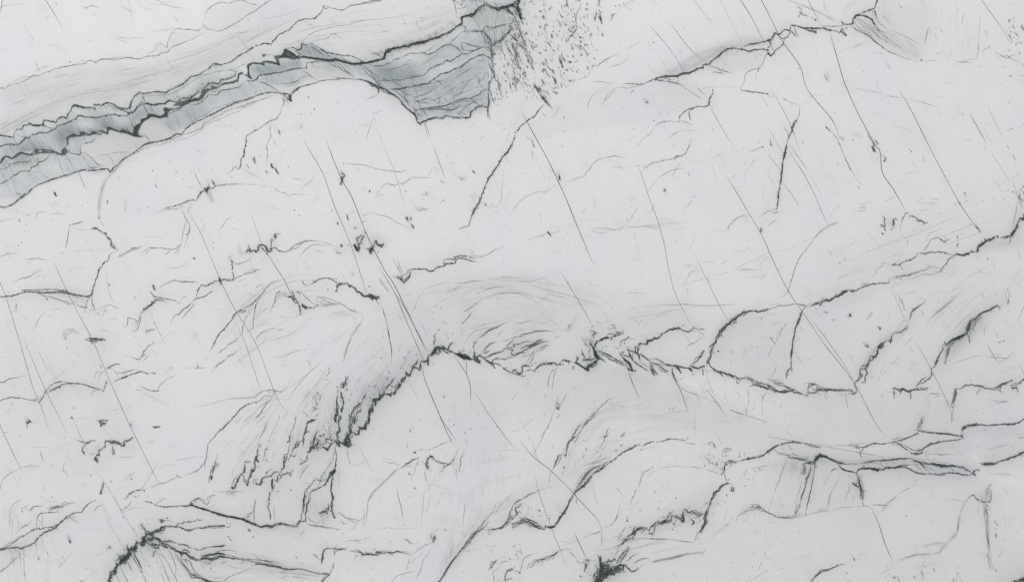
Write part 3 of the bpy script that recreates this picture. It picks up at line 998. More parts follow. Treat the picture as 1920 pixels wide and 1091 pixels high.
DATA['31'] = (1440, 273, .25, """
v 1 .85 1.5; 140,0 125,60 115,100 108,160 100,210 95,270 85,330 75,390 68,440 62,475
v 1.2 .85 2; 128,40 115,95
v 1 .7 2; 110,150 103,200
k 1 .7; 78,380
v .6 .45 1.5; 62,475 30,485 0,492
v .4 .35 2; 30,500 60,505 85,485
s 3 .15; 30,500 80,500
v .4 .3 1; 20,590 50,560 75,545
v .35 .2 1; 0,600 50,555
h .4 .35; 0,70 40,120 100,190
v .5 .4 1; 95,275 130,300 170,355 205,412
v .35 .25 1; 210,420 245,470
v .5 .55 .5; 540,0 580,100 615,175 655,235
v .35 .35 .5; 655,235 700,300
k .9 .5; 620,180
v .5 .35 1; 670,300 690,325
v 1.2 .7 3; 790,0 800,40
v .8 .7 4; 780,10 805,45
v .9 .6 2; 870,85 880,100 870,125
k 1.2 .7; 872,115
v .4 .3 1; 845,65 880,90
v .9 .55 1; 1070,45 1080,52
v .4 .35 1; 1055,20 1075,45
k .6 .3; 775,105
k .7 .25; 923,160
v .4 .3 1; 1155,90 1170,115 1185,122
v .35 .15 1; 1010,215 1100,200 1180,170
v .5 .45 1; 1830,65 1860,120
v .6 .5 1; 1795,215 1820,260
v .6 .4 1; 1795,0 1805,25
v .7 .55 1; 1825,348 1845,350
k .7 .3; 1797,332
v .4 .3 1; 870,420 960,380
v .5 .35 1; 685,465 740,460
v .5 .4 1; 680,495 720,488 740,470
v .3 .12 1; 600,545 680,480 780,400
v .5 .35 1; 615,575 622,588
v .4 .35 1; 1110,415 1150,425
v .4 .3 1; 1200,395 1250,400 1280,410
v .35 .2 1; 1130,490 1210,475
v .35 .2 1; 1150,430 1260,430
v .3 .12 1; 1250,540 1340,525
v .8 .7 3; 858,520 875,545 878,590 878,635
v .8 .55 3; 838,600 850,590 870,600
v 1 .55 4; 845,595 870,610
k 1.5 .85; 860,660
v .8 .7 4; 970,555 945,550 945,575 930,600 925,630
v 1.1 .55 4; 940,560 935,600
s 4 .12; 870,540 930,600
v .5 .5 1; 1050,495 1025,520 1005,560 995,600 990,660
v .8 .5 3; 1055,500 1030,515 1005,560
h .4 .4; 1035,470 1050,500
v .7 .7 4; 1050,520 1080,530 1110,540 1120,560 1150,565 1180,575 1195,580
v .6 .6 3; 1120,565 1160,570 1180,590
v .5 .5 3; 1160,600 1170,580 1150,555
f 8 .4 -8,30; 1050,525 1100,535 1160,565
v .4 .2 1; 990,680 1050,695
v .4 .3 1.5; 1165,740 1190,690 1210,650 1260,640 1320,600
v .6 .5 1.5; 1160,800 1190,755 1220,705 1260,690 1300,700 1320,725 1335,705
v .7 .5 3; 1280,700 1310,715 1320,725 1345,705 1365,705
v .4 .3 1; 1310,680 1360,705
v .7 .55 3; 1425,670 1412,690 1420,700
v .8 .5 3; 1430,730 1425,750 1420,768
k .6 .35; 1452,663
v .8 .7 2; 1120,805 1160,808 1220,800 1270,795 1320,793 1360,810 1395,825
v .7 .7 1.5; 1120,805 1115,830 1060,855 1010,870 985,895 950,890 930,900
v 1 .7 2; 960,890 930,895
v .5 .4 1.5; 985,895 1000,915 1010,935
v .4 .3 1.5; 930,900 900,885 860,880 855,910 825,915 820,935
v .3 .15 1; 970,870 1000,820 1020,780
v 1.1 .85 2; 1395,825 1405,820 1450,822 1470,825
v 1.4 .9 2.5; 1460,825 1500,815 1530,795
v .7 .6 3; 1510,800 1515,775 1540,800
v .8 .8 1; 1530,795 1565,800 1570,770
v 1.7 .97 1; 1570,795 1575,760 1610,735 1640,712 1670,705 1695,685 1720,682
v 2 .97 1.5; 1745,690 1790,685 1820,675 1840,650 1860,620 1865,605
v 1.4 .95 2.5; 1865,605 1875,580 1885,545 1905,550 1918,530
v .5 .5 2; 1820,660 1815,700 1805,745
v .5 .5 1; 1875,380 1865,450 1850,540 1830,620
v .5 .5 1; 1885,350 1875,400
v .8 .6 4; 1895,360 1885,400 1890,440
v .8 .75 1; 1885,345 1900,325 1920,305
v .6 .5 3; 1918,390 1895,450 1890,420
s 6 .2; 1880,480 1850,620
ps .15 3; 1865,620 1885,560 1918,540 1918,760 1740,760 1620,775 1575,770 1610,740 1700,700 1830,670
s 8 .1; 1600,780 1750,755 1870,755
v .9 .75 2; 1390,830 1355,850 1330,890 1310,910
v .8 .6 2; 1310,915 1290,945
v .7 .5 3; 905,995 960,980 1050,965 1120,945 1180,925 1220,910 1300,915
v .8 .4 3; 905,995 980,990 1060,970 1130,945
v .5 .35 2; 1060,1010 1120,975 1180,965 1240,960 1310,945
v .6 .55 1; 905,1025 912,1000
v .8 .7 1; 910,1028 850,1030 780,1040 720,1055 680,1075
v .5 .5 2; 690,1050 710,1030 750,1035
v .7 .65 3; 680,1075 620,1091
v .7 .6 5; 560,1088 600,1080 640,1085
v .5 .5 1; 450,600 400,640 360,680 300,760 230,850 200,930 175,1010 150,1091
v .35 .3 1; 450,600 520,575
s 2 .25; 380,650 450,605 520,575
v .35 .15 1; 20,800 150,780 250,730 350,680
v .7 .4 1; 570,845 578,862
v .8 .4 1; 1640,840 1650,855
v .35 .2 1; 1555,820 1575,860
h .35 .25; 1865,770 1900,865
k .7 .5; 537,880
k .6 .3; 238,885
k .6 .3; 12,875
v .3 .12 1; 550,900 620,930 680,930 740,900
v .4 .15 1; 1380,1091 1500,980 1700,880
k .8 .5; 1795,1075
v .4 .3 1; 1860,1030 1918,1000
s 3 .15; 1470,360 1480,400
v .7 .45 3; 1465,350 1475,375
v .7 .45 3; 1480,420 1500,408
v .8 .4 2; 1440,420 1440,450
v .7 .4 1; 1398,430 1402,445
k .7 .3; 1690,400
k .8 .3; 1770,405
s 2 .15; 1410,430 1450,430
v 1 .65 2; 1555,590 1590,645
k .5 .2; 1050,1005
v .6 .4 1.5; 810,920 800,960
w 10 .1; 820,960 700,1000
v .4 .2 1; 1050,700 1040,760
s 2 .1; 930,830 980,800
""")
DATA['02'] = (0, 546, .25, """
v .8 .75 1; 0,40 30,42 90,35 140,20 200,5 270,2 320,10 420,3 500,5 560,20 620,38 658,42 690,22 690,0
v .5 .5 1; 180,0 300,15 400,15 500,18 580,45 640,68
v .5 .5 1; 280,12 340,35 420,55 490,80 550,92
v .6 .55 1; 320,10 440,8 560,28 650,42
v .5 .4 2; 470,85 540,98
v .6 .6 1; 550,90 600,110 645,125 650,80 690,25
v .9 .6 1; 350,55 355,65
v .4 .3 1; 290,10 360,60
v .6 .6 1.5; 690,20 690,80 700,110 712,160
v .6 .5 2; 668,145 690,135 700,148
k .8 .6; 697,105
v .4 .3 1; 660,45 690,20
s 2.5 .25; 122,95 118,155
v .6 .4 1; 125,95 118,130
v .4 .35 1; 335,150 300,195 270,250 240,300
v .4 .2 1; 610,460 580,500
v .4 .35 1.5; 715,130 760,128 790,110 830,102 870,122 920,130
v .4 .35 1.5; 775,185 785,150 790,120
v .4 .25 1; 820,0 830,50 860,100
v .5 .35 1; 1000,30 1015,60
v .35 .2 1; 720,160 770,190
s 1.5 .2; 830,210 880,200
v .6 .55 2; 1125,0 1135,20 1160,45 1200,55 1240,55 1300,70 1370,92
v .8 .75 3; 1035,180 1060,170 1090,120 1120,100 1140,70 1180,55 1220,70
v .6 .65 3; 1060,165 1110,130 1130,95 1170,75 1210,60
v .7 .6 2; 1055,175 1050,220 1040,260 1020,295
v .5 .45 2; 990,295 1030,298
v .5 .5 2; 1015,275 1035,230 1055,180
v .5 .45 1.5; 920,260 950,260 960,195 1010,215 1040,235
v .4 .35 1; 995,240 1040,215
v .8 .45 5; 1095,320 1100,300 1130,285 1170,280
k 1 .4; 1100,305
v .35 .35 1; 1120,145 1150,210 1160,250 1200,320 1240,410
k .8 .6; 1158,240
v .4 .4 1; 1350,70 1370,45 1405,38
v .6 .65 1.5; 1285,220 1305,180 1340,170 1380,130 1420,105 1460,60 1500,50 1540,35 1580,5
v .5 .5 1.5; 1365,205 1400,160 1430,130 1450,95
v .4 .4 1; 1380,160 1440,120 1470,80
v .5 .5 1; 1465,60 1480,0
v .5 .5 1; 1490,55 1540,35 1590,0
v .3 .2 1; 1280,250 1290,210
v .7 .75 1.5; 1575,450 1600,400 1630,340 1650,310 1680,280 1710,240 1740,210 1750,180 1780,155 1830,130 1880,105 1918,65
v .4 .3 1; 1780,155 1740,200
v .5 .5 2; 1800,165 1840,145 1830,170
f 14 .35 -6,36; 1790,160 1840,140 1900,100
v .5 .5 1.5; 1875,120 1860,170 1830,230 1820,270 1810,320 1790,330
v .6 .55 1; 1918,100 1900,180 1895,275 1850,300
v .5 .4 1; 1870,180 1885,130
v .6 .55 1.5; 1700,405 1740,385 1790,345
v .5 .5 1.5; 1625,470 1660,445 1700,422
v .6 .55 1.5; 1580,610 1610,580 1640,545 1680,520 1710,490 1760,460 1815,425
v .35 .2 1; 1520,515 1570,485
v .6 .45 2; 1450,570 1475,580 1480,550 1475,575 1520,575 1550,570
v .35 .2 1; 1380,575 1450,572
v .35 .3 1; 1890,390 1918,350
v .4 .25 1; 1870,10 1900,40
s 2.5 .3; 480,300 480,340 560,285
v .5 .35 2; 485,310 500,285 550,280
v .7 .5 1; 485,345 495,365
v .7 .5 1; 500,415 508,432
s 2 .3; 560,310 590,315
k .6 .3; 310,378
v .9 .8 3; 640,365 670,355 690,365 710,370 720,355 740,360 770,350 790,368
v .8 .75 5; 650,370 700,360 760,365
v .8 .8 2; 680,365 685,395
v .6 .6 3; 700,370 720,382 735,365
v .5 .5 2; 760,360 785,375
v .4 .3 1; 750,290 820,300
v .4 .2 1; 830,325 880,340
v .35 .25 1; 1000,335 1030,350
v .6 .6 1.5; 1040,510 1070,465 1090,440 1110,410 1145,390 1155,370
v .5 .55 1.5; 985,495 1030,505 1050,515
v .5 .5 1.5; 1040,515 1075,480 1100,460
v .4 .45 1.5; 1075,525 1100,490 1120,475
v .4 .2 1; 930,475 960,485
v .4 .5 1; 0,680 30,685 60,660 90,650 130,645 170,635 215,630
v .6 .35 3; 10,680 80,650 140,650
v .4 .15 1; 0,495 90,490
v .6 .6 3; 755,580 750,550
v .7 .7 3; 790,585 820,570 835,560 850,548 895,545
v .7 .6 4; 800,580 830,575 845,560
v .5 .5 1; 740,665 750,620 785,590
v .45 .45 1; 705,660 720,610 755,590
v .7 .7 1; 845,685 890,658 940,640 1000,618 1050,602 1080,605 1110,620
v .9 .5 1; 900,655 960,635
v .6 .55 1; 865,605 920,612 960,598 1010,585 1030,582
v .4 .3 1; 840,580 870,610 885,640
k 1 .65; 1103,615
k 1.1 .75; 1160,617
v .5 .4 1; 1120,610 1160,615
v .45 .35 1; 1140,600 1165,618
v .7 .65 1; 800,655 795,690 780,740
v .6 .6 1; 780,740 740,735 690,720 640,700 590,690 530,690 480,685
v .7 .4 1; 500,685 560,690 620,695 700,722 775,738
v .9 .85 1; 292,838 320,790 340,755
v .9 .75 2; 345,755 360,760 380,740 440,710 480,695 540,688
v .7 .7 1.5; 330,760 370,720 410,685 450,672 490,675 530,690
v .7 .65 1; 290,835 270,805 262,820 220,812 150,800 80,795 30,805 0,820
v .5 .45 1; 680,785 700,750 740,735 775,740
v .5 .5 1; 765,755 780,740
f 8 .2 6,26; 390,740 500,700 560,700
v .35 .25 1; 1270,860 1040,740
v .5 .5 1.5; 1040,712 1075,720 1100,738 1140,745 1165,738
v .6 .65 2; 1140,745 1170,748 1200,742
v .4 .3 1; 1010,738 1070,740
v .5 .45 1.5; 1180,735 1205,695 1240,670 1250,650
v .4 .3 1.5; 1250,652 1290,640 1320,628
v .35 .2 1; 920,690 980,700
v .35 .25 1.5; 1430,870 1510,858 1560,850 1620,830 1680,818 1740,800 1800,800 1918,790
v .7 .7 1; 1605,1091 1640,1050 1680,1015 1720,970 1770,920 1800,880 1850,848 1918,828
s 2 .25; 1740,800 1918,795
v .35 .3 1; 1760,1000 1810,940
v .4 .35 1.5; 1820,990 1870,940 1918,900
s 5 .15; 1840,980 1918,930
s 1.5 .2; 1320,880
k .7 .3; 878,918
k .7 .35; 1240,942
v .8 .35 3; 540,880 560,870 545,865
v 1 .7 1; 530,940 545,955
h .35 .4; 545,960 600,1091
s 2.5 .3; 190,960 220,975
v 1.2 .8 2; 195,985 225,972
v .6 .6 1; 200,985 205,1030
v 1.2 .8 1.5; 735,970 770,965 800,968
v 1.2 .85 1.5; 795,985 765,990 755,1005
v .8 .8 1; 757,990 760,1020
v .9 .8 1; 740,975 760,990
v .4 .3 1; 790,965 830,958
s 3 .2; 740,970 790,1000
s 2.5 .25; 980,980 990,1015
v .7 .4 3; 975,985 990,1010
v .6 .5 1; 1130,1005 1160,1018 1210,1012
v 1.2 .8 1; 1155,1018 1190,1012
v .4 .25 1; 1140,1020 1170,1025
v .35 .2 1; 50,905 80,902
v .3 .12 1; 560,950 700,945
k .8 .2; 40,1000
v .35 .3 1; 20,1050 70,1060
v .35 .2 1; 380,870 430,940 500,1060
v .35 .2 1; 290,840 350,1000
""")
DATA['12'] = (480, 546, .25, """
v .6 .6 1.5; 0,100 20,60 60,0
v .5 .5 1.5; 0,60 40,20 70,0
v .6 .5 2; 100,165 130,110 150,30 180,0
v .4 .4 1; 150,50 200,10 240,20
s 3 .15; 140,60 180,10
v 1 .8 3; 240,40 270,50 290,65
v .7 .65 4; 200,30 270,45 300,90
v .7 .6 2; 270,0 300,60 320,95 330,120
v .9 .8 2; 320,95 330,125 335,175
v .9 .85 3; 335,115 350,95 370,125 400,120 430,130 460,105
v 1 .8 2; 345,90 350,110 380,118
v .5 .5 1; 300,10 340,10 370,40 410,80 460,105
v .5 .5 1; 310,60 330,20 310,0
v .5 .5 1; 460,105 450,70 455,45 500,42 560,60 600,80 650,100 700,135 760,160 800,175
v .5 .45 1; 455,60 500,100 540,105 590,100
v .5 .45 1; 465,50 520,70 560,90 600,100
v .4 .4 1; 490,75 550,90 640,95
v .4 .35 1; 460,105 520,115 545,122
s 3 .15; 490,100 600,100
v .4 .25 1; 160,188 215,190
v .3 .15 1; 0,265 60,240
v .35 .1 1; 540,170 700,180
v 1.2 .9 4; 760,5 800,25 830,40 860,30 890,45 920,40
v 1 .85 5; 820,30 850,50 880,40 905,65
v 1.2 .85 4; 850,20 870,40 910,50
k 1.5 .85; 885,45
k 1.2 .8; 860,40
v .4 .4 2; 900,70 920,90 915,120
v .5 .55 .5; 925,85 950,130 970,200 985,260 1000,350 1015,430 1015,510
v .6 .5 .5; 985,270 1000,370
v .4 .2 3; 1015,500 1010,570 1000,620
k .6 .4; 980,565
k .7 .4; 995,605
v .4 .3 2; 805,175 790,230 760,270 740,310 720,340 690,400 665,470 655,530
s 2 .25; 790,230 720,320 660,480
v .35 .15 1; 655,530 640,600 640,680
v .35 .2 1; 540,400 600,350 700,300
v .35 .35 1; 500,510 430,580 380,630 330,680 280,750 230,820
v .4 .3 1.5; 120,500 200,488 240,465 330,440 430,420
v .4 .25 1.5; 210,510 230,480 300,440
v .6 .5 1.5; 0,355 30,315 70,298 110,280 145,275
v .5 .45 1; 150,298 210,280
k 1 .5; 1118,490
k .8 .5; 940,498
v .8 .6 1; 935,490 943,505
k .6 .4; 952,345
k .6 .2; 702,458
k .7 .5; 1190,125
k .8 .35; 1350,112
k .7 .4; 1385,128
k .8 .5; 1400,230
k .8 .5; 1420,238
k .7 .4; 1325,158
v .7 .6 5; 1332,390 1340,340 1355,310
k 1 .7; 1370,290
v .7 .5 4; 1330,360 1340,400
v .6 .6 2; 1430,330 1440,355
k .8 .5; 1475,315
v .8 .5 1; 1545,230 1550,242
v .4 .4 1.5; 1555,235 1580,200 1615,160 1640,140
v .45 .45 1.5; 1545,160 1590,138 1620,115 1670,70
v .5 .45 1; 1670,70 1730,45 1800,22 1870,12 1918,12
v .4 .4 1; 1640,25 1680,5
v .4 .3 1; 1800,60 1840,60
v .4 .25 1; 1110,40 1160,10
s 2 .15; 1690,60 1560,160
h .4 .35; 1070,180 1090,220
h .55 .6; 1090,220 1130,290 1165,345 1210,420 1235,460 1242,520
v .35 .3 .5; 1140,200 1170,270 1210,340 1260,410
v 1 .85 3; 1290,470 1320,460 1345,440 1340,420
b 1.1 .85 6 4; 1290,475 1320,460 1350,430 1380,435 1400,415 1430,430
b .9 .8 6 2; 1340,430 1370,425 1390,410 1420,440 1440,460
v 1 .8 3; 1440,430 1455,420 1460,395
v .5 .5 3; 1460,400 1475,380
v .5 .5 2; 1330,440 1310,465
s 6 .25; 1300,450 1380,410 1440,420
v 1.2 .9 2.5; 1285,545 1290,510 1285,475
v 1.2 .85 3; 1240,515 1265,525 1285,545
v .9 .8 1; 1240,515 1235,550 1228,585
v .9 .85 1.5; 1225,585 1200,578 1175,572 1165,600 1150,630 1130,615
v .8 .65 2; 1180,565 1200,540 1215,515
v .8 .7 3; 1120,605 1130,635 1160,620
b 1.1 .85 6 4; 1130,630 1100,660 1070,680 1055,710 1040,740 1035,765
b .9 .85 4 2; 1040,765 1010,770 980,768 950,775 925,790
b 1.2 .8 8 4; 960,770 930,790 900,810 885,840 865,880 855,920
b .7 .65 8 3; 1040,660 1010,690 980,710 940,740 930,770
v .5 .4 3; 1040,650 1010,690
v .9 .85 2; 855,900 848,940 845,970
b 1.3 .85 7 4; 845,970 820,1000 790,1020 760,1040 730,1060 700,1085
b .6 .7 9 4; 800,830 770,850 740,870 720,900 710,950 700,1000 710,1050 720,1091
b .6 .7 7 3; 780,900 750,920 740,960 760,1000 730,1040
b 1 .75 7 3; 715,1040 705,1091
s 12 .12; 1020,680 900,780 780,860 720,980
d 60 4 .45 -60; 820,790 1050,640 1060,560 1180,480 1180,540 900,800 760,860
d 30 4 .4 80; 960,560 1020,540 1010,680 920,700
k .7 .5; 850,710
k .7 .5; 712,772
v .6 .55 4; 620,680 640,700 660,720 680,690 685,650
v .6 .5 4; 620,720 640,710 630,690
b .8 .7 4 2; 600,980 595,930 605,880 600,820 612,770
b .9 .75 4 2; 655,850 645,900 635,960 620,1020 610,1091
v .7 .65 4; 655,730 650,780 660,830 645,870
v 1 .7 5; 595,960 600,900 605,850
d 40 4 .5 80; 600,640 700,640 670,860 620,980 590,900
v .6 .5 3; 545,600 550,580 555,570
k .8 .6; 530,660
k .8 .6; 545,608
k .7 .5; 527,630
v .7 .6 2; 455,870 450,885
k .9 .6; 452,880
k .7 .5; 430,870
d 25 4 .4 80; 440,760 490,760 470,880 420,890
v .35 .2 1; 700,480 660,560
v .5 .5 1; 0,430 50,520 100,630 150,745 190,830 215,900
v .6 .5 1.5; 240,715 215,740 185,750 140,742 100,740 50,745 0,780
v .5 .45 2; 150,745 100,760 90,770
v .5 .5 2; 150,755 110,780 60,790 0,840
v .6 .6 2; 145,765 120,800 80,840 50,890 30,920 0,945
v .4 .4 2; 95,800 50,850 0,890
v .4 .4 2; 80,910 40,960 10,990
v .35 .2 1; 0,680 30,750
v .4 .35 1.5; 200,900 170,970 120,1050 105,1091
v .4 .25 1; 100,960 40,1080
v .5 .4 2.5; 305,880 300,950 290,990 270,1040 255,1091
v .5 .4 1; 250,1080 300,970
b .8 .7 2.5 2; 470,930 450,940 430,965 400,970 380,985 378,1030 360,1060 355,1091
v .6 .5 3; 375,1055 400,1050
v .6 .6 4; 440,1091 450,1060 470,1040 500,1040
v .6 .5 4; 440,935 470,915
d 20 4 .5 80; 530,970 580,960 550,1091 520,1080
v .5 .5 4; 510,1075 540,1080
v .5 .65 .5; 1500,510 1535,580 1580,640 1605,700 1615,760 1610,830
v .35 .25 .5; 1578,520 1583,600 1580,640
v .3 .15 1; 1610,830 1610,900
b .9 .8 4 3; 1420,430 1480,460 1520,480 1560,490 1610,505
v 1.4 .85 4; 1520,480 1560,492 1600,505
v .8 .75 1.5; 1430,430 1500,470 1560,500 1620,510 1680,520
v .6 .6 1; 1420,430 1470,465 1510,510
k .9 .5; 1530,445
v .5 .4 3; 1520,440 1560,455
b 1 .8 5 2; 1610,500 1640,495 1660,510 1680,530
v 1 .85 3; 1630,490 1650,515 1680,530
v .8 .75 1.5; 1680,510 1720,530 1760,545 1790,570
v .7 .7 2; 1700,520 1770,545 1790,555 1840,580 1880,595 1918,610
v .7 .6 3; 1630,490 1635,440 1640,400 1660,360
v .5 .45 1.5; 1640,390 1660,350 1710,310 1770,290 1810,260 1860,235 1918,225
v .5 .5 2; 1700,480 1730,430 1780,390 1840,370 1918,355
v .5 .5 2; 1690,500 1750,480 1800,465 1860,440 1918,430
v .6 .5 2; 1680,490 1720,450 1760,400 1800,380
v .5 .5 2; 1740,500 1790,470 1860,455 1918,450
v .5 .55 2; 1760,540 1780,510 1850,500 1918,490
v .6 .5 3; 1720,500 1745,480 1770,490
v .35 .25 1; 1740,380 1800,330 1850,300
v .7 .6 2; 1790,570 1780,545
v .4 .4 2; 1860,570 1890,580
b .5 .5 4 3; 1590,450 1600,480 1660,500 1720,500
s 10 .12; 1640,460 1760,470 1860,500
s 8 .08; 1560,60 1600,200
h .3 .25; 1140,640 1180,740 1220,815
k .7 .3; 1410,792
v .8 .65 1; 1155,1035 1162,1055
s 2.5 .25; 1150,1020 1158,1050
k .9 .6; 1485,1000
k .6 .4; 1442,962
k .9 .6; 1565,1060
k .9 .6; 1608,1028
k .7 .3; 1662,915
v .35 .25 1; 1770,900 1800,840
s 3 .05; 1850,830
h .5 .5; 1750,910 1800,1010 1860,1091
k .8 .5; 1805,1010
s 4 .1; 60,60 0,200
""")
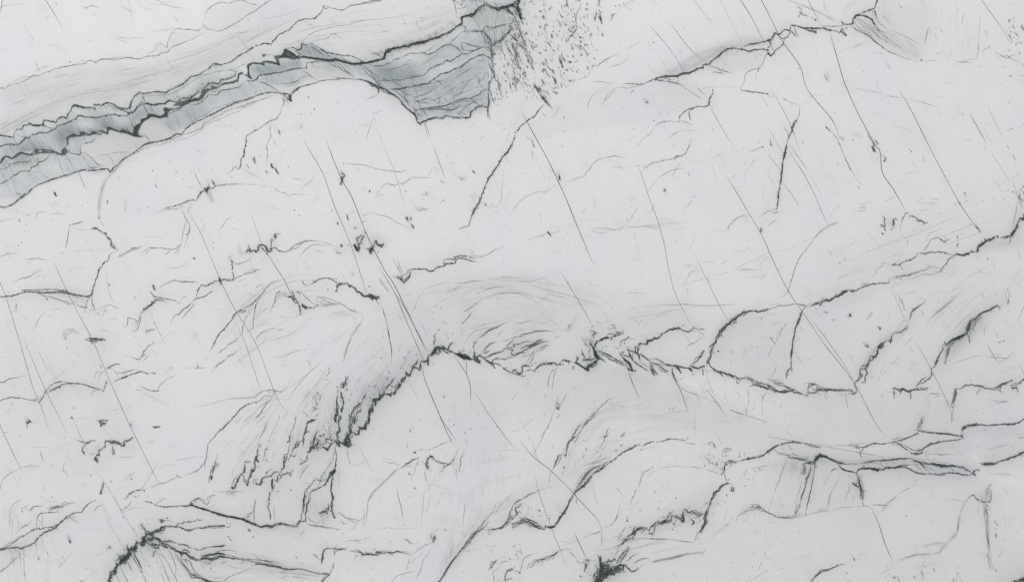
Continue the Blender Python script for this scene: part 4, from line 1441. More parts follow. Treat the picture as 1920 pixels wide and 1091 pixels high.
DATA['22'] = (960, 546, .25, """
v .45 .4 1; 0,12 60,15 120,30 170,42
v .35 .2 1; 170,42 240,62 320,78
v .4 .4 1; 285,22 340,38 420,50
w 2 .5; 25,65
v .4 .25 1; 870,15 980,12
v .3 .2 1; 1000,125 1080,105 1200,98 1300,100
v .5 .4 .5; 1170,105 1300,98 1420,108 1550,105 1690,95
v .45 .35 1; 1060,210 1120,165 1180,145 1280,135
v .35 .2 1; 1280,135 1400,112 1550,105
v .35 .2 1; 605,130 660,115 715,80
v .4 .25 2; 20,240 90,230 160,220
v .5 .4 3; 0,225 20,240
v .35 .25 1.5; 380,290 420,260 490,170
v .4 .3 1.5; 340,330 400,300
v .6 .3 1; 415,290 435,255
s 3 .1; 480,200 430,300
b .5 .45 3 3; 0,340 60,310 150,300 230,300 320,305
b .5 .5 3 3; 0,420 60,400 120,390 180,370 240,370
b .5 .5 3 3; 0,470 60,440 120,430 170,410 230,390 300,375
b .5 .5 3 3; 0,500 80,480 140,450 200,400 260,390
v .8 .5 3; 180,380 220,368 250,375
v .5 .45 3; 120,550 140,500 180,460 190,420
v .4 .4 3; 90,560 120,520 150,470 160,430
v .6 .5 3; 0,450 50,450 100,430 110,400
s 16 .12; 0,400 100,420 220,390 300,400
s 14 .05; 40,300 200,250
v .5 .4 2; 0,360 50,370 120,340
b .8 .8 4 3; 0,605 40,600 60,610 80,590 75,570 100,560 130,550
v .7 .7 3; 50,600 80,630 95,635 100,615 120,600 160,595
v .6 .55 2; 150,600 180,580 230,545 280,540
v .6 .6 2; 170,585 220,555 250,545 300,545
v .5 .5 3; 180,570 200,540 250,530 300,540
b .9 .85 3.5 2; 300,540 340,545 390,545 400,520 440,530 470,550 500,545 530,570 560,585
v .7 .7 3; 390,515 420,535 460,540 500,535
v 1 .8 3; 455,580 465,560 475,545
v .8 .7 3; 530,565 555,575 570,595
v 1.2 .9 4; 555,570 575,550 600,545 600,570
v 1.4 .85 5; 560,570 600,555 640,540 640,515
b 1 .7 7 4; 520,540 560,525 600,510 640,500
v 1.3 .9 2; 585,395 605,420 620,460 640,500
v 1.6 .9 2; 610,430 630,470 645,510
v 1.6 .9 2; 635,480 665,510 690,525
v 1 .8 1; 640,510 680,510 700,530
v .8 .7 3; 480,490 470,530 490,540
v .6 .65 4; 520,450 530,480 560,500 590,500
v .6 .65 4; 590,410 580,450 575,490
v .5 .6 4; 480,490 510,500 540,480
b .5 .5 9 4; 510,430 560,470 590,500
d 50 4 .5 -60; 560,280 650,290 640,360 600,400 520,420 540,340
d 35 4 .5 20; 700,250 790,240 830,330 760,310 700,300
v .6 .6 4; 580,290 600,320 640,310
v .6 .6 4; 590,350 620,330 650,330
v 1.1 .85 3; 620,390 640,370 670,355 700,345 740,345
v 1 .75 3; 740,350 780,330 820,320 830,310
v .8 .7 4; 710,335 740,320 770,325
v .5 .55 4; 760,320 790,300 830,320
v .8 .8 3; 610,420 625,395 630,380
s 6 .2; 600,380 700,340 800,310
v .7 .7 1.5; 650,450 700,470 740,490 790,510 830,535 870,560
v .7 .6 1; 640,470 700,500 740,515 800,535 850,560
v .6 .6 1; 690,500 720,530
f 16 .4 50,30; 650,460 740,500 850,540
v .9 .8 1.5; 865,545 890,580 925,597
v 1.2 .85 1.5; 810,465 820,490 850,520 880,550 895,580
v .8 .75 2; 805,460 850,470 855,485 885,490 880,460 865,435
v .7 .7 1.5; 875,440 890,480 900,520 940,550 970,575
v .6 .6 1; 950,490 1000,540 1020,580
v .5 .5 1; 940,460 990,510 1030,560 1060,610
v .5 .4 1; 870,440 930,460 1000,480
v .6 .65 3; 790,425 810,430 815,395 830,370 860,350 880,345
v .6 .6 3; 850,360 880,355 915,360
v .5 .4 4; 680,415 710,410
k .6 .4; 770,430
v 1 .8 3; 930,455 920,430 925,405 940,415 940,440
v 1 .85 2; 930,450 945,480 950,495
b 1.1 .85 3 2; 945,400 980,395 1010,390 1030,365 1060,355 1100,345 1130,315 1170,295 1210,285 1250,275
b .8 .7 3 2; 1250,275 1290,292 1330,295 1360,275 1400,275
v .6 .6 3; 1230,285 1270,270 1290,255
v .6 .5 3; 1270,285 1320,300 1370,290
v .5 .4 1; 1400,278 1440,285
v .4 .3 1.5; 1380,290 1410,320 1445,330
v .45 .4 1.5; 1310,425 1340,390 1370,380 1400,355 1440,345
s 5 .15; 1000,380 1200,270
f 26 .45 50,60; 940,460 1000,490 1060,530 1120,545
f 24 .4 50,70; 1000,520 1060,550 1150,540
f 20 .4 30,60; 1050,540 1120,560 1190,580
v .7 .7 2; 1000,540 1040,570 1060,620 1085,625
v .8 .75 3; 1020,560 1045,590 1055,610
v .6 .6 1; 1080,530 1130,560 1190,590
v .5 .55 1; 1050,540 1110,580 1160,620
v .5 .5 1; 1140,530 1170,550 1220,560
v .6 .6 2; 1160,550 1200,545 1230,555
b 1 .85 3 2; 1200,545 1250,560 1300,572 1340,570
v .9 .8 1; 1230,560 1265,595
v .8 .7 1; 1320,575 1350,598
v .9 .8 2; 1195,580 1200,610 1210,640
v .7 .7 2; 1200,585 1240,570
h .5 .6; 1210,640 1250,700 1280,765 1310,830 1322,890
v .9 .8 1.5; 1320,570 1380,578 1420,565 1460,560
v .7 .7 1.5; 1340,560 1380,520 1410,490 1430,450 1470,435
b 1.1 .85 3.5 3; 1460,560 1465,520 1490,490 1495,450 1510,410 1530,360
v .9 .8 2; 1470,435 1500,400 1530,370
v 1 .75 3; 1455,520 1475,540 1485,560
b 1.2 .85 4 4; 1520,390 1540,330 1560,300 1600,260 1640,225 1680,200
b .8 .7 4 3; 1640,230 1690,190 1740,160 1800,145
v .9 .8 2; 1660,210 1690,185 1740,160 1790,148 1850,145 1918,132
v .7 .7 3; 1650,240 1680,230 1665,210
v .6 .6 4; 1720,180 1750,175 1760,160
v .7 .65 2; 1600,270 1560,310 1580,340
s 7 .2; 1500,380 1560,290 1660,200
f 10 .25 -20,-20; 1500,400 1560,290 1620,230
k 1.2 .7; 1548,450
k .9 .6; 1518,465
v .6 .6 3; 1535,445 1555,455
k .7 .4; 1838,415
k .6 .3; 1797,415
v .6 .5 1; 1865,205 1873,220
v .8 .65 1; 1590,660 1600,670
b 1 .85 3.5 2; 1485,560 1530,590 1560,602 1610,615 1650,635 1700,655 1740,648
v .8 .75 2; 1550,600 1580,635
b .9 .8 4 3; 1740,645 1790,665 1830,690 1870,705 1918,730
v .8 .75 2; 1750,645 1820,670 1880,690 1918,700
v .7 .6 2; 1770,710 1830,705 1880,720
v .6 .6 4; 1680,660 1690,690 1710,670
v .6 .5 3; 1630,620 1660,640
f 10 .3 10,40; 1430,580 1560,610 1700,670
f 12 .18 20,70; 1240,600 1400,600 1560,640
v .5 .4 1; 1430,580 1440,620 1430,640
v .4 .25 1; 1450,600 1480,700 1520,790
v .6 .4 1; 1490,775 1510,810
h .5 .5; 1555,850 1580,915
v .5 .35 1; 1220,690 1300,745 1380,775 1460,805
v .4 .25 1; 1460,805 1540,840
v .5 .5 .5; 1625,880 1690,910 1750,925
v .4 .3 .5; 1750,925 1918,980
v .4 .4 1; 1770,720 1775,800 1765,880
v .5 .4 2; 1750,880 1760,905
v .5 .45 1.5; 1910,755 1880,790 1870,840
v .4 .3 1; 1870,840 1880,930
v .35 .2 1; 1640,500 1640,560
v .5 .55 .5; 865,585 890,660 930,740
v .4 .35 1; 930,740 960,805
v .4 .4 1; 345,575 295,610 280,660 265,700 250,780
v .4 .4 1; 330,590 310,650 295,730
v .5 .4 1; 255,755 245,800
f 14 .15 -20,160; 100,620 200,620 380,590
v .5 .45 1; 335,820 330,860 350,890
v .9 .8 2; 330,865 345,885 355,885 345,845
v .4 .4 1; 415,760 380,820 360,860
v .5 .45 1.5; 325,870 305,920 290,960 270,1010 220,1091
v .6 .5 2; 355,920 345,950
v .4 .3 2; 240,930 250,910
v .4 .3 1; 345,780 335,830
v .4 .35 2; 80,1000 120,1000 140,965 170,948
v .4 .25 1; 40,760 0,810
v .35 .2 1; 0,1050 60,1040 70,1020
k .6 .3; 310,1018
k .5 .3; 75,300
v .6 .55 1; 775,795 720,810 680,850 640,890 600,930 560,975 530,1010 510,1050 480,1091
v .6 .55 1.5; 650,900 600,950 560,980 530,1030
v .7 .6 2; 520,990 490,1020 470,1060 450,1091
v .6 .5 3; 540,1000 570,980 560,960
f 10 .2 -12,30; 720,820 640,880 560,970
v .8 .55 2; 695,1091 720,1070
v .7 .5 3; 700,1070 730,1020
v .9 .6 2; 820,1085 850,1055
v .4 .3 1; 830,1060 860,1048
k .7 .5; 1180,882
k .7 .5; 1203,882
k .7 .4; 1220,868
v .5 .35 2; 810,860 840,858
k .6 .3; 1078,788
v .35 .12 1; 900,870 980,880
v .35 .15 1; 1370,890 1370,1091
v .3 .15 1; 1250,1010 1400,1030
s 5 .06; 1100,940 800,930
k .7 .4; 640,235
k .5 .3; 695,178
k .6 .3; 950,160
k .7 .35; 935,235
k .7 .35; 965,220
""")
DATA['32'] = (1440, 546, .25, """
v .6 .6 1.5; 0,135 40,125 80,108 130,108 190,98 250,95
v .4 .3 2; 0,95 60,97 120,108
v .4 .35 1; 100,45 150,5
v .7 .6 3; 220,100 260,95 290,110
b 1.1 .85 3 3; 285,115 330,108 370,90 410,85 440,70 470,72 500,45 530,35 560,10 590,0
v .7 .6 4; 400,70 440,65 460,80
v .6 .5 3; 300,100 380,80 420,40
v .7 .5 2; 620,0 640,10
v .9 .85 1; 290,110 265,135 250,160 240,190 225,235 205,280 195,340 185,390 178,440 172,500 175,570
v .9 .75 2; 235,200 222,245 205,275
v 1 .8 2; 180,430 176,480
b .8 .75 3.5 2; 175,570 160,580 135,600 142,655
v .8 .7 3; 170,575 178,605
v .6 .6 4; 410,155 430,155 455,158
k .6 .4; 392,188
k .5 .3; 343,155
v .8 .7 3; 600,190 615,170 625,185
s 2.5 .2; 590,180 620,190
v .7 .5 1; 470,218 500,212
v 1 .75 1; 838,265 840,295
s 2 .2; 830,260 838,290
v .5 .5 2; 130,240 135,260
v .6 .5 3; 130,260 95,295 85,330 65,360 75,380
v .7 .5 3; 20,350 45,380 60,400
k 1.2 .5; 20,350
v .4 .35 1; 35,410 0,490
v .35 .2 1; 760,150 740,210 730,245
v .4 .35 1; 785,150 745,215
k .7 .4; 422,320
v .35 .25 1; 235,250 270,310
v .35 .35 1; 470,375 500,435
v .35 .15 1; 190,420 240,500 270,560
v .7 .6 1.5; 725,405 740,415 745,400
s 2.5 .35; 725,395 740,410
v .4 .35 1; 65,550 50,600 20,650
v .4 .3 2; 1065,210 1070,165 1100,125 1150,100 1200,40
v .6 .55 2; 1055,210 1068,200 1075,160 1110,120 1150,105
v .35 .2 1; 1200,40 1260,10 1320,0
v .3 .25 1; 1150,140 1175,190
v .4 .25 2; 960,20 1010,70 1000,110
f 14 .15 -10,40; 960,40 1080,0 1160,60
v .5 .3 1; 1430,20 1370,75 1300,130 1260,170 1225,210
s 3 .18; 1400,40 1260,160
b .7 .6 4 3; 1055,235 1050,265 1010,285 970,300 940,325
b .9 .75 3 3; 940,325 925,360 920,385 900,370 870,375 840,400
b .9 .75 6 4; 880,380 850,400 825,420 830,450 815,480 790,510 770,520
b .8 .7 7 4; 790,500 760,530 730,560 700,600 690,650 660,680 640,700
b .7 .7 5 3; 720,540 700,570 690,610 700,640 670,670
v .8 .75 3; 740,600 730,640 720,680 690,690 660,700
v .6 .6 3; 640,690 660,730 670,760
s 8 .15; 900,360 800,480 700,600
f 10 .2 -20,-16; 900,360 800,470 700,580
v .4 .3 1; 1020,410 1060,370 1090,345
v .4 .2 1; 770,540 790,570
b .8 .75 2.5 2; 1740,120 1720,100 1680,125 1640,145 1600,160 1570,185 1560,210 1520,215 1510,240
v .6 .5 2; 1740,120 1735,140
b .6 .65 5 3; 1520,215 1500,270 1490,300 1480,320
b 1 .85 2.5 3; 1490,315 1440,340 1400,360 1350,385 1330,400
b .8 .75 3 2; 1340,390 1310,440 1280,480 1260,530 1215,585
v 1.1 .8 1.5; 1300,460 1270,510 1250,545
v .7 .7 2; 1380,390 1360,410 1340,470 1320,520 1300,550
f 20 .45 -14,70; 1340,400 1420,360 1490,320
f 20 .45 0,60; 1480,310 1520,230 1600,180
f 16 .35 -10,60; 1310,450 1360,410
s 12 .18; 1340,460 1440,400 1520,270 1620,180
f 14 .2 -6,60; 1560,200 1700,140
v .5 .45 1; 1510,390 1500,340 1490,310
v .5 .5 3; 1805,90 1800,50 1810,0
v .7 .65 2; 1800,60 1795,95
v .35 .3 2; 1780,10 1790,80
f 8 .3 -6,40; 1740,110 1790,70
v .5 .4 1; 1918,110 1895,170 1870,225
v .5 .35 2; 1640,255 1620,290 1625,330
v .4 .4 .5; 1695,285 1735,360
v .5 .45 .5; 1640,370 1690,470 1722,540
v .6 .5 1; 1720,382 1755,380
k .9 .7; 1765,370
v .35 .3 1; 1375,550 1450,520 1540,490 1620,480
v .4 .45 1; 1620,480 1660,495 1740,495 1780,502 1810,490
v .35 .3 1; 1720,545 1750,520 1800,495 1835,440
v .5 .45 .5; 1880,545 1900,590 1918,620
v .4 .4 1; 1835,455 1845,475
v .35 .12 1; 1700,600 1800,610
v .7 .7 1.5; 1225,590 1230,630 1215,655 1180,665 1160,690
b .7 .65 3 2; 1160,690 1190,660 1215,655
v .6 .55 2; 1180,645 1140,675 1115,700
v .6 .5 2; 1160,690 1110,720 1060,740
b 1 .8 3 2; 940,725 970,735 1000,740 1040,748 1090,742 1150,742
v .9 .75 2; 980,740 1000,735 1010,740
v .6 .6 2; 1110,728 1160,722 1215,720
v .6 .5 3; 940,730 945,770 950,810
v .6 .6 2; 1065,750 1072,780 1065,815
v .5 .45 1.5; 990,745 990,780
v .5 .4 1; 1100,740 1180,745 1230,720
v .35 .3 1; 730,685 800,685 860,695 900,710
v .5 .5 1.5; 1210,785 1215,765 1260,765 1300,768
v .4 .35 1; 1240,790 1300,785
v .4 .25 2; 1190,800 1210,830 1200,855 1220,850
v .5 .35 1; 1290,720 1340,735 1370,765 1395,790
s 5 .08; 1190,780 1190,840
b .8 .75 3 2; 1395,745 1410,735 1450,720 1485,698 1530,700 1580,708 1620,720 1680,728
b .9 .75 5 3; 1410,735 1405,770 1395,800 1385,840 1380,870
v .9 .7 4; 1400,740 1395,790
v .5 .4 2; 1385,860 1380,920 1375,980
v .4 .35 2; 1388,940 1370,990
b .9 .75 3 3; 1680,725 1720,720 1750,700 1790,680 1830,672
v .7 .7 3; 1610,730 1660,728 1700,735 1725,740
v .6 .5 1; 1540,702 1600,705 1640,700
b .9 .85 3 3; 1830,690 1870,695 1900,670 1918,660
v .7 .65 2; 1790,680 1820,665 1835,665
v .5 .5 2; 1600,730 1570,750 1565,780
v .4 .35 2; 1580,710 1600,745
f 20 .4 -12,50; 1690,730 1760,690 1840,700
v .8 .75 2; 1820,700 1835,730 1860,715 1870,750
v .6 .6 2; 1750,700 1740,740 1755,770
f 16 .35 10,40; 1830,690 1900,680
v .4 .35 1; 1640,800 1700,820 1760,825
v .5 .45 1; 1740,825 1810,825
v .4 .3 1; 1690,845 1760,830
k .6 .4; 1608,633
k .7 .4; 860,780
k .6 .3; 1218,352
k .7 .3; 47,828
k .5 .2; 918,240
k .5 .2; 1165,480
v .6 .55 1; 290,770 295,795
b 1 .8 3.5 3; 0,705 40,730 90,755 130,755 180,735
v .8 .8 2; 0,720 50,740 100,750 160,740 220,760 290,780
v .8 .7 1.5; 40,690 110,705 160,730 200,740 260,770
v .7 .6 1.5; 0,655 50,680 100,690 150,720
v .4 .35 1; 30,655 100,680
b .6 .6 5 3; 290,775 300,735 320,700 345,695
v .5 .5 2; 320,710 345,698 370,710 360,735 335,730 320,712
v .9 .6 3; 330,695 350,690
v .5 .45 2; 270,690 330,690 400,705 440,735
b .9 .8 3 2; 290,755 350,760 380,735 430,742 490,738 560,742 620,750 660,760
v .8 .7 2; 370,715 430,735 500,740 560,745
v .7 .6 3; 600,765 640,768 665,750
v .6 .6 3; 560,740 610,735 650,745
v .7 .6 2; 430,740 440,760
v .4 .35 1; 585,760 595,880
v .4 .3 1; 420,770 435,810
f 12 .2 4,60; 300,770 440,760 660,770
f 8 .12 -10,70; 660,760 900,730
v .35 .3 1; 75,880 110,850
v .3 .2 1; 130,1040 180,1080
v .4 .2 1; 1200,880 1170,960
b .7 .55 6 3; 1170,940 1150,990 1130,1010 1125,1040
s 5 .15; 1130,950 1140,1020
v .8 .75 1; 1055,1091 1090,1065 1120,1045
v .8 .75 1; 1120,1045 1200,1052 1290,1062 1370,1070 1430,1080 1455,1082
v .5 .4 2; 1120,1000 1122,1045
b 1 .85 2.5 3; 1450,1045 1460,1030 1500,1005 1560,995 1610,998
v .9 .85 1; 1600,998 1650,1005 1720,998 1780,995 1840,992 1870,985 1918,958
v 1.4 .8 3; 1455,1035 1480,1018
v .6 .5 2; 1560,992 1580,990
v .5 .4 2; 1615,1040 1640,1035
v .4 .3 2; 1680,1015 1670,1030
v .5 .45 1; 1450,1050 1455,1082
k .7 .4; 1330,1042
v .6 .5 1; 1780,998 1830,1000
ps .08 4; 1455,1050 1500,1010 1600,1000 1870,990 1918,960 1918,1091 1455,1091
v .35 .2 1; 1860,1075 1918,1060
""")
DATA['X1'] = (480, 780, .125, """
v .5 .45 1.5; 10,110 60,60 130,0
v .5 .45 2; 190,50 150,110 130,200 90,270 60,350 45,380
v .7 .65 2; 45,380 40,460 25,520 20,590
v .5 .5 3; 45,470 100,400
v .8 .75 3; 20,590 0,610 10,650 40,690
v .6 .5 3; 15,590 60,580
v .4 .3 1; 360,0 320,90 290,160 240,240 200,340 180,440
v .5 .45 2; 180,440 160,495 140,500 130,580 110,660
v .6 .55 2; 145,490 175,505
v .6 .5 2; 90,655 120,655
v .5 .45 3; 180,635 150,650 170,690
v .4 .35 1; 290,545 250,590 240,635
v .6 .55 2; 600,0 590,90 560,170 530,240 520,290
v .8 .7 5; 520,270 520,320 480,360 470,390
v 1 .6 5; 500,310 520,330
v .4 .35 3; 470,390 450,440
b .9 .8 2.5 2; 915,40 870,60 830,75 790,90 765,90 750,170 745,200 730,250 710,310 690,375
v .8 .7 2; 770,80 830,50 870,60
v 1 .7 2; 830,80 880,55
v .7 .65 1; 730,250 770,230 800,235
v .8 .75 2; 690,375 660,380 640,430 625,465 590,460
v .7 .6 2; 730,320 710,380 700,465
v .7 .65 3; 640,340 620,400 590,450 570,480 550,530 530,570
v .6 .55 3; 490,450 490,520 480,560
v .9 .8 2; 485,560 430,575 420,640 415,720 400,780 375,830
v .8 .7 2; 460,575 440,640 420,720
v .6 .6 3; 595,550 580,615 520,595 500,640 490,660 510,690
v .6 .6 3; 510,600 530,580
v .7 .65 2; 960,200 910,215 900,260 885,310 875,370 860,430
b .8 .7 5 3; 890,270 880,330 850,400 850,470 860,510
b .7 .65 5 3; 880,340 930,340 950,360 920,400 880,450 860,500
v .7 .6 3; 930,310 980,310 1010,280
k 1 .7; 1025,270
k .7 .5; 1015,155
k .7 .5; 1085,95
v .6 .5 2; 1095,155 1100,180
k .6 .4; 1113,225
v 1 .75 3; 1180,30 1190,90
v .8 .7 3; 1190,0 1180,50 1200,90
b 1.1 .8 3.5 3; 1265,0 1255,80 1245,140 1250,210 1220,260 1215,350
b .9 .75 5 3; 1400,90 1430,110 1410,180 1420,240 1400,300
b .8 .7 8 4; 1420,0 1440,80 1480,120 1500,60 1490,0
b 1 .8 5 3; 1540,150 1530,200 1530,260 1440,250 1420,240
b 1.2 .85 6 4; 1690,0 1690,90 1650,120 1640,180 1580,195 1550,160
v 1.4 .85 5; 1650,110 1630,180 1570,180
b 1.4 .85 9 5; 1420,230 1400,300 1380,360 1340,400 1290,400
v 1.6 .9 6; 1330,380 1380,420 1400,380
v 1.2 .85 3; 1400,320 1385,460
v .9 .7 3; 1450,290 1420,320
v 1.2 .9 5; 1340,350 1360,420 1380,440
v .8 .6 2; 1340,330 1350,380
v 1 .8 3; 1215,350 1260,380 1290,400 1330,390
v 1.4 .9 3; 1160,400 1190,380 1220,410 1250,445
v 1 .8 3; 1240,370 1255,450
v 1.1 .9 1.5; 1160,395 1130,420 1100,460 1070,480 1040,470 1000,462
v .8 .7 3; 1180,370 1140,350 1100,340 1050,360 1040,390 1000,415 960,430 950,470 930,510
v .6 .6 3; 1105,340 1110,300 1130,290
v .6 .5 3; 1040,380 1100,410 1150,400
v .7 .65 3; 960,430 900,480 930,510
b .9 .75 5 3; 940,380 900,430 860,470 820,470
b 1.1 .85 3 2; 860,460 820,465 800,500 795,540 770,535
v .9 .85 1; 770,540 772,600 770,640 740,670 700,695 670,715
v .5 .5 2; 760,600 740,630
v .5 .4 1; 640,655 690,668 730,665
f 5 .3 -8,20; 800,700 740,780 680,860
v .6 .5 1; 800,740 740,800 690,850 655,945
v .4 .35 1; 770,720 700,800 680,840
v .6 .6 1; 1190,440 1200,540 1210,600 1200,680 1190,760 1180,810
v .9 .8 1; 1210,620 1195,700 1182,820
v .5 .45 1; 1190,450 1170,560 1150,660 1100,740 1040,810 960,900
v 1.6 .75 3; 1180,820 1130,860
v .9 .75 2; 1180,830 1120,880 1070,960 1030,1020
v .7 .65 2; 1150,810 1100,880 1060,960
v .6 .5 1; 1060,800 980,900 940,970
v .5 .45 1; 1370,470 1380,570 1400,680 1420,770
v .4 .3 1; 1410,440 1480,425 1550,425
h .3 .3; 1560,470 1640,640 1750,850
v .4 .3 2; 1250,790 1240,900 1240,1040
b .6 .6 4 2; 20,600 0,650
v .7 .6 1; 150,900 165,840 210,795 250,800
v .7 .6 1.5; 250,850 290,830 330,830 380,860
v .7 .65 2; 240,860 300,830
v 1 .8 2; 120,915 180,905 240,890 250,860
v .9 .7 3; 380,860 420,885 460,850 480,850 520,890 555,800
v .9 .75 3; 0,1005 40,1020 90,980 100,930 130,915
v .9 .75 2; 250,930 290,960 320,990 320,950 340,900 350,870
v .7 .6 2; 340,960 370,930 380,890 440,870
b .8 .7 3 2; 240,930 240,1020 240,1088
v .4 .3 1; 10,740 70,790
v .5 .4 3; 640,360 560,460
d 30 3 .5 -60; 900,200 1200,200 1180,380 950,400
s 10 .12; 860,420 1100,380 1300,360 1400,200
""")
DATA['X2'] = (380, 880, .1668, """
v .8 .8 2; 455,30 430,40 410,70 395,110 390,140 365,190 320,205
v .5 .4 3; 350,110 340,160 320,200
v .8 .75 2; 580,0 550,20 540,80 515,110 505,180 490,160 455,70
v .9 .8 4; 550,0 580,15
b .9 .7 3 2; 320,205 360,205
v 1 .7 2; 100,60 98,110
v .5 .3 1; 100,110 60,160
v .7 .6 2; 60,150 100,0
v .5 .4 2; 560,175 580,115 640,110
v .8 .75 2; 630,170 600,150
v .9 .75 2; 630,170 670,120 680,90
b .9 .7 4 3; 780,100 775,150 790,190 780,240
v .9 .8 2; 770,240 750,260 745,310 735,350 735,390 745,440 755,500 760,550
v .5 .35 1; 730,350 720,370
v .45 .4 1; 800,390 800,470 810,560 818,600
v .6 .5 3; 820,240 860,235
k .9 .7; 992,230
k .7 .5; 755,380
v .7 .6 1; 600,310 590,380 575,430 575,520 580,580 600,610
v .6 .5 2; 460,545 500,500 560,480 575,440
v .5 .5 2; 480,560 530,520 560,490
v 1.3 .9 3; 455,545 480,565
v 1.1 .9 1; 0,440 80,465 180,500 280,520 360,540 440,555 500,580 550,605 600,620
v 1.3 .93 .8; 540,600 600,625 650,642 700,630 740,630 785,635 830,608 900,608 960,622 1060,640
v .9 .6 1; 600,615 650,650 690,640
f 8 .35 -16,30; 640,640 760,640 860,615 960,640 1060,650
v .6 .5 1; 850,620 830,660
v 1 .5 2; 740,660 790,645
s 8 .2; 700,660 850,640 1060,680 1130,680
v .5 .35 1; 1150,670 1100,740
v .9 .85 1.5; 1060,640 1085,610 1090,580 1110,555 1110,500 1130,470
b .9 .8 3 3; 1130,470 1130,400 1140,340 1150,270 1165,220
v .8 .7 2; 1050,620 1090,570
v .8 .75 2; 1100,580 1155,578 1160,550
b .9 .8 2.5 2; 1160,555 1155,490 1170,450 1170,390 1200,340 1205,270
b .8 .7 3 2; 1205,265 1250,230 1320,200 1370,170 1420,90 1470,20
b .6 .55 5 3; 1170,210 1230,160 1270,110 1330,130 1400,90
v .6 .5 2; 1300,190 1320,140 1380,60
v .7 .65 1; 1160,590 1200,620 1280,630 1340,640 1400,650 1480,662
v .5 .5 1.5; 1480,662 1520,675 1550,665
v .5 .4 2; 1180,530 1220,580 1270,610
v .4 .35 1; 1270,610 1340,570
v .4 .35 2; 1355,540 1360,620
b 1.4 .85 3 2; 1480,0 1440,60
b 1 .85 2.5 2; 1460,80 1450,150 1445,230 1460,290 1460,330 1450,370
v 1 .8 3; 1460,90 1480,110
v 1 .85 3; 1475,290 1455,350
b 1.1 .85 3 3; 1450,370 1450,430 1470,500
v .9 .8 2; 1470,500 1490,540 1470,530
v .8 .8 3; 1410,370 1410,440 1440,470 1465,500
b 1 .8 4 3; 1415,430 1380,460 1350,470 1310,490
v .9 .75 3; 1330,490 1380,480 1405,500 1410,440
v .5 .45 3; 1310,540 1350,520 1370,500
s 14 .25; 1260,450 1300,480 1340,520
v .4 .35 1; 1500,510 1530,480 1580,490
v .6 .5 1.5; 1520,485 1600,530 1680,560 1760,570
v .5 .45 1; 1600,540 1680,580 1740,600
v .5 .5 2; 1740,595 1760,570 1790,560 1810,530
v .4 .4 1.5; 1810,430 1820,520 1810,600 1780,660
v .45 .4 1; 1860,350 1855,440 1840,540 1835,620
v .5 .45 2; 1540,580 1570,580 1580,610 1620,600
v .4 .35 2; 1660,680 1700,650 1740,600
v .4 .3 1; 1860,350 1918,270
k .7 .5; 1572,715
v .5 .35 1; 1600,810 1680,790 1820,785
k .7 .5; 1835,768
k .5 .3; 1870,768
v .5 .45 2; 0,345 40,390 60,370 80,320 110,290 160,280
v .5 .5 2; 50,385 75,370
s 4 .25; 280,265 340,275
v .4 .3 2; 290,240 450,248
v .4 .3 1; 250,530 290,630
v .7 .65 1.5; 0,655 80,635 180,630 240,630 300,645 310,610
v .4 .35 1.5; 40,650 130,655 200,660
v .9 .7 1; 510,675 535,695
v .7 .5 1; 560,755 578,762
v .4 .3 1; 270,745 310,750
v .7 .5 1; 300,765 325,805
v .5 .5 1.5; 0,885 60,870 160,860 240,855 320,850
v .9 .45 1; 1040,965 1065,1000
v .5 .4 1; 0,970 100,950 180,935
v .9 .8 1.5; 0,1000 100,1000 150,985 200,975 280,985 380,1000 460,1015
v .5 .45 1.5; 150,930 200,910 300,900 370,920 380,950
v .6 .55 1.5; 0,965 80,945 170,940 260,955 400,990 560,1010 700,1025 880,1035
v .6 .6 1.5; 440,1005 560,1030 680,1060 860,1090
s 6 .15; 400,1000 600,1020 800,1060
v .5 .4 1.5; 0,1035 60,1030 80,1060
v .5 .4 1.5; 200,1055 260,1035
b .9 .75 3 3; 1340,1060 1350,1000 1355,950 1370,910 1400,885 1440,882
v .8 .7 2; 1440,882 1490,890 1560,895 1600,890
v .6 .55 2; 1480,940 1530,900 1580,885 1620,905
v .5 .4 2; 1460,890 1500,860 1520,830
v .6 .55 2; 1450,890 1480,920 1480,970
v .5 .4 2; 1600,890 1640,855
v .4 .3 2; 1250,950 1340,1030
v .5 .45 2; 1240,940 1280,970 1270,990
s 6 .15; 1320,880 1400,870 1340,960
v .35 .3 1; 1500,470 1350,560
""")
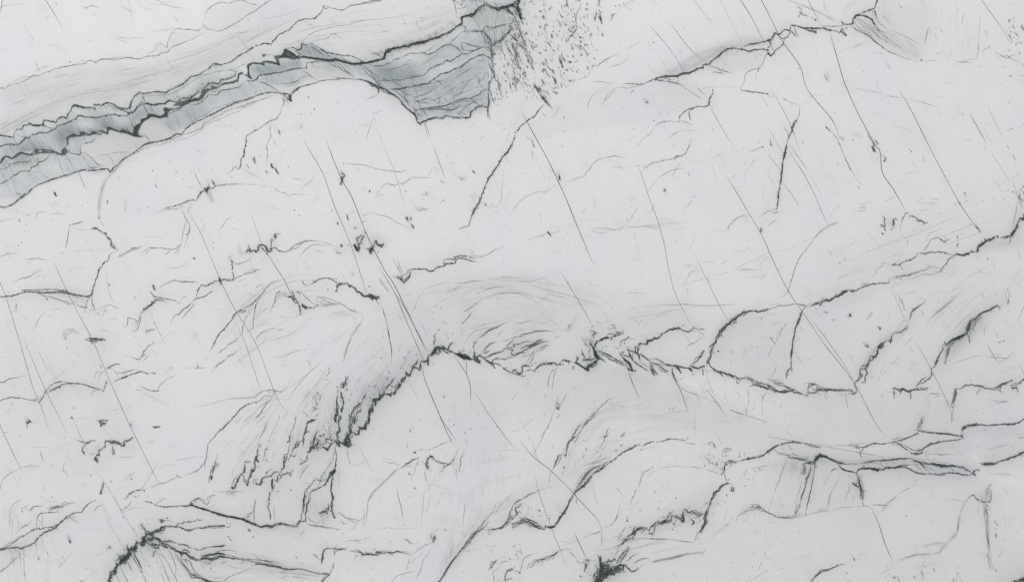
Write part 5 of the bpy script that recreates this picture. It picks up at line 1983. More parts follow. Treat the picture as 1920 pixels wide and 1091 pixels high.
DATA['X3'] = (1050, 960, .125, """
h .4 .4; 480,0 560,120 620,220 630,250
v .5 .35 .5; 630,250 630,350 625,520
v .6 .4 1; 860,30 840,100 790,170 720,210
v .5 .3 1; 720,210 640,240
v .7 .45 1; 630,255 590,290 520,320 440,335
v .4 .25 1; 440,335 360,385
v .35 .2 1; 140,400 170,415 250,410
v .35 .2 1; 0,430 180,460 330,420
h .6 .75; 218,310 250,390 310,490 380,610 415,700
v .9 .8 2; 400,710 460,715
v 1.1 .75 2; 395,740 385,800 362,880
v .7 .6 4; 360,690 400,720 440,730 420,800
v .5 .45 2; 90,590 160,600 200,640 250,690
v .8 .6 2; 250,710 280,745 330,760
v .5 .5 2; 330,760 370,720
h .55 .6; 0,550 40,630 60,690 75,830
v .5 .3 2; 0,560 100,550 200,550
v 1.1 .75 1; 303,945 315,970
k .6 .4; 455,940
k .6 .3; 150,980
h .55 .6; 520,780 550,830 580,870
v .35 .2 1; 500,480 540,550 600,570
v .4 .25 1; 640,570 760,545 830,520
k 1 .6; 1010,125
v .6 .4 1; 1005,80 1010,130
v .5 .35 1; 1020,45 1000,90
k .6 .3; 1555,40
k .7 .4; 1540,75
v .5 .5 1.5; 1000,210 950,280 920,330 890,380 870,430
v .5 .45 2; 980,340 930,400 880,430
b .8 .75 3 2; 1135,205 1110,240 1090,290 1080,320 1020,350 980,390 940,420
v .9 .8 2; 860,500 920,470 980,410 1050,400 1105,390
v .8 .8 3; 1080,380 1110,330 1110,290
v .6 .6 3; 940,430 1000,400
b 1.1 .85 3.5 3; 1060,330 1110,320 1150,270 1200,240 1270,240 1290,235
v .8 .75 4; 1210,300 1250,260 1290,240
v .9 .8 1.5; 1290,235 1330,270 1380,210 1430,160 1480,125
v .8 .75 1.5; 1380,325 1410,290 1430,220 1470,180 1530,150
v .8 .7 3; 1325,310 1360,320 1395,325
v .7 .6 3; 1390,220 1450,150
b 1.2 .85 4.5 4; 1470,130 1520,150 1560,130 1610,120 1660,125
v .7 .7 2; 1530,180 1550,130 1600,90 1630,60
v .7 .65 2; 1665,40 1670,70 1665,125
v .6 .6 2; 1665,40 1710,65 1755,65 1770,40
v .6 .6 2; 1755,70 1740,130 1720,160 1705,200
v .8 .7 1; 1715,160 1705,195
k .7 .6; 1690,255
v .6 .6 3; 1600,110 1640,30 1650,0
v .6 .6 3; 1750,90 1800,90 1850,80
v 1.8 .5 2; 1830,130 1860,110
v .8 .7 3; 1800,130 1860,140 1870,90 1840,60 1850,0
v .5 .4 2; 1670,150 1700,170
v .6 .45 1.5; 870,490 870,560 860,600 820,640 800,670
v .5 .4 2; 860,500 820,540
v .5 .4 1; 820,370 870,360
v .5 .5 1; 1110,395 1200,390 1340,395 1420,395 1560,398 1700,400
v .7 .45 1; 1340,395 1420,395
v .35 .2 1; 1700,400 1800,430
v .5 .45 1; 1820,435 1920,437
v .4 .3 1; 940,460 1100,420 1200,395
v .8 .75 1; 850,780 870,740 890,690 940,620 1020,530
v .8 .75 2; 905,780 920,700 950,660 990,610 1035,550 1020,520
v .6 .55 3; 1010,600 1020,570
v 1.2 .9 1.5; 620,755 680,750 730,720 780,722 820,700
v .7 .7 1; 725,720 728,690
v .6 .6 1; 820,710 828,690
v 1 .85 1.5; 770,835 840,815 900,790 950,790 990,790
b 1.3 .8 8 5; 740,860 820,850 880,840 950,830
v .9 .75 4; 960,780 940,830 960,890
v 1 .8 4; 980,800 1030,840 1050,860
v .9 .75 2; 1050,850 1070,890 1110,885 1170,840
v .4 .3 1; 1180,840 1270,770
b .5 .45 3 2; 990,740 1040,690 1060,660 1180,610
b .4 .35 3 2; 1100,800 1130,750 1200,700 1280,690 1350,685
s 2.5 .3; 1380,745 1560,700 1680,690 1850,640
v .5 .4 1; 1380,745 1480,715 1580,700
v .5 .4 1; 1650,705 1760,670 1860,640
v .4 .25 1; 1850,640 1920,610
v 1.8 .95 3; 600,690 610,750 620,820 600,880
v 1.2 .85 2; 605,660 605,720
b 1.0 .85 8 5; 620,760 680,790 740,810 760,860 700,880
b 1.1 .85 9 5; 620,790 640,860 680,900 750,890 820,920
b 1.2 .9 8 5; 600,870 570,930 540,990 520,1048
b 1.1 .85 8 5; 640,880 620,950 610,1048
b 0.9 .8 8 4; 680,900 640,970 560,1010
b 0.7 .8 7 4; 740,890 680,960 640,980
b 0.7 .8 6 3; 820,890 860,880 920,860 950,880
v 1.2 .85 4; 640,970 680,985 700,940
v 1.3 .8 4; 700,920 780,920 810,930
t 5 .6; 620,800 660,870 600,960 560,1040
pi .4 1.2; 595,700 640,760 720,800 780,850 900,840 950,870 830,890 800,930 700,930 680,985 640,960 625,1048 500,1048 540,960 600,880 610,800
t 10 .1; 680,1010 740,1020
""")
DATA['X4'] = (180, 960, .125, """
h .4 .35; 330,0 400,75 470,180 540,300 600,410
k 1 .6; 405,75
h .3 .25; 190,150 260,280 360,440 430,570
v .35 .2 1; 170,130 240,70
k .9 .55; 755,115
k .7 .5; 570,255
k 1.2 .7; 1070,82
k .6 .3; 1300,95
d 26 3 .55 -60; 930,95 1030,95 1040,150 940,155
v .6 .5 4; 950,110 1000,120 1060,130 1140,140
v 1.2 .7 2; 680,175 700,210
v .7 .6 1; 695,210 730,260 760,310
s 3 .25; 660,190 700,240
s 4 .2; 180,520 220,530
v .8 .5 2; 190,515 215,530
k .9 .6; 425,565
b 1.6 .85 6 4; 740,310 790,340 840,340 860,370
b .9 .8 5 3; 760,320 730,380 700,390
pi .62 1.2; 700,370 760,395 860,365 880,385 870,410 780,430 740,440 740,490 700,500 660,470 720,420
t 7 .5; 780,400 840,395
v 1.5 .93 3; 700,370 720,430 740,440
v 1.6 .93 3; 620,450 660,475 700,500 720,480
v 1.4 .9 3; 670,460 720,420
b 1.1 .85 4 4; 840,340 870,300 930,280 980,240 1030,220 1080,210
v 1.1 .85 3; 850,320 880,295 940,270
b .7 .65 5 3; 930,290 990,270 1040,250
v 1 .85 2; 1080,210 1140,210 1200,215 1220,180
v .7 .7 3; 1220,190 1260,165 1300,170 1320,140 1400,135 1440,125 1500,115 1560,120
v .5 .4 2; 1560,120 1610,115
b .9 .8 3.5 3; 1200,215 1280,230 1340,245 1400,265 1450,260 1480,240
v .8 .7 1.5; 1480,240 1560,240 1630,225 1700,205 1770,205 1850,205 1920,195
v .5 .4 2; 1460,220 1540,225 1660,230 1900,235
f 6 .3 6,16; 1350,250 1470,265
v 1.5 .93 3; 590,415 615,450 600,500 600,540 580,550
b 1.6 .9 5 4; 600,500 560,550 520,580 490,580
v 1.2 .85 2; 530,500 540,560
v .9 .6 2; 460,480 480,550
v 1.4 .85 2; 470,540 490,580
b 2 .92 6 5; 490,570 470,640 440,680 400,730 370,760
b 2 .9 5 4; 430,650 400,700 370,740
pi .45 1.2; 480,560 520,590 480,640 460,700 420,730 380,750 330,810 310,780 360,720 390,650 440,640
b 1.5 .93 4 3; 370,760 340,790 310,810 295,860 280,890 250,900 235,940 230,980 205,1010 200,1048
v 1.2 .85 3; 300,760 320,800
v .8 .6 4; 390,610 330,680 290,720 285,740
v .6 .5 3; 310,640 350,620
v 1.2 .85 2; 250,885 290,890 290,930
h .5 .45; 290,920 330,990 360,1048
h .6 .6; 355,790 400,880 440,970 480,1048
h .6 .6; 455,720 500,800 540,880
v .35 .3 1; 540,880 545,900
h .6 .6; 510,600 560,680 620,780 665,870
h 1 .9; 560,580 590,650 650,760 690,860
v 1.4 .85 1.5; 665,875 705,895
h .6 .7; 680,880 720,970 755,1048
h .5 .55; 905,590 960,690 1020,820 1060,930 1110,1048
h .5 .55; 950,550 1010,650 1090,770 1140,880 1200,980 1220,1048
h .5 .55; 1085,540 1130,640 1180,760 1200,830 1195,900 1205,960
h .4 .3; 640,540 700,630
h .4 .4; 950,880 990,960 1030,1048
v .35 .25 1; 680,780 800,810 850,850
v .35 .2 1; 1060,960 1190,1010
v .35 .3 .5; 1180,590 1230,680 1280,760 1340,830
v .8 .7 3; 740,440 800,470 850,490 880,500
b .9 .7 6 4; 800,450 860,490 900,500 950,470
v .8 .7 2; 880,500 890,540 940,530 950,480
v .7 .65 3; 900,540 900,580 860,580 860,640 840,645
s 8 .3; 780,480 860,520 820,580
t 6 .2; 760,450 830,500 800,560
k .8 .6; 910,750
k .6 .4; 965,830
k .7 .3; 800,800
b 1.3 .88 3 3; 870,375 920,405 960,410
b 1 .85 3 2; 960,410 1010,425 1070,430 1140,430 1200,460 1240,475
b .8 .75 3 2; 1240,475 1310,475 1360,490 1400,520 1440,535
v .7 .6 1.5; 1440,535 1490,545 1530,560 1600,545 1690,515
v .9 .8 1.5; 1700,522 1760,510 1850,505 1920,495
v 1.1 .85 2; 900,400 960,430 1020,470 1080,490 1110,515
v .9 .8 2; 950,480 1010,500 1070,535 1090,500
v .8 .7 2; 940,430 1000,490 1050,520
s 5 .3; 1060,460 1130,490 1080,520
v .9 .85 1.5; 1110,515 1150,550 1180,580
b 1.2 .9 3 3; 1180,580 1220,590 1290,600 1350,620 1390,650
v .8 .75 2; 1290,570 1340,570 1400,595
v .8 .7 2; 1120,500 1160,530 1210,580 1300,600
b 1.2 .85 4 3; 1380,640 1430,670 1480,690 1520,710
v 1.3 .9 2; 1520,710 1570,710 1600,690
b .9 .8 2.5 2; 1570,705 1600,670 1680,640 1760,630 1820,615 1920,620
v .9 .85 1.5; 1600,690 1680,695 1740,700 1800,690 1860,665 1920,670
v .6 .5 2; 1600,700 1700,710 1710,740 1710,770 1600,760
v .5 .4 2; 1780,590 1840,575 1920,575
v .6 .5 2; 1800,640 1860,610
k .7 .5; 1725,838
k .7 .4; 1650,790
v .6 .5 2; 1340,700 1370,780
v .6 .6 1; 1270,710 1340,700 1390,720 1420,760 1440,820 1480,880 1540,930 1590,960
b .5 .45 4 3; 1280,700 1310,780 1380,850 1410,920 1440,940
v .7 .6 3; 1440,940 1500,950
b .7 .65 4 3; 1410,920 1440,970 1500,970 1570,980 1640,1020
py .5 2; 1560,960 1680,980 1720,1040 1650,1048
b 1.1 .8 4 3; 1580,980 1640,1020 1720,1048
v .9 .5 1; 1250,580 1290,650 1270,700
g 10 .12; 240,820 180,960 160,1048
s 5 .08; 500,440 380,620 230,800
""")
DATA['03'] = (0, 818, .25, """
v .5 .5 1; 75,65 90,80 80,105
v .4 .35 1; 0,400 10,340 40,300 100,260 160,235
v .5 .3 1; 160,235 220,228 270,220 310,230 340,245
v .35 .25 1; 175,225 210,215 260,215
k .7 .5; 393,220
k .6 .3; 383,235
k .7 .35; 88,188
v .5 .4 1.5; 480,195 470,250 475,270
k .6 .3; 483,203
v .5 .4 1; 300,110 320,170
k .7 .5; 320,172
k .7 .4; 480,8
v .7 .55 3; 555,20 590,25 620,50 660,40 700,28
v .9 .8 3; 625,70 650,50 690,30 710,30
v .9 .8 3; 625,65 615,100 630,130
v 1.2 .7 3; 615,105 628,125
v .8 .5 2; 680,128 705,130
v 1 .8 3; 720,180 725,140 750,110 780,70 790,35
b .8 .8 3 2; 785,40 810,35 840,45 860,40
v 1.8 .85 4; 705,165 725,170 728,185
b 1.2 .8 5 3; 830,55 860,45 890,45 910,50
v .7 .6 4; 850,60 845,100 855,120 845,128
v .8 .6 3; 830,115 850,128 860,90
v 1 .85 2; 890,50 920,70 935,65 935,40 960,35 990,10
v 1 .75 2; 915,60 935,75
s 5 .2; 700,110 760,60
v .5 .5 2; 1060,40 1068,65 1055,92
v .5 .35 2; 1050,40 1060,90
s 2.5 .2; 1110,45 1150,35
v .4 .3 1; 890,155 930,152 965,158
s 2 .15; 960,155 1000,150
v .5 .5 1.5; 1610,0 1580,30 1560,60 1550,110 1545,160 1530,200 1500,240 1470,258 1410,280 1370,305
v .5 .35 1.5; 1565,70 1545,140 1530,260
v .35 .35 1; 1310,178 1400,165 1480,148
v .3 .2 1; 1480,148 1530,155
v .35 .2 1; 1170,250 1230,215 1350,210
v .7 .45 2; 1315,280 1335,300 1365,305
v .5 .5 1; 1340,300 1290,320 1240,345 1185,355 1150,375 1090,390
v .8 .75 1.5; 940,465 965,435 1010,405 1050,400 1080,400
k 1 .7; 1080,408
k .8 .6; 945,465
v .8 .55 1; 1005,450 1025,453
v .4 .4 2; 1030,445 1050,440
s 2 .3; 1110,455
v .4 .25 1; 1190,460 1230,455
s 3 .25; 985,315
k .8 .5; 985,318
k .8 .6; 832,338
v .35 .15 1; 880,390 960,370
v .9 .7 2.5; 770,360 765,390 760,420
v 1 .75 2; 775,340 765,385 755,425
v 1 .7 2; 745,425 762,430
k .6 .4; 787,415
v .4 .4 .5; 730,270 770,340 830,450 890,550 920,600
k .8 .5; 680,290
k .9 .6; 392,455
v .35 .2 1; 475,400 500,408
v .6 .65 2; 1628,120 1615,180 1600,250 1590,280 1582,320
v 1 .6 4; 1615,180 1605,230 1590,290
v .7 .6 5; 1620,190 1630,220 1610,240
v 1.2 .7 2; 1588,295 1583,320
v .9 .8 2; 1880,190 1840,185 1830,230 1825,270 1800,290 1785,320 1770,350 1750,380 1735,380
v .6 .6 4; 1840,190 1870,185
b .8 .75 4 2; 1918,150 1905,240 1880,270 1865,310 1855,370
v .6 .5 3; 1730,380 1750,330 1780,290
v .6 .5 3; 1825,300 1850,350
v .5 .4 2; 1895,360 1918,320
v .35 .3 2; 1600,415 1740,410 1820,410
v .4 .3 2; 1690,425 1750,430
k .6 .3; 1535,403
s 2.5 .2; 1700,395 1760,420
v .4 .4 1.5; 80,550 90,520 120,490 170,460
v .6 .4 3; 165,560 170,545 190,525 210,515
k .9 .6; 168,562
b .5 .55 3 2; 225,560 250,530 300,520 330,510
b .6 .6 4 2; 350,540 390,545 420,530 450,525 490,505 560,495
v .7 .65 3; 370,560 380,545 410,525 450,525
v .6 .6 1; 275,690 278,600 305,575 340,570 400,565 450,566
v .6 .5 2; 420,560 440,530
v .4 .4 .5; 318,580 318,680
v .7 .7 1.5; 0,848 50,830 90,800 150,755 190,740 240,700 290,685 300,695 340,682 380,680 410,665 450,650 480,620 510,590 560,575 610,565 640,530 660,510 690,485 715,480
v .8 .8 2; 0,850 60,830 120,828 150,838 190,820 240,805 290,760 330,720 390,700 430,660 470,635
v .5 .5 2; 20,840 80,790 100,780
v .5 .55 3; 440,650 480,620 520,595 560,600
s 4 .15; 480,610 560,620 540,590
v .35 .3 1; 500,590 560,630 610,655
v .35 .2 1; 160,830 190,890 170,930
v .6 .55 2; 240,620 220,655 190,670 165,685 130,715 120,730
v .4 .35 1; 200,650 150,690
v .4 .3 1; 240,540 200,550
v .5 .4 2; 705,580 710,550 740,520 780,515
v .6 .5 1.5; 900,555 940,530 960,525 985,480
v .4 .25 1; 890,580 1000,530 1090,540
v .35 .2 .5; 75,530 75,600 70,640
v .35 .2 .5; 90,600 90,760
v .35 .2 .5; 140,620 140,700
f 40 .14 4,160; 20,540 60,540 140,600
f 46 .18 10,120; 40,860 120,840 280,800
v .6 .55 1; 0,1010 40,985 80,950 110,920 140,905 160,870
v .35 .2 1; 0,945 40,910
f 34 .2 -10,150; 40,960 100,900 180,850
v .5 .3 1; 260,860 260,920
k 1 .55; 290,915
s 2 .3; 290,900 290,920
v .5 .35 1; 350,860 365,895
k .7 .5; 470,902
v .5 .4 2; 175,1000 185,1050
v .4 .2 2; 150,1030 200,1040
k .8 .4; 355,1085
k 1.2 .75; 525,790
v 1.5 .8 1; 522,770 526,800
s 3 .35; 500,740 525,780
v .5 .35 1; 515,735 520,780
s 3 .25; 820,830
v .6 .4 2; 812,825 826,835
v .35 .25 1; 560,840 500,910 420,1000
k .7 .4; 655,985
v .9 .5 1; 610,1085 620,1078
v .8 .8 1; 1160,510 1200,525 1240,528 1300,522 1400,520 1430,512 1480,530 1550,550 1620,575 1700,598 1760,605
v 1 .85 .7; 1430,510 1500,535 1560,552
b 1 .85 2 2; 1700,598 1760,605 1820,620 1850,640
v 1.3 .9 .8; 1830,620 1880,645 1918,660
v .7 .65 1.5; 1070,485 1130,490 1150,505 1165,515
v .5 .5 1; 1160,505 1200,480 1245,462
v 1.1 .75 4; 1430,490 1425,512 1445,515
b .6 .6 5 3; 1430,500 1450,480 1490,470 1520,480
v .5 .4 2; 1500,480 1530,490 1550,510 1570,490
v .5 .4 2; 1540,490 1560,450 1610,435
v .5 .45 2; 1450,480 1500,455
v .8 .6 2; 1855,690 1875,712
k .6 .4; 1898,750
v .5 .35 1; 1700,740 1735,780
v .5 .5 1; 1670,1091 1700,1060 1750,1035 1810,1015 1880,985
v .4 .35 1; 1880,968 1918,960
b .6 .6 4 3; 1420,1020 1480,1050 1540,1070 1590,1091
s 3 .25; 1310,880 1400,1000 1480,1040
k .7 .5; 1580,985
v .4 .3 1; 1770,950 1850,938
s 2 .2; 1660,950 1700,930
v .5 .25 1; 1190,190 1030,440
s 20 .05; 700,880 500,900 600,1000
""")
DATA['13'] = (480, 818, .25, """
v .5 .5 2; 1130,60 1140,90
k .9 .65; 1190,120
v .7 .6 3; 1178,125 1190,115 1200,130
k .7 .5; 1243,105
k .6 .3; 1133,50
v .4 .35 1; 950,185 1020,200 1070,210 1105,225
v .35 .25 1; 940,165 1000,170 1060,195
b .7 .65 3 2; 1085,235 1110,225 1150,195 1190,170 1220,155
v .5 .4 2; 1120,225 1170,212
v .5 .4 1; 1220,155 1210,190 1195,230 1185,270 1165,300 1160,340
v .4 .35 1; 1230,180 1265,200 1280,220
v .4 .35 1; 1220,180 1200,210
v 1 .8 3; 1280,175 1285,160 1310,155 1330,165
b .7 .7 3 2; 1330,165 1370,190 1410,205 1450,200 1470,180 1480,150
b .9 .8 3 2; 1280,170 1278,210 1285,240
v 1.2 .7 3; 1275,200 1285,235
v .7 .65 3; 1470,200 1430,220 1400,240 1390,260
v .5 .45 2; 1410,230 1400,200
v .5 .45 2; 1265,250 1270,310 1282,340
v .4 .3 2; 1282,340 1280,400 1255,420 1255,500 1245,600
v .4 .35 2; 1300,410 1300,360 1350,355
k .6 .4; 1308,253
k .7 .5; 1390,262
k .7 .4; 1145,285
v .6 .5 2; 1140,270 1155,290
v .5 .45 1; 1260,120 1300,100 1360,70 1410,50 1460,32
v .45 .4 .5; 1450,0 1475,60
v .5 .45 2; 1540,70 1560,100 1550,140 1535,170 1520,260
v .6 .55 3; 1540,150 1535,210 1530,265
v .7 .6 3; 1515,265 1530,262
v .4 .25 1; 1490,160 1475,230
v .35 .3 1; 1510,190 1500,300
v .4 .3 2; 1560,20 1585,60
v .4 .3 2; 1480,170 1500,130 1520,90
v .6 .4 1.5; 1085,235 1040,260 1010,295 970,330 930,365 890,400 860,440 840,485 840,540
s 2 .2; 1060,240 900,400 840,480
k .9 .6; 1190,387
v .7 .5 1; 1190,375 1190,395
k .7 .3; 1600,205
v .5 .3 2; 1410,370 1435,400
v .4 .2 3; 1310,460 1360,465
k .6 .3; 1317,468
v .35 .2 2; 1130,450 1180,455
v .35 .25 2; 1300,420 1290,500 1280,590
v .35 .2 2; 1250,480 1240,620 1235,680
v .5 .4 1; 1575,445 1560,550 1545,720
f 70 .09 0,240; 1380,420 1480,420 1580,440 1700,340 1860,300
f 50 .08 0,200; 1300,600 1450,600 1540,640
v .5 .5 2; 1110,765 1140,780 1150,800 1190,800
v .4 .3 1; 985,800 1000,785 1025,778
v .4 .25 2; 1200,795 1215,780
s 2 .3; 1115,765 1160,800
v .35 .15 2; 880,680 960,685 1080,690 1240,690
k .6 .4; 963,685
k .7 .6; 1112,660
k 1 .6; 1418,700
v .5 .3 1; 1410,690 1420,700
v 1.2 .85 2; 1338,735 1335,760 1330,785
v .5 .5 4; 1320,720 1310,760 1330,780
s 5 .3; 1320,740 1325,760
v .5 .5 1; 1330,790 1280,810 1240,830 1200,860 1170,885
v .4 .4 1; 1310,840 1290,880 1250,920 1240,980 1225,1015
v .5 .5 1; 1240,970 1230,1010 1200,1060
v .4 .3 1; 1160,900 1140,940 1125,1010
v .4 .3 1; 1200,900 1165,950
v .4 .3 1; 1250,870 1215,910
v .4 .35 1.5; 1010,1091 1060,1040 1130,1015 1180,1010 1225,1018
b .8 .75 3.5 3; 700,860 760,860 800,885 830,880 890,885 910,870 970,868 1010,875 1050,860 1110,868 1170,885
f 9 .55 -20,60; 740,890 790,880 820,885
f 10 .35 0,24; 880,880 960,870 1140,875
v .7 .65 4; 890,890 915,880 910,870
k .7 .6; 888,843
v .5 .35 1; 860,975 862,995
v .5 .3 1; 345,940 348,955
k .5 .3; 857,1070
v .5 .45 2; 580,940 575,970 588,995
v .7 .6 2; 575,965 570,1005 550,1030 520,1060 495,1091
v .7 .6 3; 555,1028 520,1025 480,1028
b .6 .6 4 3; 555,1030 520,1050 500,1075 490,1091
b .8 .75 2.5 2; 0,955 60,960 120,970 180,980 250,995 320,992
v .8 .7 1; 250,990 320,992 380,1000 420,1015 480,1028 540,1030
v .5 .45 1; 180,1025 230,1000 280,990
v .5 .5 1.5; 0,905 60,930 120,940 180,950 210,960
v .5 .45 1.5; 0,930 80,950 150,965 220,980
s 2 .2; 0,940 200,975
v .4 .3 1; 290,1050 360,1052
v .35 .25 1; 190,1060 240,1030
v .4 .25 1; 1700,1090 1640,1100
b .8 .8 2 2; 1370,1091 1390,1060 1410,1030 1430,990 1450,960 1480,920 1520,865 1560,820 1600,765 1650,720 1690,680 1700,650
v .9 .8 .8; 1370,1091 1400,1050 1430,1000 1470,940
v .7 .65 1; 1540,860 1600,790 1650,720 1700,690 1740,640
v .6 .55 1; 1560,810 1610,740 1680,670 1740,600 1770,570
v .5 .45 1.5; 1770,570 1800,560 1830,510 1870,470
v .4 .3 1.5; 1700,650 1730,620 1790,530 1800,500 1840,490
s 4 .2; 1430,980 1560,830 1700,670
v .8 .75 2; 1700,700 1750,695 1800,690 1840,680 1860,650 1890,600 1918,540
b .7 .7 3 2; 1830,690 1870,660 1918,590
v .7 .6 2; 1850,680 1890,660 1918,610
f 8 .3 20,-20; 1810,690 1880,650
v .35 .25 1; 1870,470 1918,430
v .35 .2 1; 1425,950 1470,850 1480,720
f 12 .15 0,-200; 1380,1000 1480,860
h .5 .5; 1860,0 1918,70
v .9 .6 4; 1765,930 1800,935 1750,990 1735,1000
v .7 .6 3; 1755,930 1780,945 1810,920
v .5 .5 3; 1760,930 1750,990
v .5 .5 3; 1830,960 1860,940 1890,930
v .5 .4 3; 1780,1091 1775,1020 1810,980 1840,960
v .8 .7 3; 1870,1091 1870,1030 1890,1000 1918,990
v .6 .5 3; 1850,1070 1918,1060
v .5 .5 3; 1785,1050 1830,1085
v .4 .3 2; 1730,810 1740,820
v .5 .4 2; 1760,845 1770,875
v .5 .5 2; 1900,910 1905,920
v .4 .2 2; 1830,910 1890,890
k .6 .35; 1555,1010
v .35 .2 1; 1180,110 1280,90
""")
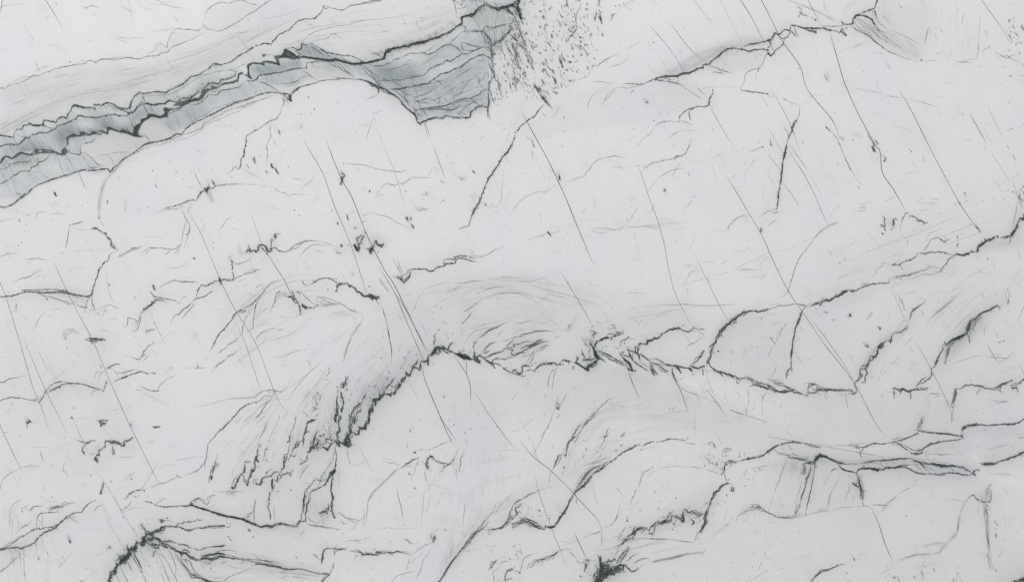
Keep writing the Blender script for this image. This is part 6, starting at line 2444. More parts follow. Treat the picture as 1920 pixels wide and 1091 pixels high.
DATA['23'] = (960, 818, .25, """
b .9 .8 3 2; 470,0 440,25 420,50 410,90 405,130
v .5 .5 1.5; 500,0 480,30 460,50
v .5 .5 2; 480,0 450,30
v .7 .6 3; 385,130 405,135 405,155
b .7 .65 3 2; 380,135 345,150 335,180 320,210 305,250
v .7 .6 3; 375,150 350,190 335,210
v .4 .35 1; 300,250 285,290 275,355
v .4 .35 1; 235,0 200,60 160,140
v .6 .6 2; 700,0 690,35 670,70
v 1 .6 3; 690,0 710,0
k .7 .5; 665,78
s 2 .4; 815,65
v .6 .5 2; 810,68 830,60
v .9 .5 1; 555,85 560,110
k .8 .5; 635,107
v .5 .4 2; 650,95 640,80
s 2.5 .35; 780,105
k .7 .5; 780,108
v .6 .4 1; 540,115 535,165
k .7 .3; 532,158
k .7 .5; 663,145
k .6 .3; 475,183
k .7 .3; 95,178
k .6 .3; 53,105
v .6 .35 1; 530,28 550,35
v .9 .7 2; 385,225 390,240
v .5 .4 1; 378,265 378,280
h .5 .5; 62,35 110,100 180,190 240,230 300,260
v .9 .85 1; 965,62 930,65 890,90 820,125 780,160 740,185
v .7 .7 1; 980,75 1000,60 1060,35
v .7 .65 1; 1080,45 1130,35 1170,20 1230,20 1280,30
v .4 .3 1; 1280,30 1320,50 1370,60
v .5 .4 3; 1250,20 1290,25 1320,10
v .6 .35 3; 1330,50 1380,55
k .8 .6; 970,98
v .6 .6 1.5; 1060,35 1000,55 980,75
b .9 .8 3 3; 740,185 700,215 670,240 640,260 600,285
v .6 .6 2; 720,185 650,225 600,245 560,290 520,340
b .8 .75 4 4; 660,220 610,240 570,270 540,310 510,360 480,400
v .7 .65 2; 580,325 540,370 510,390
b 1.2 .85 3 3; 600,290 560,340 510,385 480,410 450,450
v .5 .45 1; 740,155 640,185 570,205 540,220
v .4 .3 1; 700,185 560,210
v .4 .35 1; 480,380 500,320 530,280
s 6 .2; 660,230 580,290 500,400 460,430
b 1.3 .88 2 2; 450,450 430,490 410,530 390,570 360,600 345,630 320,665 285,680
v 1.3 .93 1; 325,660 310,675 280,680 250,670
h .45 .4; 175,290 190,350 205,400
b .9 .8 3 3; 250,670 245,690 210,685 170,665 130,640 80,620 60,640 0,660
b .7 .65 4 3; 230,680 190,650 150,630 110,620 90,600
b .6 .55 4 3; 0,680 60,650 90,635 140,665 220,690
s 6 .2; 40,650 120,630 220,680
v .7 .65 2; 0,530 40,490 100,450 160,420 210,400
v .35 .25 1; 210,400 250,385 310,375
b .6 .6 4 3; 0,620 40,580 30,540 80,500
v .5 .5 3; 30,570 60,560 70,580
k .8 .5; 55,562
k .6 .4; 60,605
k .9 .65; 207,555
v .6 .4 3; 190,545 210,570
k 1 .65; 282,612
d 14 4 .4 -60; 60,500 200,500 240,600 100,600
v .35 .3 .5; 580,340 610,400 640,500 660,560
v .4 .25 1; 490,470 530,520 570,560
k .7 .4; 483,495
v .5 .35 2; 480,455 485,500
v .4 .3 1; 310,60 300,90
v .5 .45 2; 1060,210 1055,240 1000,260 980,270 965,330 950,370 945,400
v .4 .35 2; 1080,250 1030,280 1010,300
v .6 .5 2; 945,400 925,400 910,450 890,480 880,520
s 2.5 .15; 980,250 960,350
v .35 .3 1; 1080,255 1140,230 1220,222 1310,225
v .5 .35 1; 1300,225 1360,228 1430,238
v .4 .35 1; 1430,240 1500,260 1570,285
k .6 .35; 1287,345
k .6 .4; 1128,370
k .7 .5; 1228,458
v .6 .4 2; 1222,450 1232,465
k .6 .4; 1105,485
k .7 .5; 1100,545
v .5 .35 2; 1090,530 1100,540
k .6 .5; 960,553
k .8 .4; 1070,415
k .6 .3; 1160,455
s 2 .2; 1060,400 1080,420
k .9 .6; 862,632
v .4 .3 2; 885,595 865,625
v .4 .25 1; 810,480 800,560 780,620
v .4 .25 1; 850,545 900,540
b .5 .5 6 3; 1470,60 1500,50 1520,90
b .5 .5 5 3; 1570,110 1600,95 1640,90
k .6 .6; 1640,88
k .8 .5; 1578,145
v .9 .5 2; 1605,125 1608,150
k 1.2 .5; 1703,150
v .6 .5 2; 1745,120 1750,140
v .4 .3 2; 1700,110 1710,150
d 45 4 .35 -70; 1400,90 1560,160 1600,260 1480,270 1410,180
v .5 .4 3; 1560,190 1590,190 1600,200
v .4 .3 1; 1430,130 1480,190 1560,240
s 10 .1; 1430,120 1540,230 1570,260
v 1.1 .9 .8; 1918,112 1880,140 1840,155 1780,165 1730,175 1700,185
v .8 .8 1; 1700,185 1660,180 1620,180 1600,200
v .8 .7 1; 1690,195 1640,190 1610,210
b .9 .85 2.5 2; 1600,200 1590,230 1590,260 1570,285
v .6 .55 1; 1590,270 1600,310 1615,345
v .5 .5 2; 1640,195 1640,220 1620,235
v .5 .4 2; 1660,185 1640,210
v .9 .7 2; 1765,155 1780,175
k .9 .6; 1622,322
b 1 .85 2.5 2; 1625,350 1590,355 1560,375 1545,400 1520,420
v .8 .7 3; 1640,370 1640,400 1660,410 1670,385 1650,380
v .6 .5 2; 1640,350 1660,370
b 1.1 .85 3 3; 1550,400 1520,415 1505,450 1490,480 1480,510
v 1.2 .7 3; 1490,490 1485,510
b .9 .8 3 3; 1480,510 1460,550 1445,590 1440,640 1425,680 1415,720
v .8 .75 3; 1450,560 1455,640 1430,690
v .8 .75 2; 1415,720 1405,710 1425,700
v .6 .5 2; 1405,710 1380,760 1365,790
v .4 .35 2; 1395,740 1390,780
v .5 .4 2; 1480,490 1430,510
s 8 .1; 1540,390 1470,520 1430,600
b .8 .7 6 4; 1430,575 1390,590 1370,570 1330,570 1310,550 1280,560
v .8 .75 4; 1430,575 1400,580 1380,600
b .8 .75 4 3; 1290,555 1270,590 1285,610 1280,630 1250,610 1220,600
v .9 .7 3; 1350,655 1365,645
v .8 .75 3; 1340,665 1358,650 1365,640 1345,620
v .6 .5 4; 1340,620 1320,600 1310,570
v .5 .45 4; 1310,550 1335,530 1325,515
v .5 .5 4; 1180,600 1200,560 1200,545
v .6 .5 3; 1190,600 1220,590 1250,600
s 8 .1; 1160,620 1280,570 1400,560
k .6 .5; 1202,695
k .6 .5; 1145,605
k .7 .5; 1130,603
d 12 4 .4 -60; 1360,600 1420,620 1400,660 1340,640
v .35 .25 1; 960,765 1030,765 1110,768
v .5 .45 1; 1030,766 1120,768 1200,770
v .4 .4 1; 1200,770 1280,785 1350,792 1370,785
v .35 .3 1; 780,770 830,700 860,660
v .4 .25 3; 860,690 900,680
v .5 .4 1.5; 1050,942 1120,925 1180,912 1230,900 1300,880 1360,872 1430,868
v .4 .3 2; 1420,910 1430,870 1460,840
s 2 .2; 1060,940 1300,880 1430,868
v .35 .15 1; 950,920 1030,912
v .5 .45 2; 0,1000 40,1010 62,1025 70,960 90,920 130,890 190,870
v .9 .7 2; 50,1010 65,1030
v .4 .4 2; 0,995 30,970
b .5 .5 5 4; 130,950 190,930 240,910 290,895 340,860
v .6 .6 2; 260,915 300,890 340,862 370,845
v .4 .35 1; 370,850 400,845
b .4 .35 6 3; 100,990 160,960 240,920
v .4 .4 2; 200,980 240,930
k .7 .5; 35,855
d 22 4 .35 -60; 0,820 80,780 100,860 30,900
v .35 .25 2; 30,860 50,930
k .5 .3; 280,835
k .7 .4; 515,1045
k .6 .5; 1500,578
k .7 .5; 1412,802
k .6 .4; 1655,938
v .35 .2 1; 1480,790 1550,700 1600,670
v .5 .4 1.5; 1595,668 1625,655
v .5 .35 1.5; 1545,500 1545,515
k .7 .5; 1545,500
k .6 .4; 1597,490
v .5 .4 1; 1770,318 1775,322
k .7 .5; 1770,318
k .7 .4; 1810,322
k .7 .5; 1748,370
v .4 .35 2; 1680,610 1690,590 1740,570
k .6 .4; 1685,620
b .5 .4 6 3; 1720,580 1780,550 1840,530 1918,570
d 22 4 .35 80; 1790,510 1870,510 1860,560 1800,550
k .6 .4; 1818,592
s 10 .08; 1680,590 1850,540
d 20 4 .35 -60; 1680,260 1900,220 1860,280 1680,360
v .4 .3 2; 1790,240 1860,230 1918,215
v .6 .4 2; 1605,430 1612,450
k .8 .4; 1610,440
v .35 .15 1; 1620,520 1590,620 1600,670
v .5 .35 2; 1900,850 1895,900
k .6 .4; 1900,732
v .4 .3 1; 1760,1085 1840,1045 1918,1000
v .35 .25 1; 1840,1010 1860,960 1880,920
v .35 .2 1; 720,50 560,280
w 12 .08; 1000,600 1100,590 1150,560
""")
DATA['33'] = (1440, 818, .25, """
v 1.1 .9 .8; 0,110 40,85 90,60 150,48 190,43 230,48 280,55
v .8 .65 1; 280,55 320,68 350,78 390,82
v .5 .35 1; 230,42 300,55 370,68
v .35 .25 1; 390,72 500,68 580,65 760,45
s 3 .2; 300,65 370,78
v .4 .4 1; 150,60 165,85 180,100
v .5 .4 2; 40,90 80,120 100,130
b .6 .5 5 4; 80,120 140,135 190,160 260,175 300,185
b .7 .6 5 3; 160,145 210,165 280,180 330,185
v .5 .4 1; 0,130 40,90
v 1.2 .85 2.5; 270,205 300,200 330,190 345,185
v 1.8 .9 2; 345,185 365,165 385,140 400,135 405,150
v 1.4 .93 1; 340,190 370,160 385,150 410,145 440,155
v 1.1 .88 1.5; 440,155 470,170 500,185 530,200 550,205
v .8 .75 1.5; 380,125 395,145
v .8 .7 2; 530,200 580,210
v 1.1 .85 2; 530,210 560,240 600,255 640,265 665,275
v .7 .55 2; 530,195 590,215 620,235 660,230
b .6 .5 4 3; 540,205 620,200 700,190 720,185
v 1.2 .9 1.5; 665,275 670,250 690,240 720,238 760,240
b 1.3 .88 3 3; 710,238 760,240 800,243 850,248 860,250
b 1.2 .85 3 3; 860,248 890,235 940,235 1000,225 1040,220
b 1 .75 4 4; 860,240 920,225 990,225 1050,215
v .8 .75 2; 1000,235 1050,240 1080,255 1120,275 1160,280 1240,282
b .8 .7 3 2; 1240,282 1300,290 1350,280 1410,275 1480,290 1530,285
v .6 .6 3; 1280,290 1320,295 1380,280
b .6 .55 3.5 4; 680,200 740,190 800,185 860,180 940,170 1000,165 1070,160
v .7 .7 1.5; 740,190 820,182 900,178 980,172 1060,162
b .7 .65 4 4; 1070,165 1120,185 1180,200 1240,210 1300,210 1360,215
b .9 .75 4 4; 1200,215 1280,210 1340,215 1400,225 1440,235
b .8 .7 3.5 3; 1430,230 1480,240 1520,255 1540,270
b .6 .55 5 3; 1040,210 1100,220 1160,245 1240,270 1300,275
b .6 .55 5 3; 1080,170 1140,210 1200,240 1230,275
f 16 .35 50,30; 1060,180 1200,210 1300,220
f 12 .35 -20,50; 740,195 860,185 960,180
s 8 .2; 680,215 860,210 1060,200 1300,240 1500,270
s 10 .1; 560,120 700,190
v .5 .4 1; 700,150 690,120 710,90 740,80
v .4 .35 1; 700,150 760,160 900,165
v 1.2 .88 1; 1535,270 1560,255 1585,245
v .9 .75 1; 1535,270 1560,292
v .5 .5 2; 1535,275 1510,285
v .9 .85 1; 690,80 740,78 770,68 810,55 850,45 920,42 960,40
v .6 .5 1; 620,78 700,80
v .8 .8 1; 940,38 990,22 1040,10 1075,0
v .6 .55 1; 875,0 900,40
b .8 .75 3.5 3; 960,45 990,70 1030,85 1050,105 1070,118
v .6 .55 2; 960,40 1010,60 1060,95 1090,105
v .6 .5 3; 960,60 968,95
v 1.2 .9 1; 1060,118 1090,125 1140,122 1165,125
v .7 .7 1; 1100,105 1140,105 1170,92 1200,70 1240,50 1290,42
v .8 .8 1; 1140,120 1180,85 1240,48 1320,38 1400,30 1430,20 1465,12
v .5 .4 1; 1160,125 1200,130 1260,135 1400,135
v .35 .25 1; 1170,105 1230,130
v .7 .6 2; 1430,15 1465,10
ps .08 4; 1170,100 1250,50 1460,20 1530,40 1540,140 1400,135 1240,132
v .9 .8 1; 1545,140 1570,180 1585,200
v 1.8 .93 .8; 1585,200 1610,207 1650,205 1700,203 1720,195
v 1.4 .93 .8; 1700,200 1740,185 1800,165 1850,150 1880,135 1918,118
v .4 .25 1; 1620,100 1700,85 1800,60
v .35 .2 2; 1740,70 1800,55
v .5 .35 2; 1880,12 1910,5
s 2 .2; 1880,10 1915,5
w 5 .4; 1600,280 1700,310 1918,350
w 4 .4; 1540,130 1570,180 1600,240 1600,280
w 3 .2; 1690,350 1740,430 1800,560 1918,760
v .35 .25 1; 1570,255 1600,265
s 5 .15; 1640,300 1700,290 1800,285
v .4 .15 1; 1640,275 1780,280 1880,310
v .5 .3 1; 1880,390 1918,400
b .7 .6 5 3; 300,190 340,200 350,230 340,240
b .6 .55 5 3; 250,200 270,230 260,260 240,275
v .6 .5 1.5; 320,200 320,260 300,300 285,350 270,400 260,450
v .8 .65 1.5; 330,200 318,250 290,310 280,380 260,420 250,470 235,520
v .7 .65 1; 350,240 335,320 320,400 305,470 290,540 280,580
v .6 .6 1; 240,500 215,560 185,605
v .5 .45 1; 220,500 200,580
v .5 .5 1; 120,220 95,290 80,340 60,380 45,440
v .4 .25 1; 45,440 20,520 0,570
f 26 .22 -30,180; 130,170 260,200 340,240
f 30 .16 -30,180; 30,200 200,220 340,260
v .4 .35 1; 260,320 230,420 200,500
b .5 .45 3 2; 520,240 500,245 480,260 470,275
v .4 .3 1; 540,300 500,370 480,410
v .6 .45 1; 480,410 460,470 445,540
v .4 .3 1; 640,370 590,420 570,500
v .4 .25 1; 620,350 590,440
v .6 .55 1; 0,570 30,580 60,600 110,610 180,610 240,600
v .6 .5 3; 80,605 140,600 190,600
f 8 .4 10,-30; 50,590 140,610 280,580
v .5 .35 1; 240,600 320,575 400,560 470,560
v .5 .35 2; 360,555 420,545 460,555
v .4 .35 1; 480,555 560,530 650,525 720,520
v .5 .45 1; 700,520 760,520
v .6 .5 1; 780,515 820,510 890,515
s 12 .1; 60,560 200,560 260,480
v .8 .75 2; 665,275 675,320 680,370
b .8 .75 3.5 2; 675,290 690,350 705,400 720,410
b .7 .65 5 3; 670,370 690,400 700,440 710,470
b .5 .5 4 2; 630,345 660,360 680,380
v .5 .4 2; 710,470 715,520
d 20 4 .4 -70; 680,380 730,400 720,470 690,450
s 6 .2; 680,300 700,440
v .5 .45 1.5; 855,555 870,530 900,495 920,480 970,440
s 2 .2; 860,550 960,445
v .4 .3 1; 970,440 1010,410
v .5 .45 1; 1010,410 1060,385
v .5 .45 1; 1120,355 1160,340
v .4 .25 1; 1060,385 1120,355
v .35 .25 1; 1160,340 1230,315 1300,305
v .4 .15 1; 830,580 860,555
k .8 .5; 1035,593
v .5 .3 1; 860,150 0,0
v .7 .6 1.5; 1500,460 1520,445 1540,440 1560,460 1580,480 1600,490
v 1 .65 4; 1590,470 1610,490 1640,490 1660,485
v .7 .6 3; 1660,500 1672,470 1672,400
v .6 .5 2; 1640,400 1660,370 1675,350
v .5 .4 2; 1640,440 1640,400
s 4 .25; 1650,380 1640,460 1600,470
ps .15 3; 1530,430 1600,395 1640,395 1675,350 1672,480 1610,495 1560,460
s 2 .3; 1510,450 1470,500 1445,560 1435,620 1425,680 1400,740 1370,770
v .5 .35 1; 1430,580 1425,650 1420,700 1410,740
v .6 .4 1; 1425,640 1415,710
v .4 .3 1; 1580,500 1572,580
s 2 .3; 1610,500 1625,600 1640,700 1650,800 1660,900 1680,990
b .6 .55 5 3; 1620,500 1635,520 1630,560 1635,620 1640,660
b .6 .45 4 3; 1640,640 1640,720 1655,800 1655,860
v .5 .4 3; 1640,850 1650,920 1660,990
k .9 .6; 1718,662
v .6 .4 2; 1690,630 1715,655
v .9 .6 1; 1705,720 1708,760
v .6 .35 1; 1700,700 1715,680
k .6 .35; 1768,770
v .4 .25 2; 1770,830 1750,880 1720,910
k .7 .35; 1735,895
v .8 .5 1; 1708,990 1712,1015
s 2 .2; 1680,980 1705,1000
s 3 .3; 1400,740 1350,790 1310,830 1280,870
v .5 .4 1; 1310,830 1280,870 1240,880
v .6 .4 1; 1000,920 1050,900 1100,885 1160,880 1210,878
s 3 .15; 980,930 1100,888 1230,878
v .5 .25 1; 1170,820 1230,805 1310,790
s 3 .15; 1160,820 1320,795
v .35 .2 2; 940,970 900,1000 820,1040
d 24 5 .22 -65; 860,1020 940,960 1290,880 1260,1000 1100,1080 920,1080
v .9 .6 3; 960,1040 985,1080
v 1 .6 3; 935,1045 960,1055
v .9 .5 2; 1150,1000 1160,1060
v .9 .5 2; 1090,1045 1105,1060
v .7 .45 1; 1235,980 1250,1015
v .5 .3 2; 1190,910 1175,905
k .8 .4; 905,1030
k .8 .4; 880,1050
s 14 .08; 1200,890 1270,950 1150,1020
s 8 .06; 900,980 1000,940
d 24 5 .22 -70; 1280,1000 1420,960 1500,1030 1480,1091 1300,1091
k 1 .5; 1418,1028
v .4 .3 1; 625,880 640,910
v 1 .7 1; 640,905 650,928
v .35 .25 1; 730,850 745,890
v .35 .2 2; 680,890 720,880
b .8 .75 3.5 3; 320,1091 350,1060 380,1025 400,1005 430,990 460,1000
b .7 .65 3.5 3; 390,1020 430,1000 480,985 520,965 540,960
v .6 .5 2; 540,960 570,960 590,950
v .5 .4 4; 310,1060 330,1091
k .8 .55; 593,1022
k .6 .4; 625,975
k .7 .4; 602,1085
v .35 .2 1; 60,1000 140,980
v .3 .15 1; 120,940 220,910 350,880
v 2 .85 4; 1870,1085 1890,1075 1918,1070
v 1 .7 4; 1900,1091 1910,1065
v .35 .2 1; 30,640 0,650
v .3 .12 1; 1480,550 1450,650
v .35 .2 1; 440,200 420,190
""")
DATA['GB'] = (0, 0, 1.0, """
m 44 .15; 770,600 800,560 850,538 920,530 990,545 1040,590 | 885,665 905,640 930,625 990,618 1040,625 1060,640
m 34 .15; 1030,890 1050,840 1090,790 1140,750 1200,740 | 1080,910 1120,860 1200,825 1300,812
m 34 .13; 1060,800 1120,765 1220,755 1320,790 | 1100,850 1180,810 1260,800 1330,820
m 40 .14; 750,545 860,528 960,520 1060,535 1140,560 | 770,600 860,565 960,548 1060,580 1140,610
m 12 .1; 1000,560 1150,560 1300,570 1440,560 | 1100,640 1200,600 1300,590 1440,575
m 80 .14; 640,600 560,700 480,800 440,880 | 800,640 760,700 690,760 650,830
m 40 .2; 560,720 540,800 500,900 | 645,720 640,800 620,860
m 26 .18; 680,700 660,770 640,830 | 780,680 720,730 680,800
m 46 .13; 820,850 820,950 800,1090 | 960,860 940,950 880,1010
m 20 .1; 650,860 640,980 | 820,880 830,1000
m 50 .15; 0,180 150,140 300,115 450,60 560,0 | 0,250 120,190 250,165 420,110 560,50
m 34 .12; 480,80 600,40 760,20 900,-5 | 540,92 640,90 740,85 860,30
m 90 .24; 700,125 780,115 850,80 915,60 | 785,222 850,215 915,200
m 40 .3; 690,150 740,185 785,225 | 740,150 775,180 800,215
m 40 .26; 870,0 900,60 925,130 | 960,0 950,60 925,100
m 40 .15; 1250,690 1270,760 | 1430,740 1440,800
m 40 .11; 1610,720 1680,640 1760,560 1860,500 | 1750,720 1800,640 1880,570 1920,540
m 24 .1; 1320,600 1360,585 1460,575 | 1400,660 1440,620 1490,600
m 34 .17; 1450,860 1435,960 | 1625,880 1590,960
m 34 .17; 0,960 10,1091 | 100,1000 110,1091
m 16 .22; 225,1060 262,1091 | 290,1020 345,1091
m 50 .13; 400,640 470,560 540,520 620,520 | 440,720 520,650 600,600 680,590
m 20 .12; 0,545 80,540 165,560 | 0,600 80,590 165,590
m 50 .17; 1600,45 1650,72 1728,112 | 1645,10 1690,60 1735,105
m 26 .12; 1740,0 1745,110 | 1840,0 1830,110
m 30 .12; 1240,140 1300,105 1360,82 1440,72 | 1240,150 1310,125 1370,95 1440,85
m 40 .14; 380,850 430,790 480,750 520,735 | 440,900 480,830 530,780
m 24 .16; 480,840 490,980 | 620,850 620,960
m 40 .14; 380,1010 480,1040 620,1060 | 340,1050 450,1075 600,1091
m 24 .1; 1350,860 1380,920 1340,1010 | 1480,860 1440,920 1400,970
m 30 .12; 1160,1000 1250,950 1330,920 | 1130,1060 1280,1020 1330,990
m 30 .13; 880,980 960,930 1040,900 | 830,1091 920,1000 1020,980
m 26 .1; 60,500 120,470 | 60,640 200,560
m 30 .12; 1560,470 1700,420 1860,340 | 1500,580 1700,510 1900,460
m 20 .1; 1000,420 1180,410 1330,400 | 1000,480 1180,440 1330,430
ps .09 12; 0,165 200,120 300,110 400,60 520,-60 860,-60 860,40 740,100 650,110 560,85 470,85 310,170 200,198 0,255
s 10 .13; 0,245 60,225 130,190 200,190 250,165 310,160 400,120 480,75
s 14 .1; 0,190 150,150 300,125 460,70 560,20
s 12 .1; 660,100 740,85 850,40
ps .1 16; 760,540 900,510 1060,520 1300,560 1320,610 1200,640 1110,640 1000,690 830,650 720,780 640,840 640,720 700,600
ps .11 20; 960,700 1180,690 1300,720 1440,790 1500,830 1440,850 1300,820 1150,750 980,760
ps .09 16; 1340,680 1370,600 1480,585 1490,700 1440,720
ps .08 14; 850,690 960,720 940,900 860,860 800,700
ps .07 16; 440,880 640,840 640,980 560,985 470,970
ps .07 16; 280,950 480,985 600,990 620,1060 380,1030 290,1000
ps .08 16; 1500,740 1800,740 1800,800 1660,820 1480,825
ps .09 14; 1450,855 1540,850 1620,890 1600,960 1440,960
ps .06 20; 1330,980 1640,950 1640,1091 1180,1091
t 5 .25; 640,115 690,128 730,130
t 6 .2; 770,168 830,158 900,120
t 5 .2; 560,95 600,100 640,112
w 3.5 .22; 725,158 800,152 835,135 862,118 905,100
w 4 .15; 800,190 860,178 905,160
y 6 .12; 870,30 920,40 950,60
s 9 .13; 1625,700 1660,640 1720,585
s 9 .13; 1760,700 1800,630 1880,560
s 9 .12; 1345,670 1365,610 1420,585
s 8 .1; 1205,640 1260,622 1320,610
s 10 .12; 1520,590 1600,560 1700,520 1800,500
s 10 .12; 1480,845 1600,880 1740,885 1820,892
s 12 .1; 700,760 760,690 810,660
s 12 .1; 660,800 690,740 780,660
s 12 .1; 560,850 620,800 640,740
s 10 .12; 900,970 1000,920 1080,880 1150,830
s 10 .1; 1180,1000 1280,960 1340,900
s 12 .1; 1060,870 1100,800 1170,755
s 9 .12; 280,1020 380,1040 480,1060 600,1075
s 9 .1; 0,1040 100,990 170,950
s 9 .1; 20,565 100,548 165,560
s 8 .1; 80,745 120,722 190,728
s 8 .1; 260,600 300,565 420,530
s 8 .1; 410,600 450,560 520,535
s 10 .1; 1240,140 1320,110 1380,85 1450,72
s 12 .1; 1620,50 1670,80 1730,108
s 12 .08; 1690,500 1800,470 1900,450
s 14 .1; 860,640 940,600 1040,600
s 14 .09; 1120,620 1200,600 1300,590
ps .07 14; 0,600 0,900 160,900 260,830 200,640
ps .06 16; 1540,470 1700,420 1700,520 1520,570
v .8 .75 1.5; 0,388 10,391 25,383 38,371 46,363
v .5 .4 1.5; 0,389 20,385 36,374
s 9 .16; 0,240 60,215 130,178 210,172 260,148 340,135 420,96
g 8 .14; 0,240 80,212 140,180 230,175
m 26 .12; 1480,850 1600,862 1720,857 1830,880 | 1500,862 1620,875 1740,872 1830,888
""")
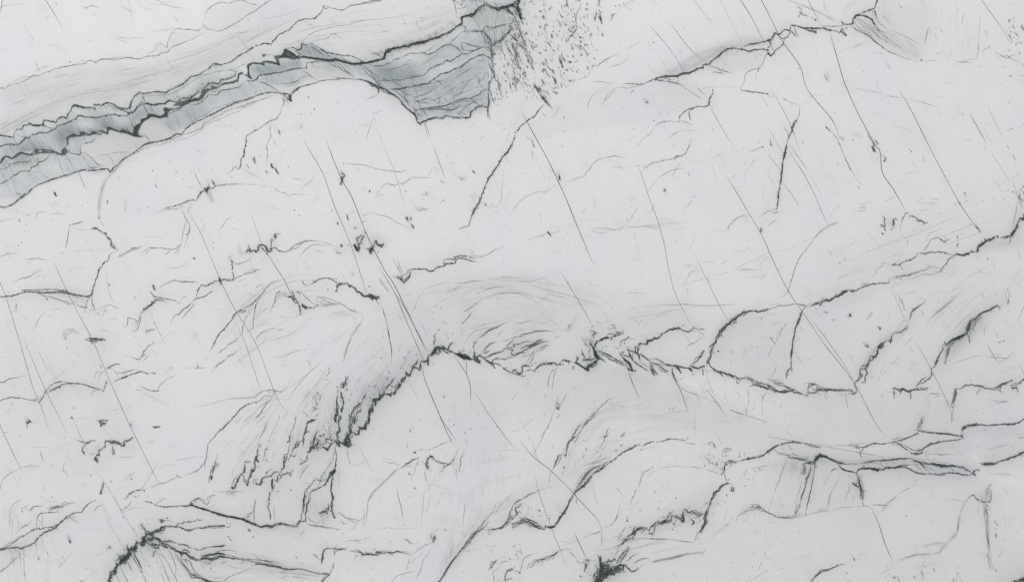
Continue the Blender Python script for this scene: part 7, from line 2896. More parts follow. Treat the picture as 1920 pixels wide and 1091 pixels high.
DATA['B1'] = (0, 190, .16685, """
pg 0.24 3; 0,385 160,410 180,320 270,270 340,245 490,270 500,215 620,235 690,175 760,190 830,55 1050,90 1060,40 1200,20 1450,80 1490,130 1400,150 1230,150 1090,185 890,170 750,250 620,285 600,320 340,400 220,480 0,515
pg 0.39 3; 0,515 220,490 340,400 600,320 760,250 890,170 1090,185 1250,150 1440,165 1500,330 1480,370 1200,310 1200,360 900,380 750,400 740,520 690,600 480,560 240,570 130,640 0,690
t 12 .6; 690,400 740,350 790,310
t 8 .45; 720,480 700,420 740,340
t 9 .5; 1140,280 1200,250 1240,240
t 8 .35; 1040,200 1120,200 1200,180
t 8 .45; 210,520 280,510 340,490
t 6 .45; 400,520 460,530 520,520
t 6 .35; 900,330 1000,330 1090,300
t 7 .4; 1330,270 1400,300 1460,340
t 8 .45; 1560,160 1620,120 1660,130
w 7 .4; 860,250 960,270 1060,260
w 7 .3; 520,430 600,470 660,520
w 6 .45; 300,300 360,320 420,310
w 5 .5; 190,370 230,390
w 5 .5; 540,260 590,290
w 8 .3; 1330,200 1400,230
w 6 .4; 850,110 900,120
w 6 .25; 1200,90 1300,110
pg 0.64 3; 150,650 240,590 380,612 350,650 290,690 150,680
t 6 .4; 180,650 300,650
pg 0.55 3; 0,700 60,640 120,650 110,700 90,740 0,770
pg 0.31 3; 0,760 110,710 290,690 400,620 560,600 430,690 370,760 200,800 0,920
f 70 .55 30,90; 130,710 250,695 360,670 430,640
pg 0.26 3; 0,920 200,810 370,770 430,700 560,610 640,620 700,600 900,600 1000,630 1190,740 1200,765 950,770 800,810 570,880 420,940 270,1080 240,1091 0,1091
w 10 .25; 560,720 640,760
s 9 .1; 700,640 860,640 960,700
pg 0.46 3; 780,420 900,390 1090,400 1040,455 920,480 905,600 810,590 760,540
w 4 .4; 800,450 830,520
w 4 .3; 950,450 1020,430
py .22 3; 915,480 1040,460 1090,400 1230,350 1480,400 1610,400 1690,460 1480,590 1300,740 1230,790 1190,700 1050,620 910,580
ps .09 3; 915,480 1230,350 1690,460 1300,740 1050,620
v .85 .8 1.3; 0,380 90,400 155,408 165,350 190,320 245,320 265,270 310,270 335,245 370,270 430,275 485,270 490,225 505,208 560,230 630,240 640,215 690,170 750,198 770,140 800,110 800,75 840,40 930,70 990,70 1040,75 1070,100 1055,35 1130,50 1200,18 1270,35 1340,75 1430,90 1465,75 1480,0
v 1.1 .8 1.3; 335,250 380,272 485,272
v 1.1 .8 1.3; 800,75 840,45 930,72
v .7 .65 1.3; 1200,30 1290,70 1380,100 1440,130 1520,110 1540,60 1590,10
v .7 .7 1; 1590,10 1680,30 1740,45 1860,20
v .6 .6 1; 1270,40 1350,90 1420,125
v .75 .75 1.6; 0,515 60,490 140,485 215,490 240,460 290,410 340,405 360,380 460,355 560,350 620,310 640,280 740,255 820,210 890,165 960,178 1060,185 1150,170 1230,148 1330,150 1420,170 1450,150
v .6 .55 1; 490,250 520,285 580,310 610,300
v .45 .4 1; 170,360 230,390 280,410
pi .72 .8; 0,700 20,640 60,615 100,615 130,640 170,620 230,580 250,575 300,600 340,600 350,580 380,600 410,540 450,575 500,545 560,570 600,555 690,590 700,550 740,520 760,560 720,600 690,610 620,580 540,585 440,590 380,610 300,610 250,590 150,650 100,630 60,630 20,690
pi .72 .8; 750,500 745,410 780,380 840,370 850,385 900,385 910,350 960,355 960,380 1010,370 1030,340 1090,345 1080,370 1140,360 1130,325 1200,355 1195,300 1220,285 1280,310 1340,340 1380,310 1440,345 1490,375 1500,290 1540,260 1590,240 1580,205 1640,200 1680,140 1740,150 1800,170 1850,140 1830,90 1870,70 1918,90 1918,110 1870,100 1880,170 1820,195 1760,180 1700,175 1680,190 1620,230 1570,280 1550,330 1560,390 1610,390 1570,410 1500,395 1440,365 1340,355 1240,320 1220,330 1215,375 1150,355 1130,385 1060,370 1000,390 900,390 830,410 780,405 765,450 770,500
v .8 .85 1; 0,690 60,615 130,645 230,570 340,605 410,545 500,545 600,565 700,610
v .8 .85 1; 745,420 830,370 900,390 920,350 1000,375 1090,360 1130,330 1215,360 1205,300 1300,320 1400,340 1500,390 1600,395
v .7 .75 1; 1500,300 1580,250 1600,205 1690,180
b .8 .7 3 2; 740,510 700,560 720,600 790,560
v .6 .6 1; 760,550 800,590 900,605 905,490
v .6 .6 1.3; 0,770 60,760 100,740 110,700 200,690 300,685 350,655 390,610
v .7 .7 1.3; 0,930 80,890 200,810 230,785 330,785 360,745 420,720 430,690 500,665 560,600
v .6 .5 1; 540,575 640,605 620,625
v .6 .55 1; 920,480 1030,460 1090,400
v .6 .55 1.3; 905,580 960,595 1040,640 1100,710 1150,725 1180,740
v .8 .78 1; 230,1091 290,1050 350,990 430,935 470,930 560,885 620,870 740,830 870,790 940,770 1060,780 1180,765 1210,760 1240,800 1270,750 1330,710 1400,640 1470,600 1550,550 1620,490 1690,460 1770,460 1850,435 1918,415
v .5 .4 1; 600,880 760,845 860,800
v .7 .4 1; 1240,840 1310,760 1400,650
v .5 .35 1; 1400,650 1480,610 1600,540 1700,500 1800,490 1918,460
v .4 .35 1; 1050,640 1150,600 1200,600 1250,640 1300,740
v .4 .35 1; 1200,605 1300,575 1460,575 1490,590
v .4 .4 1; 640,620 680,720 720,830
v .4 .4 1; 750,610 800,700 840,770
v .4 .4 1; 930,610 960,680
v .5 .4 1; 490,820 560,880
v .5 .4 1; 960,690 1020,740 1080,780
v .5 .45 1; 950,760 1100,740 1160,760
v .5 .45 1; 1450,180 1480,240 1510,270
v .4 .4 1; 1480,170 1530,260
v .4 .4 1; 1600,40 1650,130
v .4 .4 1; 1660,50 1720,130
v .45 .4 1.5; 1620,370 1680,430 1690,460
v .5 .45 1.5; 150,1050 200,1040 270,1080
f 120 .5 -50,-100; 240,560 400,545 500,545 600,555
f 120 .6 -55,-90; 780,380 950,350 1130,330 1220,290 1400,320 1490,370
f 60 .35 30,60; 840,60 950,80 1060,100 1200,50 1350,100
f 60 .35 25,50; 30,490 215,490
""")
DATA['B2'] = (240, 90, .16685, """
pg 0.22 3; 20,690 130,505 430,505 700,335 950,200 1200,200 1230,240 1200,320 900,400 830,480 620,560 410,620 150,630 0,750
pg 0.37 3; 0,750 150,640 400,630 380,690 340,760 210,740 140,800 100,880 60,940 0,930
pg 0.37 3; 430,790 560,700 900,540 1320,380 1500,390 1660,480 1560,500 1400,545 950,750 620,900 540,960 440,900
py .3 3; 160,930 200,830 280,790 400,830 440,900 540,970 500,1000 300,1060 200,1000
ps .08 3; 160,930 280,790 440,900 540,970 300,1060
pg 0.51 3; 1370,200 1500,200 1540,180 1700,200 1918,120 1918,235 1470,310 1400,365 1370,320
py .35 3; 640,930 1100,680 1500,530 1700,520 1500,590 1000,770 830,910 600,970
pg 0.28 3; 1470,310 1918,240 1918,370 1690,410 1560,400 1400,360
t 8 .55; 830,480 880,430 1000,425
t 8 .45; 220,720 300,740
t 8 .4; 600,570 750,525
t 12 .25; 620,780 850,700
t 8 .3; 480,850 400,810
t 8 .35; 1560,230 1700,220
w 6 .45; 560,520 640,500 720,450
w 6 .35; 1050,290 1150,270
w 7 .4; 170,660 230,700 330,700
w 4 .7; 735,545 775,530
w 5 .7; 1280,215 1320,270
w 4 .7; 1560,125 1640,140
w 5 .7; 1790,70 1850,100
w 4 .5; 450,640 490,620
w 6 .3; 1450,510 1560,480
w 6 .3; 950,700 1100,640
w 5 .3; 620,420 760,360
v .8 .78 1.2; 20,690 30,620 70,550 130,500 180,515 280,497 430,500 480,475 560,440 640,390 700,330 800,300 900,240 960,185 1010,180 1050,190 1150,160 1190,140 1260,80 1330,45 1400,0
v .5 .5 1; 940,205 980,205 1050,190
v .4 .4 1; 200,540 300,535 450,530 560,490 700,385 850,310 1000,270 1130,245 1220,235
v .6 .55 1; 1220,235 1270,200 1330,180
v .6 .55 1; 1130,245 1190,265 1240,270
v .8 .8 1.6; 0,750 60,720 100,670 150,630 200,630 280,640 410,625 460,595 540,605 620,570 700,555 740,530 780,500 830,490 870,440 900,400 950,400 1010,415 1050,365 1130,355 1200,325 1210,290
v .5 .5 1; 130,510 190,600 210,620
v .5 .5 1; 180,520 180,580
v .5 .45 1; 150,610 180,640 200,680 220,740
v .4 .4 1; 250,650 290,720
v .4 .4 1; 20,780 60,870
v .5 .5 1; 30,850 60,900
v .9 .85 1.5; 400,690 420,675 450,700 500,690
v .6 .6 1; 420,640 430,600 480,590
pi .72 .8; 0,940 60,960 70,900 100,870 140,850 150,800 210,790 220,740 290,755 350,775 400,750 430,730 400,690 420,675 450,700 500,670 520,630 560,610 640,590 700,570 720,590 790,570 820,520 850,470 900,455 930,465 940,425 1000,440 1050,410 1110,400 1180,385 1230,350 1240,290 1270,275 1310,305 1340,300 1350,230 1340,185 1400,165 1490,175 1510,150 1560,150 1690,175 1650,110 1640,90 1560,80 1520,110 1500,70 1560,75 1650,90 1730,80 1760,20 1790,20 1760,70 1800,100 1870,120 1918,80 1918,100 1870,140 1780,115 1690,110 1710,195 1640,185 1540,165 1530,200 1490,190 1400,180 1365,210 1360,290 1390,350 1340,320 1280,295 1250,310 1240,380 1150,405 1060,420 1000,460 920,480 870,520 840,570 800,595 720,605 660,640 600,660 530,650 470,690 440,790 400,760 350,795 270,770 160,830 130,920 100,960 140,1000 60,990 0,960
v .9 .88 1; 1310,300 1340,320 1390,350 1360,290 1345,200 1400,172 1500,180 1530,195
v .9 .88 1; 1530,150 1620,160 1700,190 1650,110
v .9 .88 1; 1240,350 1245,290 1290,285
v .9 .85 1.5; 1040,412 1130,395 1230,365
v .8 .8 1.2; 600,640 660,620 760,585 810,585 850,520 860,480
v .8 .8 1.2; 220,755 290,755 370,785 430,740
v .7 .7 1; 430,790 430,700
b .6 .6 4 3; 440,700 520,690 590,670 640,640
b .6 .65 4 3; 640,600 720,580 800,560
v .6 .6 2; 450,790 470,740 560,700 590,680 560,670
v .6 .6 1.3; 700,640 780,635 850,590 900,530 1000,525 1050,480 1160,465 1250,440 1310,380 1330,365
v .5 .45 1.3; 920,500 980,490 1040,450
v .7 .7 1; 1330,365 1400,370 1450,350 1470,310 1550,300 1630,290 1740,270 1830,250 1918,235
v .6 .5 1; 1400,370 1510,390 1600,430 1680,480 1760,510
v .45 .4 1; 1690,410 1800,400 1918,370
v .4 .35 1; 1430,540 1440,490 1500,480
v .85 .78 1; 180,1091 300,1060 400,1040 500,1000 540,970 600,975 640,920 700,870 800,820 950,750 1100,670 1200,620 1350,580 1430,545 1560,505 1640,500 1740,515 1800,525 1820,560 1860,500 1918,450
v .4 .3 1; 640,900 660,860 750,810 900,730 960,680 1100,640 1250,590 1400,545
v .6 .4 1.5; 400,1060 540,1010 700,960 830,900 860,850 980,780 1130,700 1300,650 1480,590 1640,530
v 1 .85 1; 1740,520 1790,560 1830,600
v 1 .85 1; 1815,550 1835,600
v .6 .5 1; 1740,530 1750,600 1730,680
v .6 .5 1; 1780,560 1800,650
f 110 .5 -30,-70; 460,595 700,555 870,440 1010,410 1200,320
f 60 .35 -30,-60; 430,500 640,390 700,330
f 90 .3 30,60; 180,520 300,500 430,505
f 60 .3 -30,-50; 220,740 350,770
v .4 .4 1; 90,940 160,970 220,1020 250,1060
v .35 .3 1; 400,820 470,900 540,940
k 1 .5; 833,405
v .5 .4 1; 540,540 580,570
""")
DATA['B3'] = (420, 70, .16685, """
pg 0.57 3; 870,90 990,80 1150,180 1210,250 1100,250 950,220 850,200
pg 0.46 3; 700,240 800,240 900,260 920,320 740,370 600,400 400,430 330,400 300,340 430,320 600,320
pg 0.37 3; 1150,180 1350,220 1540,280 1440,300 1220,250
py .28 3; 930,290 1180,280 1300,330 1500,460 1380,470 1100,480 980,440 930,340
pg 0.11 3; 930,290 1180,280 1300,330 1500,460 1100,480 980,440
pg 0.32 3; 1250,270 1450,310 1650,310 1918,300 1918,500 1740,490 1500,430
t 12 .4; 1700,420 1800,430 1918,460
t 8 .3; 1180,330 1250,300
pg 0.26 3; 380,440 760,370 930,350 1000,450 800,520 600,540 450,510
py .2 3; 750,640 860,560 1050,490 900,470 640,550 660,620
w 5 .5; 890,260 910,280
w 7 .4; 1350,225 1450,250
w 6 .25; 740,400 840,390
t 7 .3; 1060,200 1150,220
t 6 .4; 830,160 900,190
pi .8 .8; 850,230 900,210 1000,235 1060,235 1200,255 1250,235 1330,265 1420,295 1530,290 1540,265 1600,285 1660,280 1790,240 1800,180 1840,135 1918,115 1918,130 1860,145 1880,175 1830,170 1810,250 1760,255 1640,295 1560,300 1440,312 1330,285 1250,255 1210,275 1110,255 1050,245 960,245 900,230
v .8 .85 1; 850,230 900,215 960,240 1050,238 1120,252 1210,265 1250,240 1330,272 1440,302 1530,295 1600,290 1680,280 1790,245 1805,180 1850,135 1918,120
pi .8 .8; 640,210 670,180 680,135 720,150 780,190 800,220 850,235 820,245 790,225 720,225 640,230 600,235
v .8 .85 1; 670,185 680,140 740,165 800,215 860,235
v .8 .8 1; 610,240 700,220 790,235 850,240
v .8 .8 1.3; 680,135 750,125 780,115 830,150 870,130 870,80 920,90 990,70
v .7 .7 1; 990,70 1080,130 1160,175 1240,190 1340,210 1440,210 1500,240 1540,265
v .6 .6 1; 1080,130 1160,190 1210,245
v .5 .5 1; 1300,205 1350,250 1430,285
v .5 .5 1; 1640,170 1700,190 1790,240
v .5 .5 1.5; 1640,200 1700,170 1780,220
v .7 .65 1; 720,150 800,200 830,230
v .6 .6 1; 790,150 850,190 880,210
v .6 .65 1.2; 350,490 390,430 500,420 560,400 640,400 760,360 850,350 930,345 935,290 1040,275 1180,275
v .5 .45 1; 850,350 920,400 1000,460 1050,490
v .5 .45 1; 610,530 700,520 780,520 850,470 920,435 1000,440
v .4 .35 1; 640,560 800,540 900,470
v .7 .65 1; 750,645 780,600 860,560 1000,520 1100,490 1220,480 1330,460 1480,478
v .8 .75 1; 1500,470 1580,490 1650,530 1720,570 1740,610
v .6 .6 1; 1600,480 1700,540 1800,620 1918,660
v .5 .5 1; 1240,280 1330,370 1430,430 1480,465
v .5 .5 1; 1270,280 1380,380 1470,460
v .4 .4 1; 1330,290 1480,430
v .5 .5 1; 1570,320 1700,460 1800,560 1900,650
v .5 .5 1; 1640,420 1760,550
v .45 .45 1; 1700,500 1800,600
v .5 .5 1; 1200,440 1300,460 1400,470
f 130 .5 60,80; 890,95 1000,110 1100,180
f 130 .45 70,60; 1180,290 1260,330 1400,400
f 130 .4 60,70; 1560,320 1700,420 1760,500
f 50 .3 -20,-30; 1560,180 1700,200 1780,160
f 60 .4 -30,-50; 980,330 1100,350
v .9 .8 1; 1650,540 1670,555
v .9 .8 1; 1720,570 1745,590
k 1.2 .8; 1738,612
v 1.1 .8 1; 745,640 735,700 760,715
v .6 .5 1; 660,640 690,720 655,790
""")
DATA['B4'] = (680, 60, .16685, """
t 12 .45; 180,470 300,480 450,480 600,450
t 9 .35; 350,590 600,570 720,530
t 9 .2; 640,650 900,620 1040,700
w 8 .6; 760,470 820,440 880,400
w 6 .5; 950,340 980,390 1040,360
w 7 .3; 480,300 600,330 700,330
w 7 .25; 560,820 720,800
w 8 .2; 1150,360 1300,280
py .22 3; 500,290 720,280 900,220 900,330 700,430 560,430
f 60 .6 -20,-75; 250,220 500,150 700,100 900,40
f 50 .4 14,50; 340,200 520,170 820,80
f 50 .35 14,50; 720,260 900,170 1000,150
f 60 .4 20,55; 1290,560 1350,620
f 50 .35 -10,-40; 220,540 500,510 700,460
v .5 .5 1; 1110,120 1180,130 1250,160 1380,180
v .5 .5 1; 1110,120 1135,230
v .5 .5 1; 1150,210 1260,210 1280,180
v .5 .5 1; 1040,160 1100,230
v .5 .45 1.5; 1380,460 1410,460 1410,520 1380,560
v .5 .45 1.5; 1290,540 1320,520 1310,600
v .7 .65 2; 1450,150 1450,290 1420,300
v .7 .65 2.5; 1450,310 1460,420 1480,490 1440,550 1420,560 1410,700
v .8 .75 1; 1415,700 1410,860 1405,950
v .6 .6 1.5; 1430,660 1460,740 1485,810
v .5 .5 3; 1500,480 1540,600 1560,700
v .5 .5 3; 1650,60 1700,250 1760,430
v .5 .5 3; 1560,130 1600,300 1640,340
v .5 .5 2; 1490,160 1550,170 1560,220 1530,260
b .6 .55 4 3; 1370,20 1430,90 1470,150
b .6 .55 4 3; 700,870 850,860 1000,880 1100,820
v .5 .45 1; 400,640 540,720
v .5 .45 1; 460,700 520,820
d 20 5 .5 -70; 1450,600 1560,600 1560,760 1440,800
""")
DATA['B5'] = (820, 0, .16685, """
v 1.1 .6 1; 1195,170 1200,230
v 1.2 .65 1; 1285,380 1290,430
v .9 .55 1; 1105,500 1125,545
v 1 .6 1; 1145,590 1165,615
v 1.1 .6 1; 1060,680 1065,780
v 1.3 .6 1; 1010,660 1035,715
v 1.2 .7 2; 1370,640 1390,710 1410,760
v 1.3 .7 2; 1305,870 1325,940
v .8 .6 1; 870,920 890,1030
v .9 .6 1; 800,700 795,750
v .9 .55 1; 745,800 765,840
v .8 .5 2; 1210,650 1240,720
k 1.6 .7; 1218,570 1458,790 1488,912 1440,285 1485,700
k 1.1 .6; 1350,400 1422,825 1610,518 1732,390 1300,355 1200,790 1330,985 770,915
k 1 .5; 1660,370 1680,510 1520,800 1540,905 1195,60 1140,5
v 1 .6 2; 1480,700 1515,695
v 1 .7 1.5; 1140,980 1165,1040
v 1 .6 1; 1310,1030 1350,1060
v 1 .7 1; 1810,180 1850,260
v .9 .6 1; 1850,375 1860,410
v 1 .7 1; 1590,410 1620,432
v 1 .55 2; 1250,120 1295,90
v .6 .5 1; 1395,50 1405,110
b .8 .55 3 2; 1575,330 1530,380 1480,430
v .5 .4 3; 1610,50 1570,150 1555,260
v .6 .5 3; 1820,0 1830,80
v .8 .5 2; 1780,150 1775,240
v .6 .55 3; 930,150 950,220
v .6 .6 2; 860,200 900,260 940,400 1000,510
v .7 .55 4; 850,480 900,620 960,700
v .7 .6 4; 890,700 930,800
v .8 .7 2; 630,560 620,680
v .7 .6 4; 600,690 640,850 700,1000
v .5 .5 2; 740,450 800,560 870,650
v .6 .5 3; 680,900 700,1050
v 1.6 .92 3; 905,90 930,150 945,215
v 1.2 .9 2; 880,40 910,90 905,0
v 1.1 .85 2; 640,95 700,100 760,75 830,55 880,45
v .9 .8 2; 790,90 830,155
v .9 .8 2; 270,290 270,190 330,175 385,185 430,130 490,75 550,40
v .7 .7 1; 550,45 640,90 700,130
f 90 .5 40,110; 420,150 560,60 700,120
f 90 .4 30,80; 230,0 400,0 520,0
f 90 .45 30,90; 500,330 640,480
v .5 .5 2; 530,300 580,290 630,320 700,295 780,270
v .7 .7 2; 860,240 830,270 820,350 760,410 700,480 650,495
v .6 .5 3; 340,345 430,340 500,360 530,310
v .5 .5 2; 210,100 300,90 350,60
py .25 3; 560,60 700,130 780,260 630,310 520,300
t 8 .3; 520,470 620,500
t 8 .25; 420,200 480,260
""")
DATA['C1'] = (640, 640, .16484, """
v .5 .35 2; 100,0 60,70 40,160 20,230
v .5 .55 .5; 550,0 575,80 575,150 565,200
v .4 .2 1; 565,200 570,280
h .5 .6; 830,0 870,60 905,120 915,190
h .5 .6; 908,0 950,60 990,150
v 1 .85 1; 990,150 990,210 985,265
b 1.4 .9 3 4; 990,150 1020,140 1050,110 1070,70 1110,60 1130,80
b 1.1 .85 5 3; 1040,140 1090,130 1120,110 1130,80 1110,60 1060,80
b 1 .85 3 3; 1130,80 1160,85 1190,90
v 1.4 .9 2; 1155,50 1175,90
v 1 .85 1; 1190,85 1220,80 1240,30
v .7 .6 2; 1240,40 1270,5
v .8 .75 1; 1140,85 1180,120 1215,135 1200,100
v .6 .5 3; 1050,60 1050,20 1055,0
v .8 .8 1; 1190,85 1240,115 1300,140
b 1.4 .9 3 4; 1300,140 1340,155 1380,180 1456,195
v 1.2 .88 1.5; 1310,140 1390,190
v 1.2 .88 1; 985,265 975,215 950,230 915,225
v 1.2 .9 .8; 905,225 900,270 890,325 870,310
v .9 .85 1; 885,320 850,295 820,290 805,300
v 1 .85 1.5; 870,205 855,245 815,280
b 1 .85 3 3; 815,280 800,330 780,370 760,385
v .8 .8 1; 790,330 785,395 760,380 735,350 740,385 770,400
b .9 .85 3 3; 740,385 720,420 690,430 680,460
v .7 .75 1; 720,420 715,450 680,465 680,430 715,405
b 1.1 .85 4 4; 685,470 660,490 640,520 620,550
v .7 .75 1; 660,450 640,480 665,510 690,480
v .9 .85 1; 620,550 610,600 585,600 575,580
v 1.1 .88 1; 610,560 600,600
v .9 .85 1; 575,580 560,615 545,600 510,597 485,600
v 1.2 .85 1; 560,590 558,615
b 1.1 .85 4 4; 490,600 460,620 430,650 400,660 380,680
b 1.2 .85 5 5; 400,650 375,680 380,720
v 1 .85 1.5; 375,645 380,680 395,725
b .9 .8 4 3; 430,590 440,630 470,600 485,560
v .7 .7 2; 605,400 590,440 560,490 520,520 490,520
v .7 .65 3; 560,480 530,510 520,545 490,550
v .6 .6 2; 490,560 490,590
v .6 .55 3; 480,480 470,540 430,580 440,620
b 1.2 .85 4 4; 345,715 340,760 330,800 320,825
v 1 .8 1.5; 350,720 355,800
v .7 .6 3; 280,600 260,640 240,680
v .6 .55 3; 255,620 275,650
b .7 .65 4 3; 240,680 200,720 170,740 140,770 115,825
b .7 .65 4 2; 220,760 215,790 180,810 170,825
v .6 .6 3; 190,690 200,730 180,750
k 1.1 .7; 456,185
v .8 .55 1.5; 720,175 715,200
k .8 .5; 770,120
k .7 .45; 855,158 770,265 682,305 517,285 592,505 530,405
v .9 .6 1.5; 540,340 542,360
k .9 .5; 320,510 395,497 330,635 95,660 110,600 305,720 280,600 68,550
k .9 .5; 1172,630
s 3 .2; 1165,610 1172,630
s 3 .1; 1280,730
b .8 .7 4 3; 65,410 50,460 30,510 0,480
v .7 .6 3; 70,430 40,500 20,530
b 1 .75 3 2; 0,580 10,640 30,700 10,760 0,800
v .8 .75 1; 15,730 0,790
h .4 .3; 765,445 790,520 820,560
h .3 .22; 845,610 880,665
h .6 .8; 905,225 940,340 985,480 1030,600 1080,720 1125,825
h .5 .5; 1290,180 1350,280 1400,370 1456,460
h .4 .45; 1425,210 1440,300 1435,390
v .6 .5 3; 1340,95 1350,115 1380,100 1410,105
s 12 .22; 250,620 450,540 600,440 780,300 900,200
s 14 .16; 120,740 300,560 520,400
s 8 .25; 1000,120 1120,60 1200,60
d 40 3 .4 -60; 380,480 640,380 640,520 450,600 260,760 240,640
""")
DATA['C2'] = (860, 590, .16484, """
b 1.5 .9 3 4; 0,450 50,475 130,500
v 1.2 .88 1; 10,455 90,480 130,510
v .9 .8 1; 130,495 190,510 240,545
b 1.3 .88 4 4; 165,470 200,500 240,545
v 1.2 .85 2; 170,415 175,470 210,500
v .8 .75 2; 200,500 230,460 260,480 310,490
v .8 .8 1.5; 260,480 320,520 370,550 410,605
b .8 .75 2 2; 310,520 380,550 440,560 490,590
v 1 .8 1; 370,545 400,570 408,605
v .8 .7 2; 365,540 400,510 440,490
v .8 .72 1.5; 490,590 540,630 600,660 650,675 690,680
v .8 .75 2.5; 600,660 620,630 660,620
v .9 .75 3; 640,670 680,680 720,640 720,600 740,580
v .7 .65 3; 700,680 740,700 760,690
v .8 .75 2; 715,590 760,580 800,580
v .6 .6 2; 510,610 560,600
v .7 .7 2; 640,640 700,670
v .5 .6 1; 760,560 790,520 830,450 860,400 880,385
v .5 .6 1; 790,580 830,520 850,460 880,410
v .45 .45 1.5; 800,600 850,560 900,530
v .8 .8 1.3; 850,650 880,620 910,590 960,570 1010,555 1080,545
v .7 .65 1.3; 855,640 900,590 940,550 1000,530
v .6 .6 1.5; 760,640 820,620 850,645
b 1.1 .85 2 2; 1000,560 1050,550 1080,555
v 1 .85 1.5; 1050,550 1065,580
v .9 .82 2; 1080,545 1120,560 1150,570 1190,565
v .8 .75 2; 1160,530 1200,520 1250,545
v .8 .8 1; 1200,510 1280,535
v 1.1 .85 1.5; 1310,545 1340,550 1370,560
v 1 .82 1; 1370,560 1410,590 1456,620
v 1 .8 1.5; 1300,580 1305,620
v .9 .7 2; 1340,470 1350,500 1330,540
v .6 .6 3; 1400,400 1420,470 1430,500 1400,530
v .5 .5 3; 1385,460 1410,460
v .6 .65 2.5; 180,410 170,360 180,320 210,290 215,265
v .6 .55 2; 165,330 190,290
b .55 .6 2 2; 215,265 280,225 340,190 410,155 470,120 530,90 600,75
v .5 .45 1.5; 240,270 300,220 360,165
v .4 .4 1.5; 650,95 720,95 780,75 850,60
v .4 .35 1; 430,260 470,210 520,160
v .45 .45 1.5; 610,220 660,195 720,170
b .55 .55 2 2; 690,265 730,215 800,210 880,190 1000,185 1100,195
v .5 .45 2; 600,270 680,240 740,240 800,215
v .6 .55 2; 250,450 300,400 330,360 370,325 430,310
v .5 .45 2; 320,370 370,330 440,300
v .45 .4 1.5; 480,290 560,290 610,260 680,250
v .7 .65 2.5; 300,410 290,440 320,430 350,410
b .8 .7 2.5 3; 290,480 340,475 360,455 420,440 460,425 500,415 520,400
b .6 .6 2 3; 500,400 560,385 640,360 620,330 700,330 760,300 840,310
b .55 .55 2 2; 540,360 580,320 620,280
v .9 .7 1.5; 760,360 820,345 870,310 930,290
v .6 .6 2; 870,300 920,285 970,285
b .5 .5 2 3; 720,420 800,380 860,350 950,310 1040,300
b .5 .5 2 3; 640,440 700,430 740,400 800,360
b .5 .5 2.5 3; 700,390 780,350 850,350 900,320 960,320
b .5 .5 2.5 2; 880,400 940,370 1000,350 1030,350
v .5 .5 2; 880,420 940,390 990,380
b .5 .5 2 2; 560,390 620,400 600,440 640,450
b .6 .6 2 3; 590,460 640,460 700,430 760,430
b .5 .5 2 2; 440,490 520,505 600,480 660,470
v .45 .45 2; 700,480 800,460 840,430
v .45 .4 2; 500,380 560,370 620,350
v .4 .3 1; 1080,260 1130,255 1170,210
v .8 .4 1; 1240,160 1275,100
s 3 .15; 1230,200 1280,90
v .35 .2 1; 1300,60 1340,30
v .35 .2 1; 1150,180 1240,170
v .4 .2 1; 1270,350 1265,400
v .5 .35 3; 5,400 20,440 70,410
v .5 .4 1; 45,100 100,40 130,0
k 1 .5; 45,95
v .35 .25 1; 110,260 170,190
s 3 .15; 30,130 40,230
v .5 .35 3; 125,400 130,440
h .5 .55; 0,540 60,640 110,720 140,825
h .45 .45; 85,520 98,600 98,700
v .5 .45 1; 1140,590 1060,640 1030,700 1010,825
v .5 .45 1; 1110,620 1080,700 1065,825
v .35 .15 1; 830,680 800,760 780,800
f 90 .08 -10,130; 860,660 1080,600 1300,620
v .5 .5 4; 1410,230 1430,300 1456,350
s 9 .2; 620,320 760,340 900,330 980,320
s 7 .16; 520,420 640,440 760,430
s 8 .15; 880,600 980,570 1080,560
s 7 .15; 560,640 660,670 740,690
s 8 .14; 200,300 300,420 240,480
s 10 .1; 1380,420 1456,520
""")
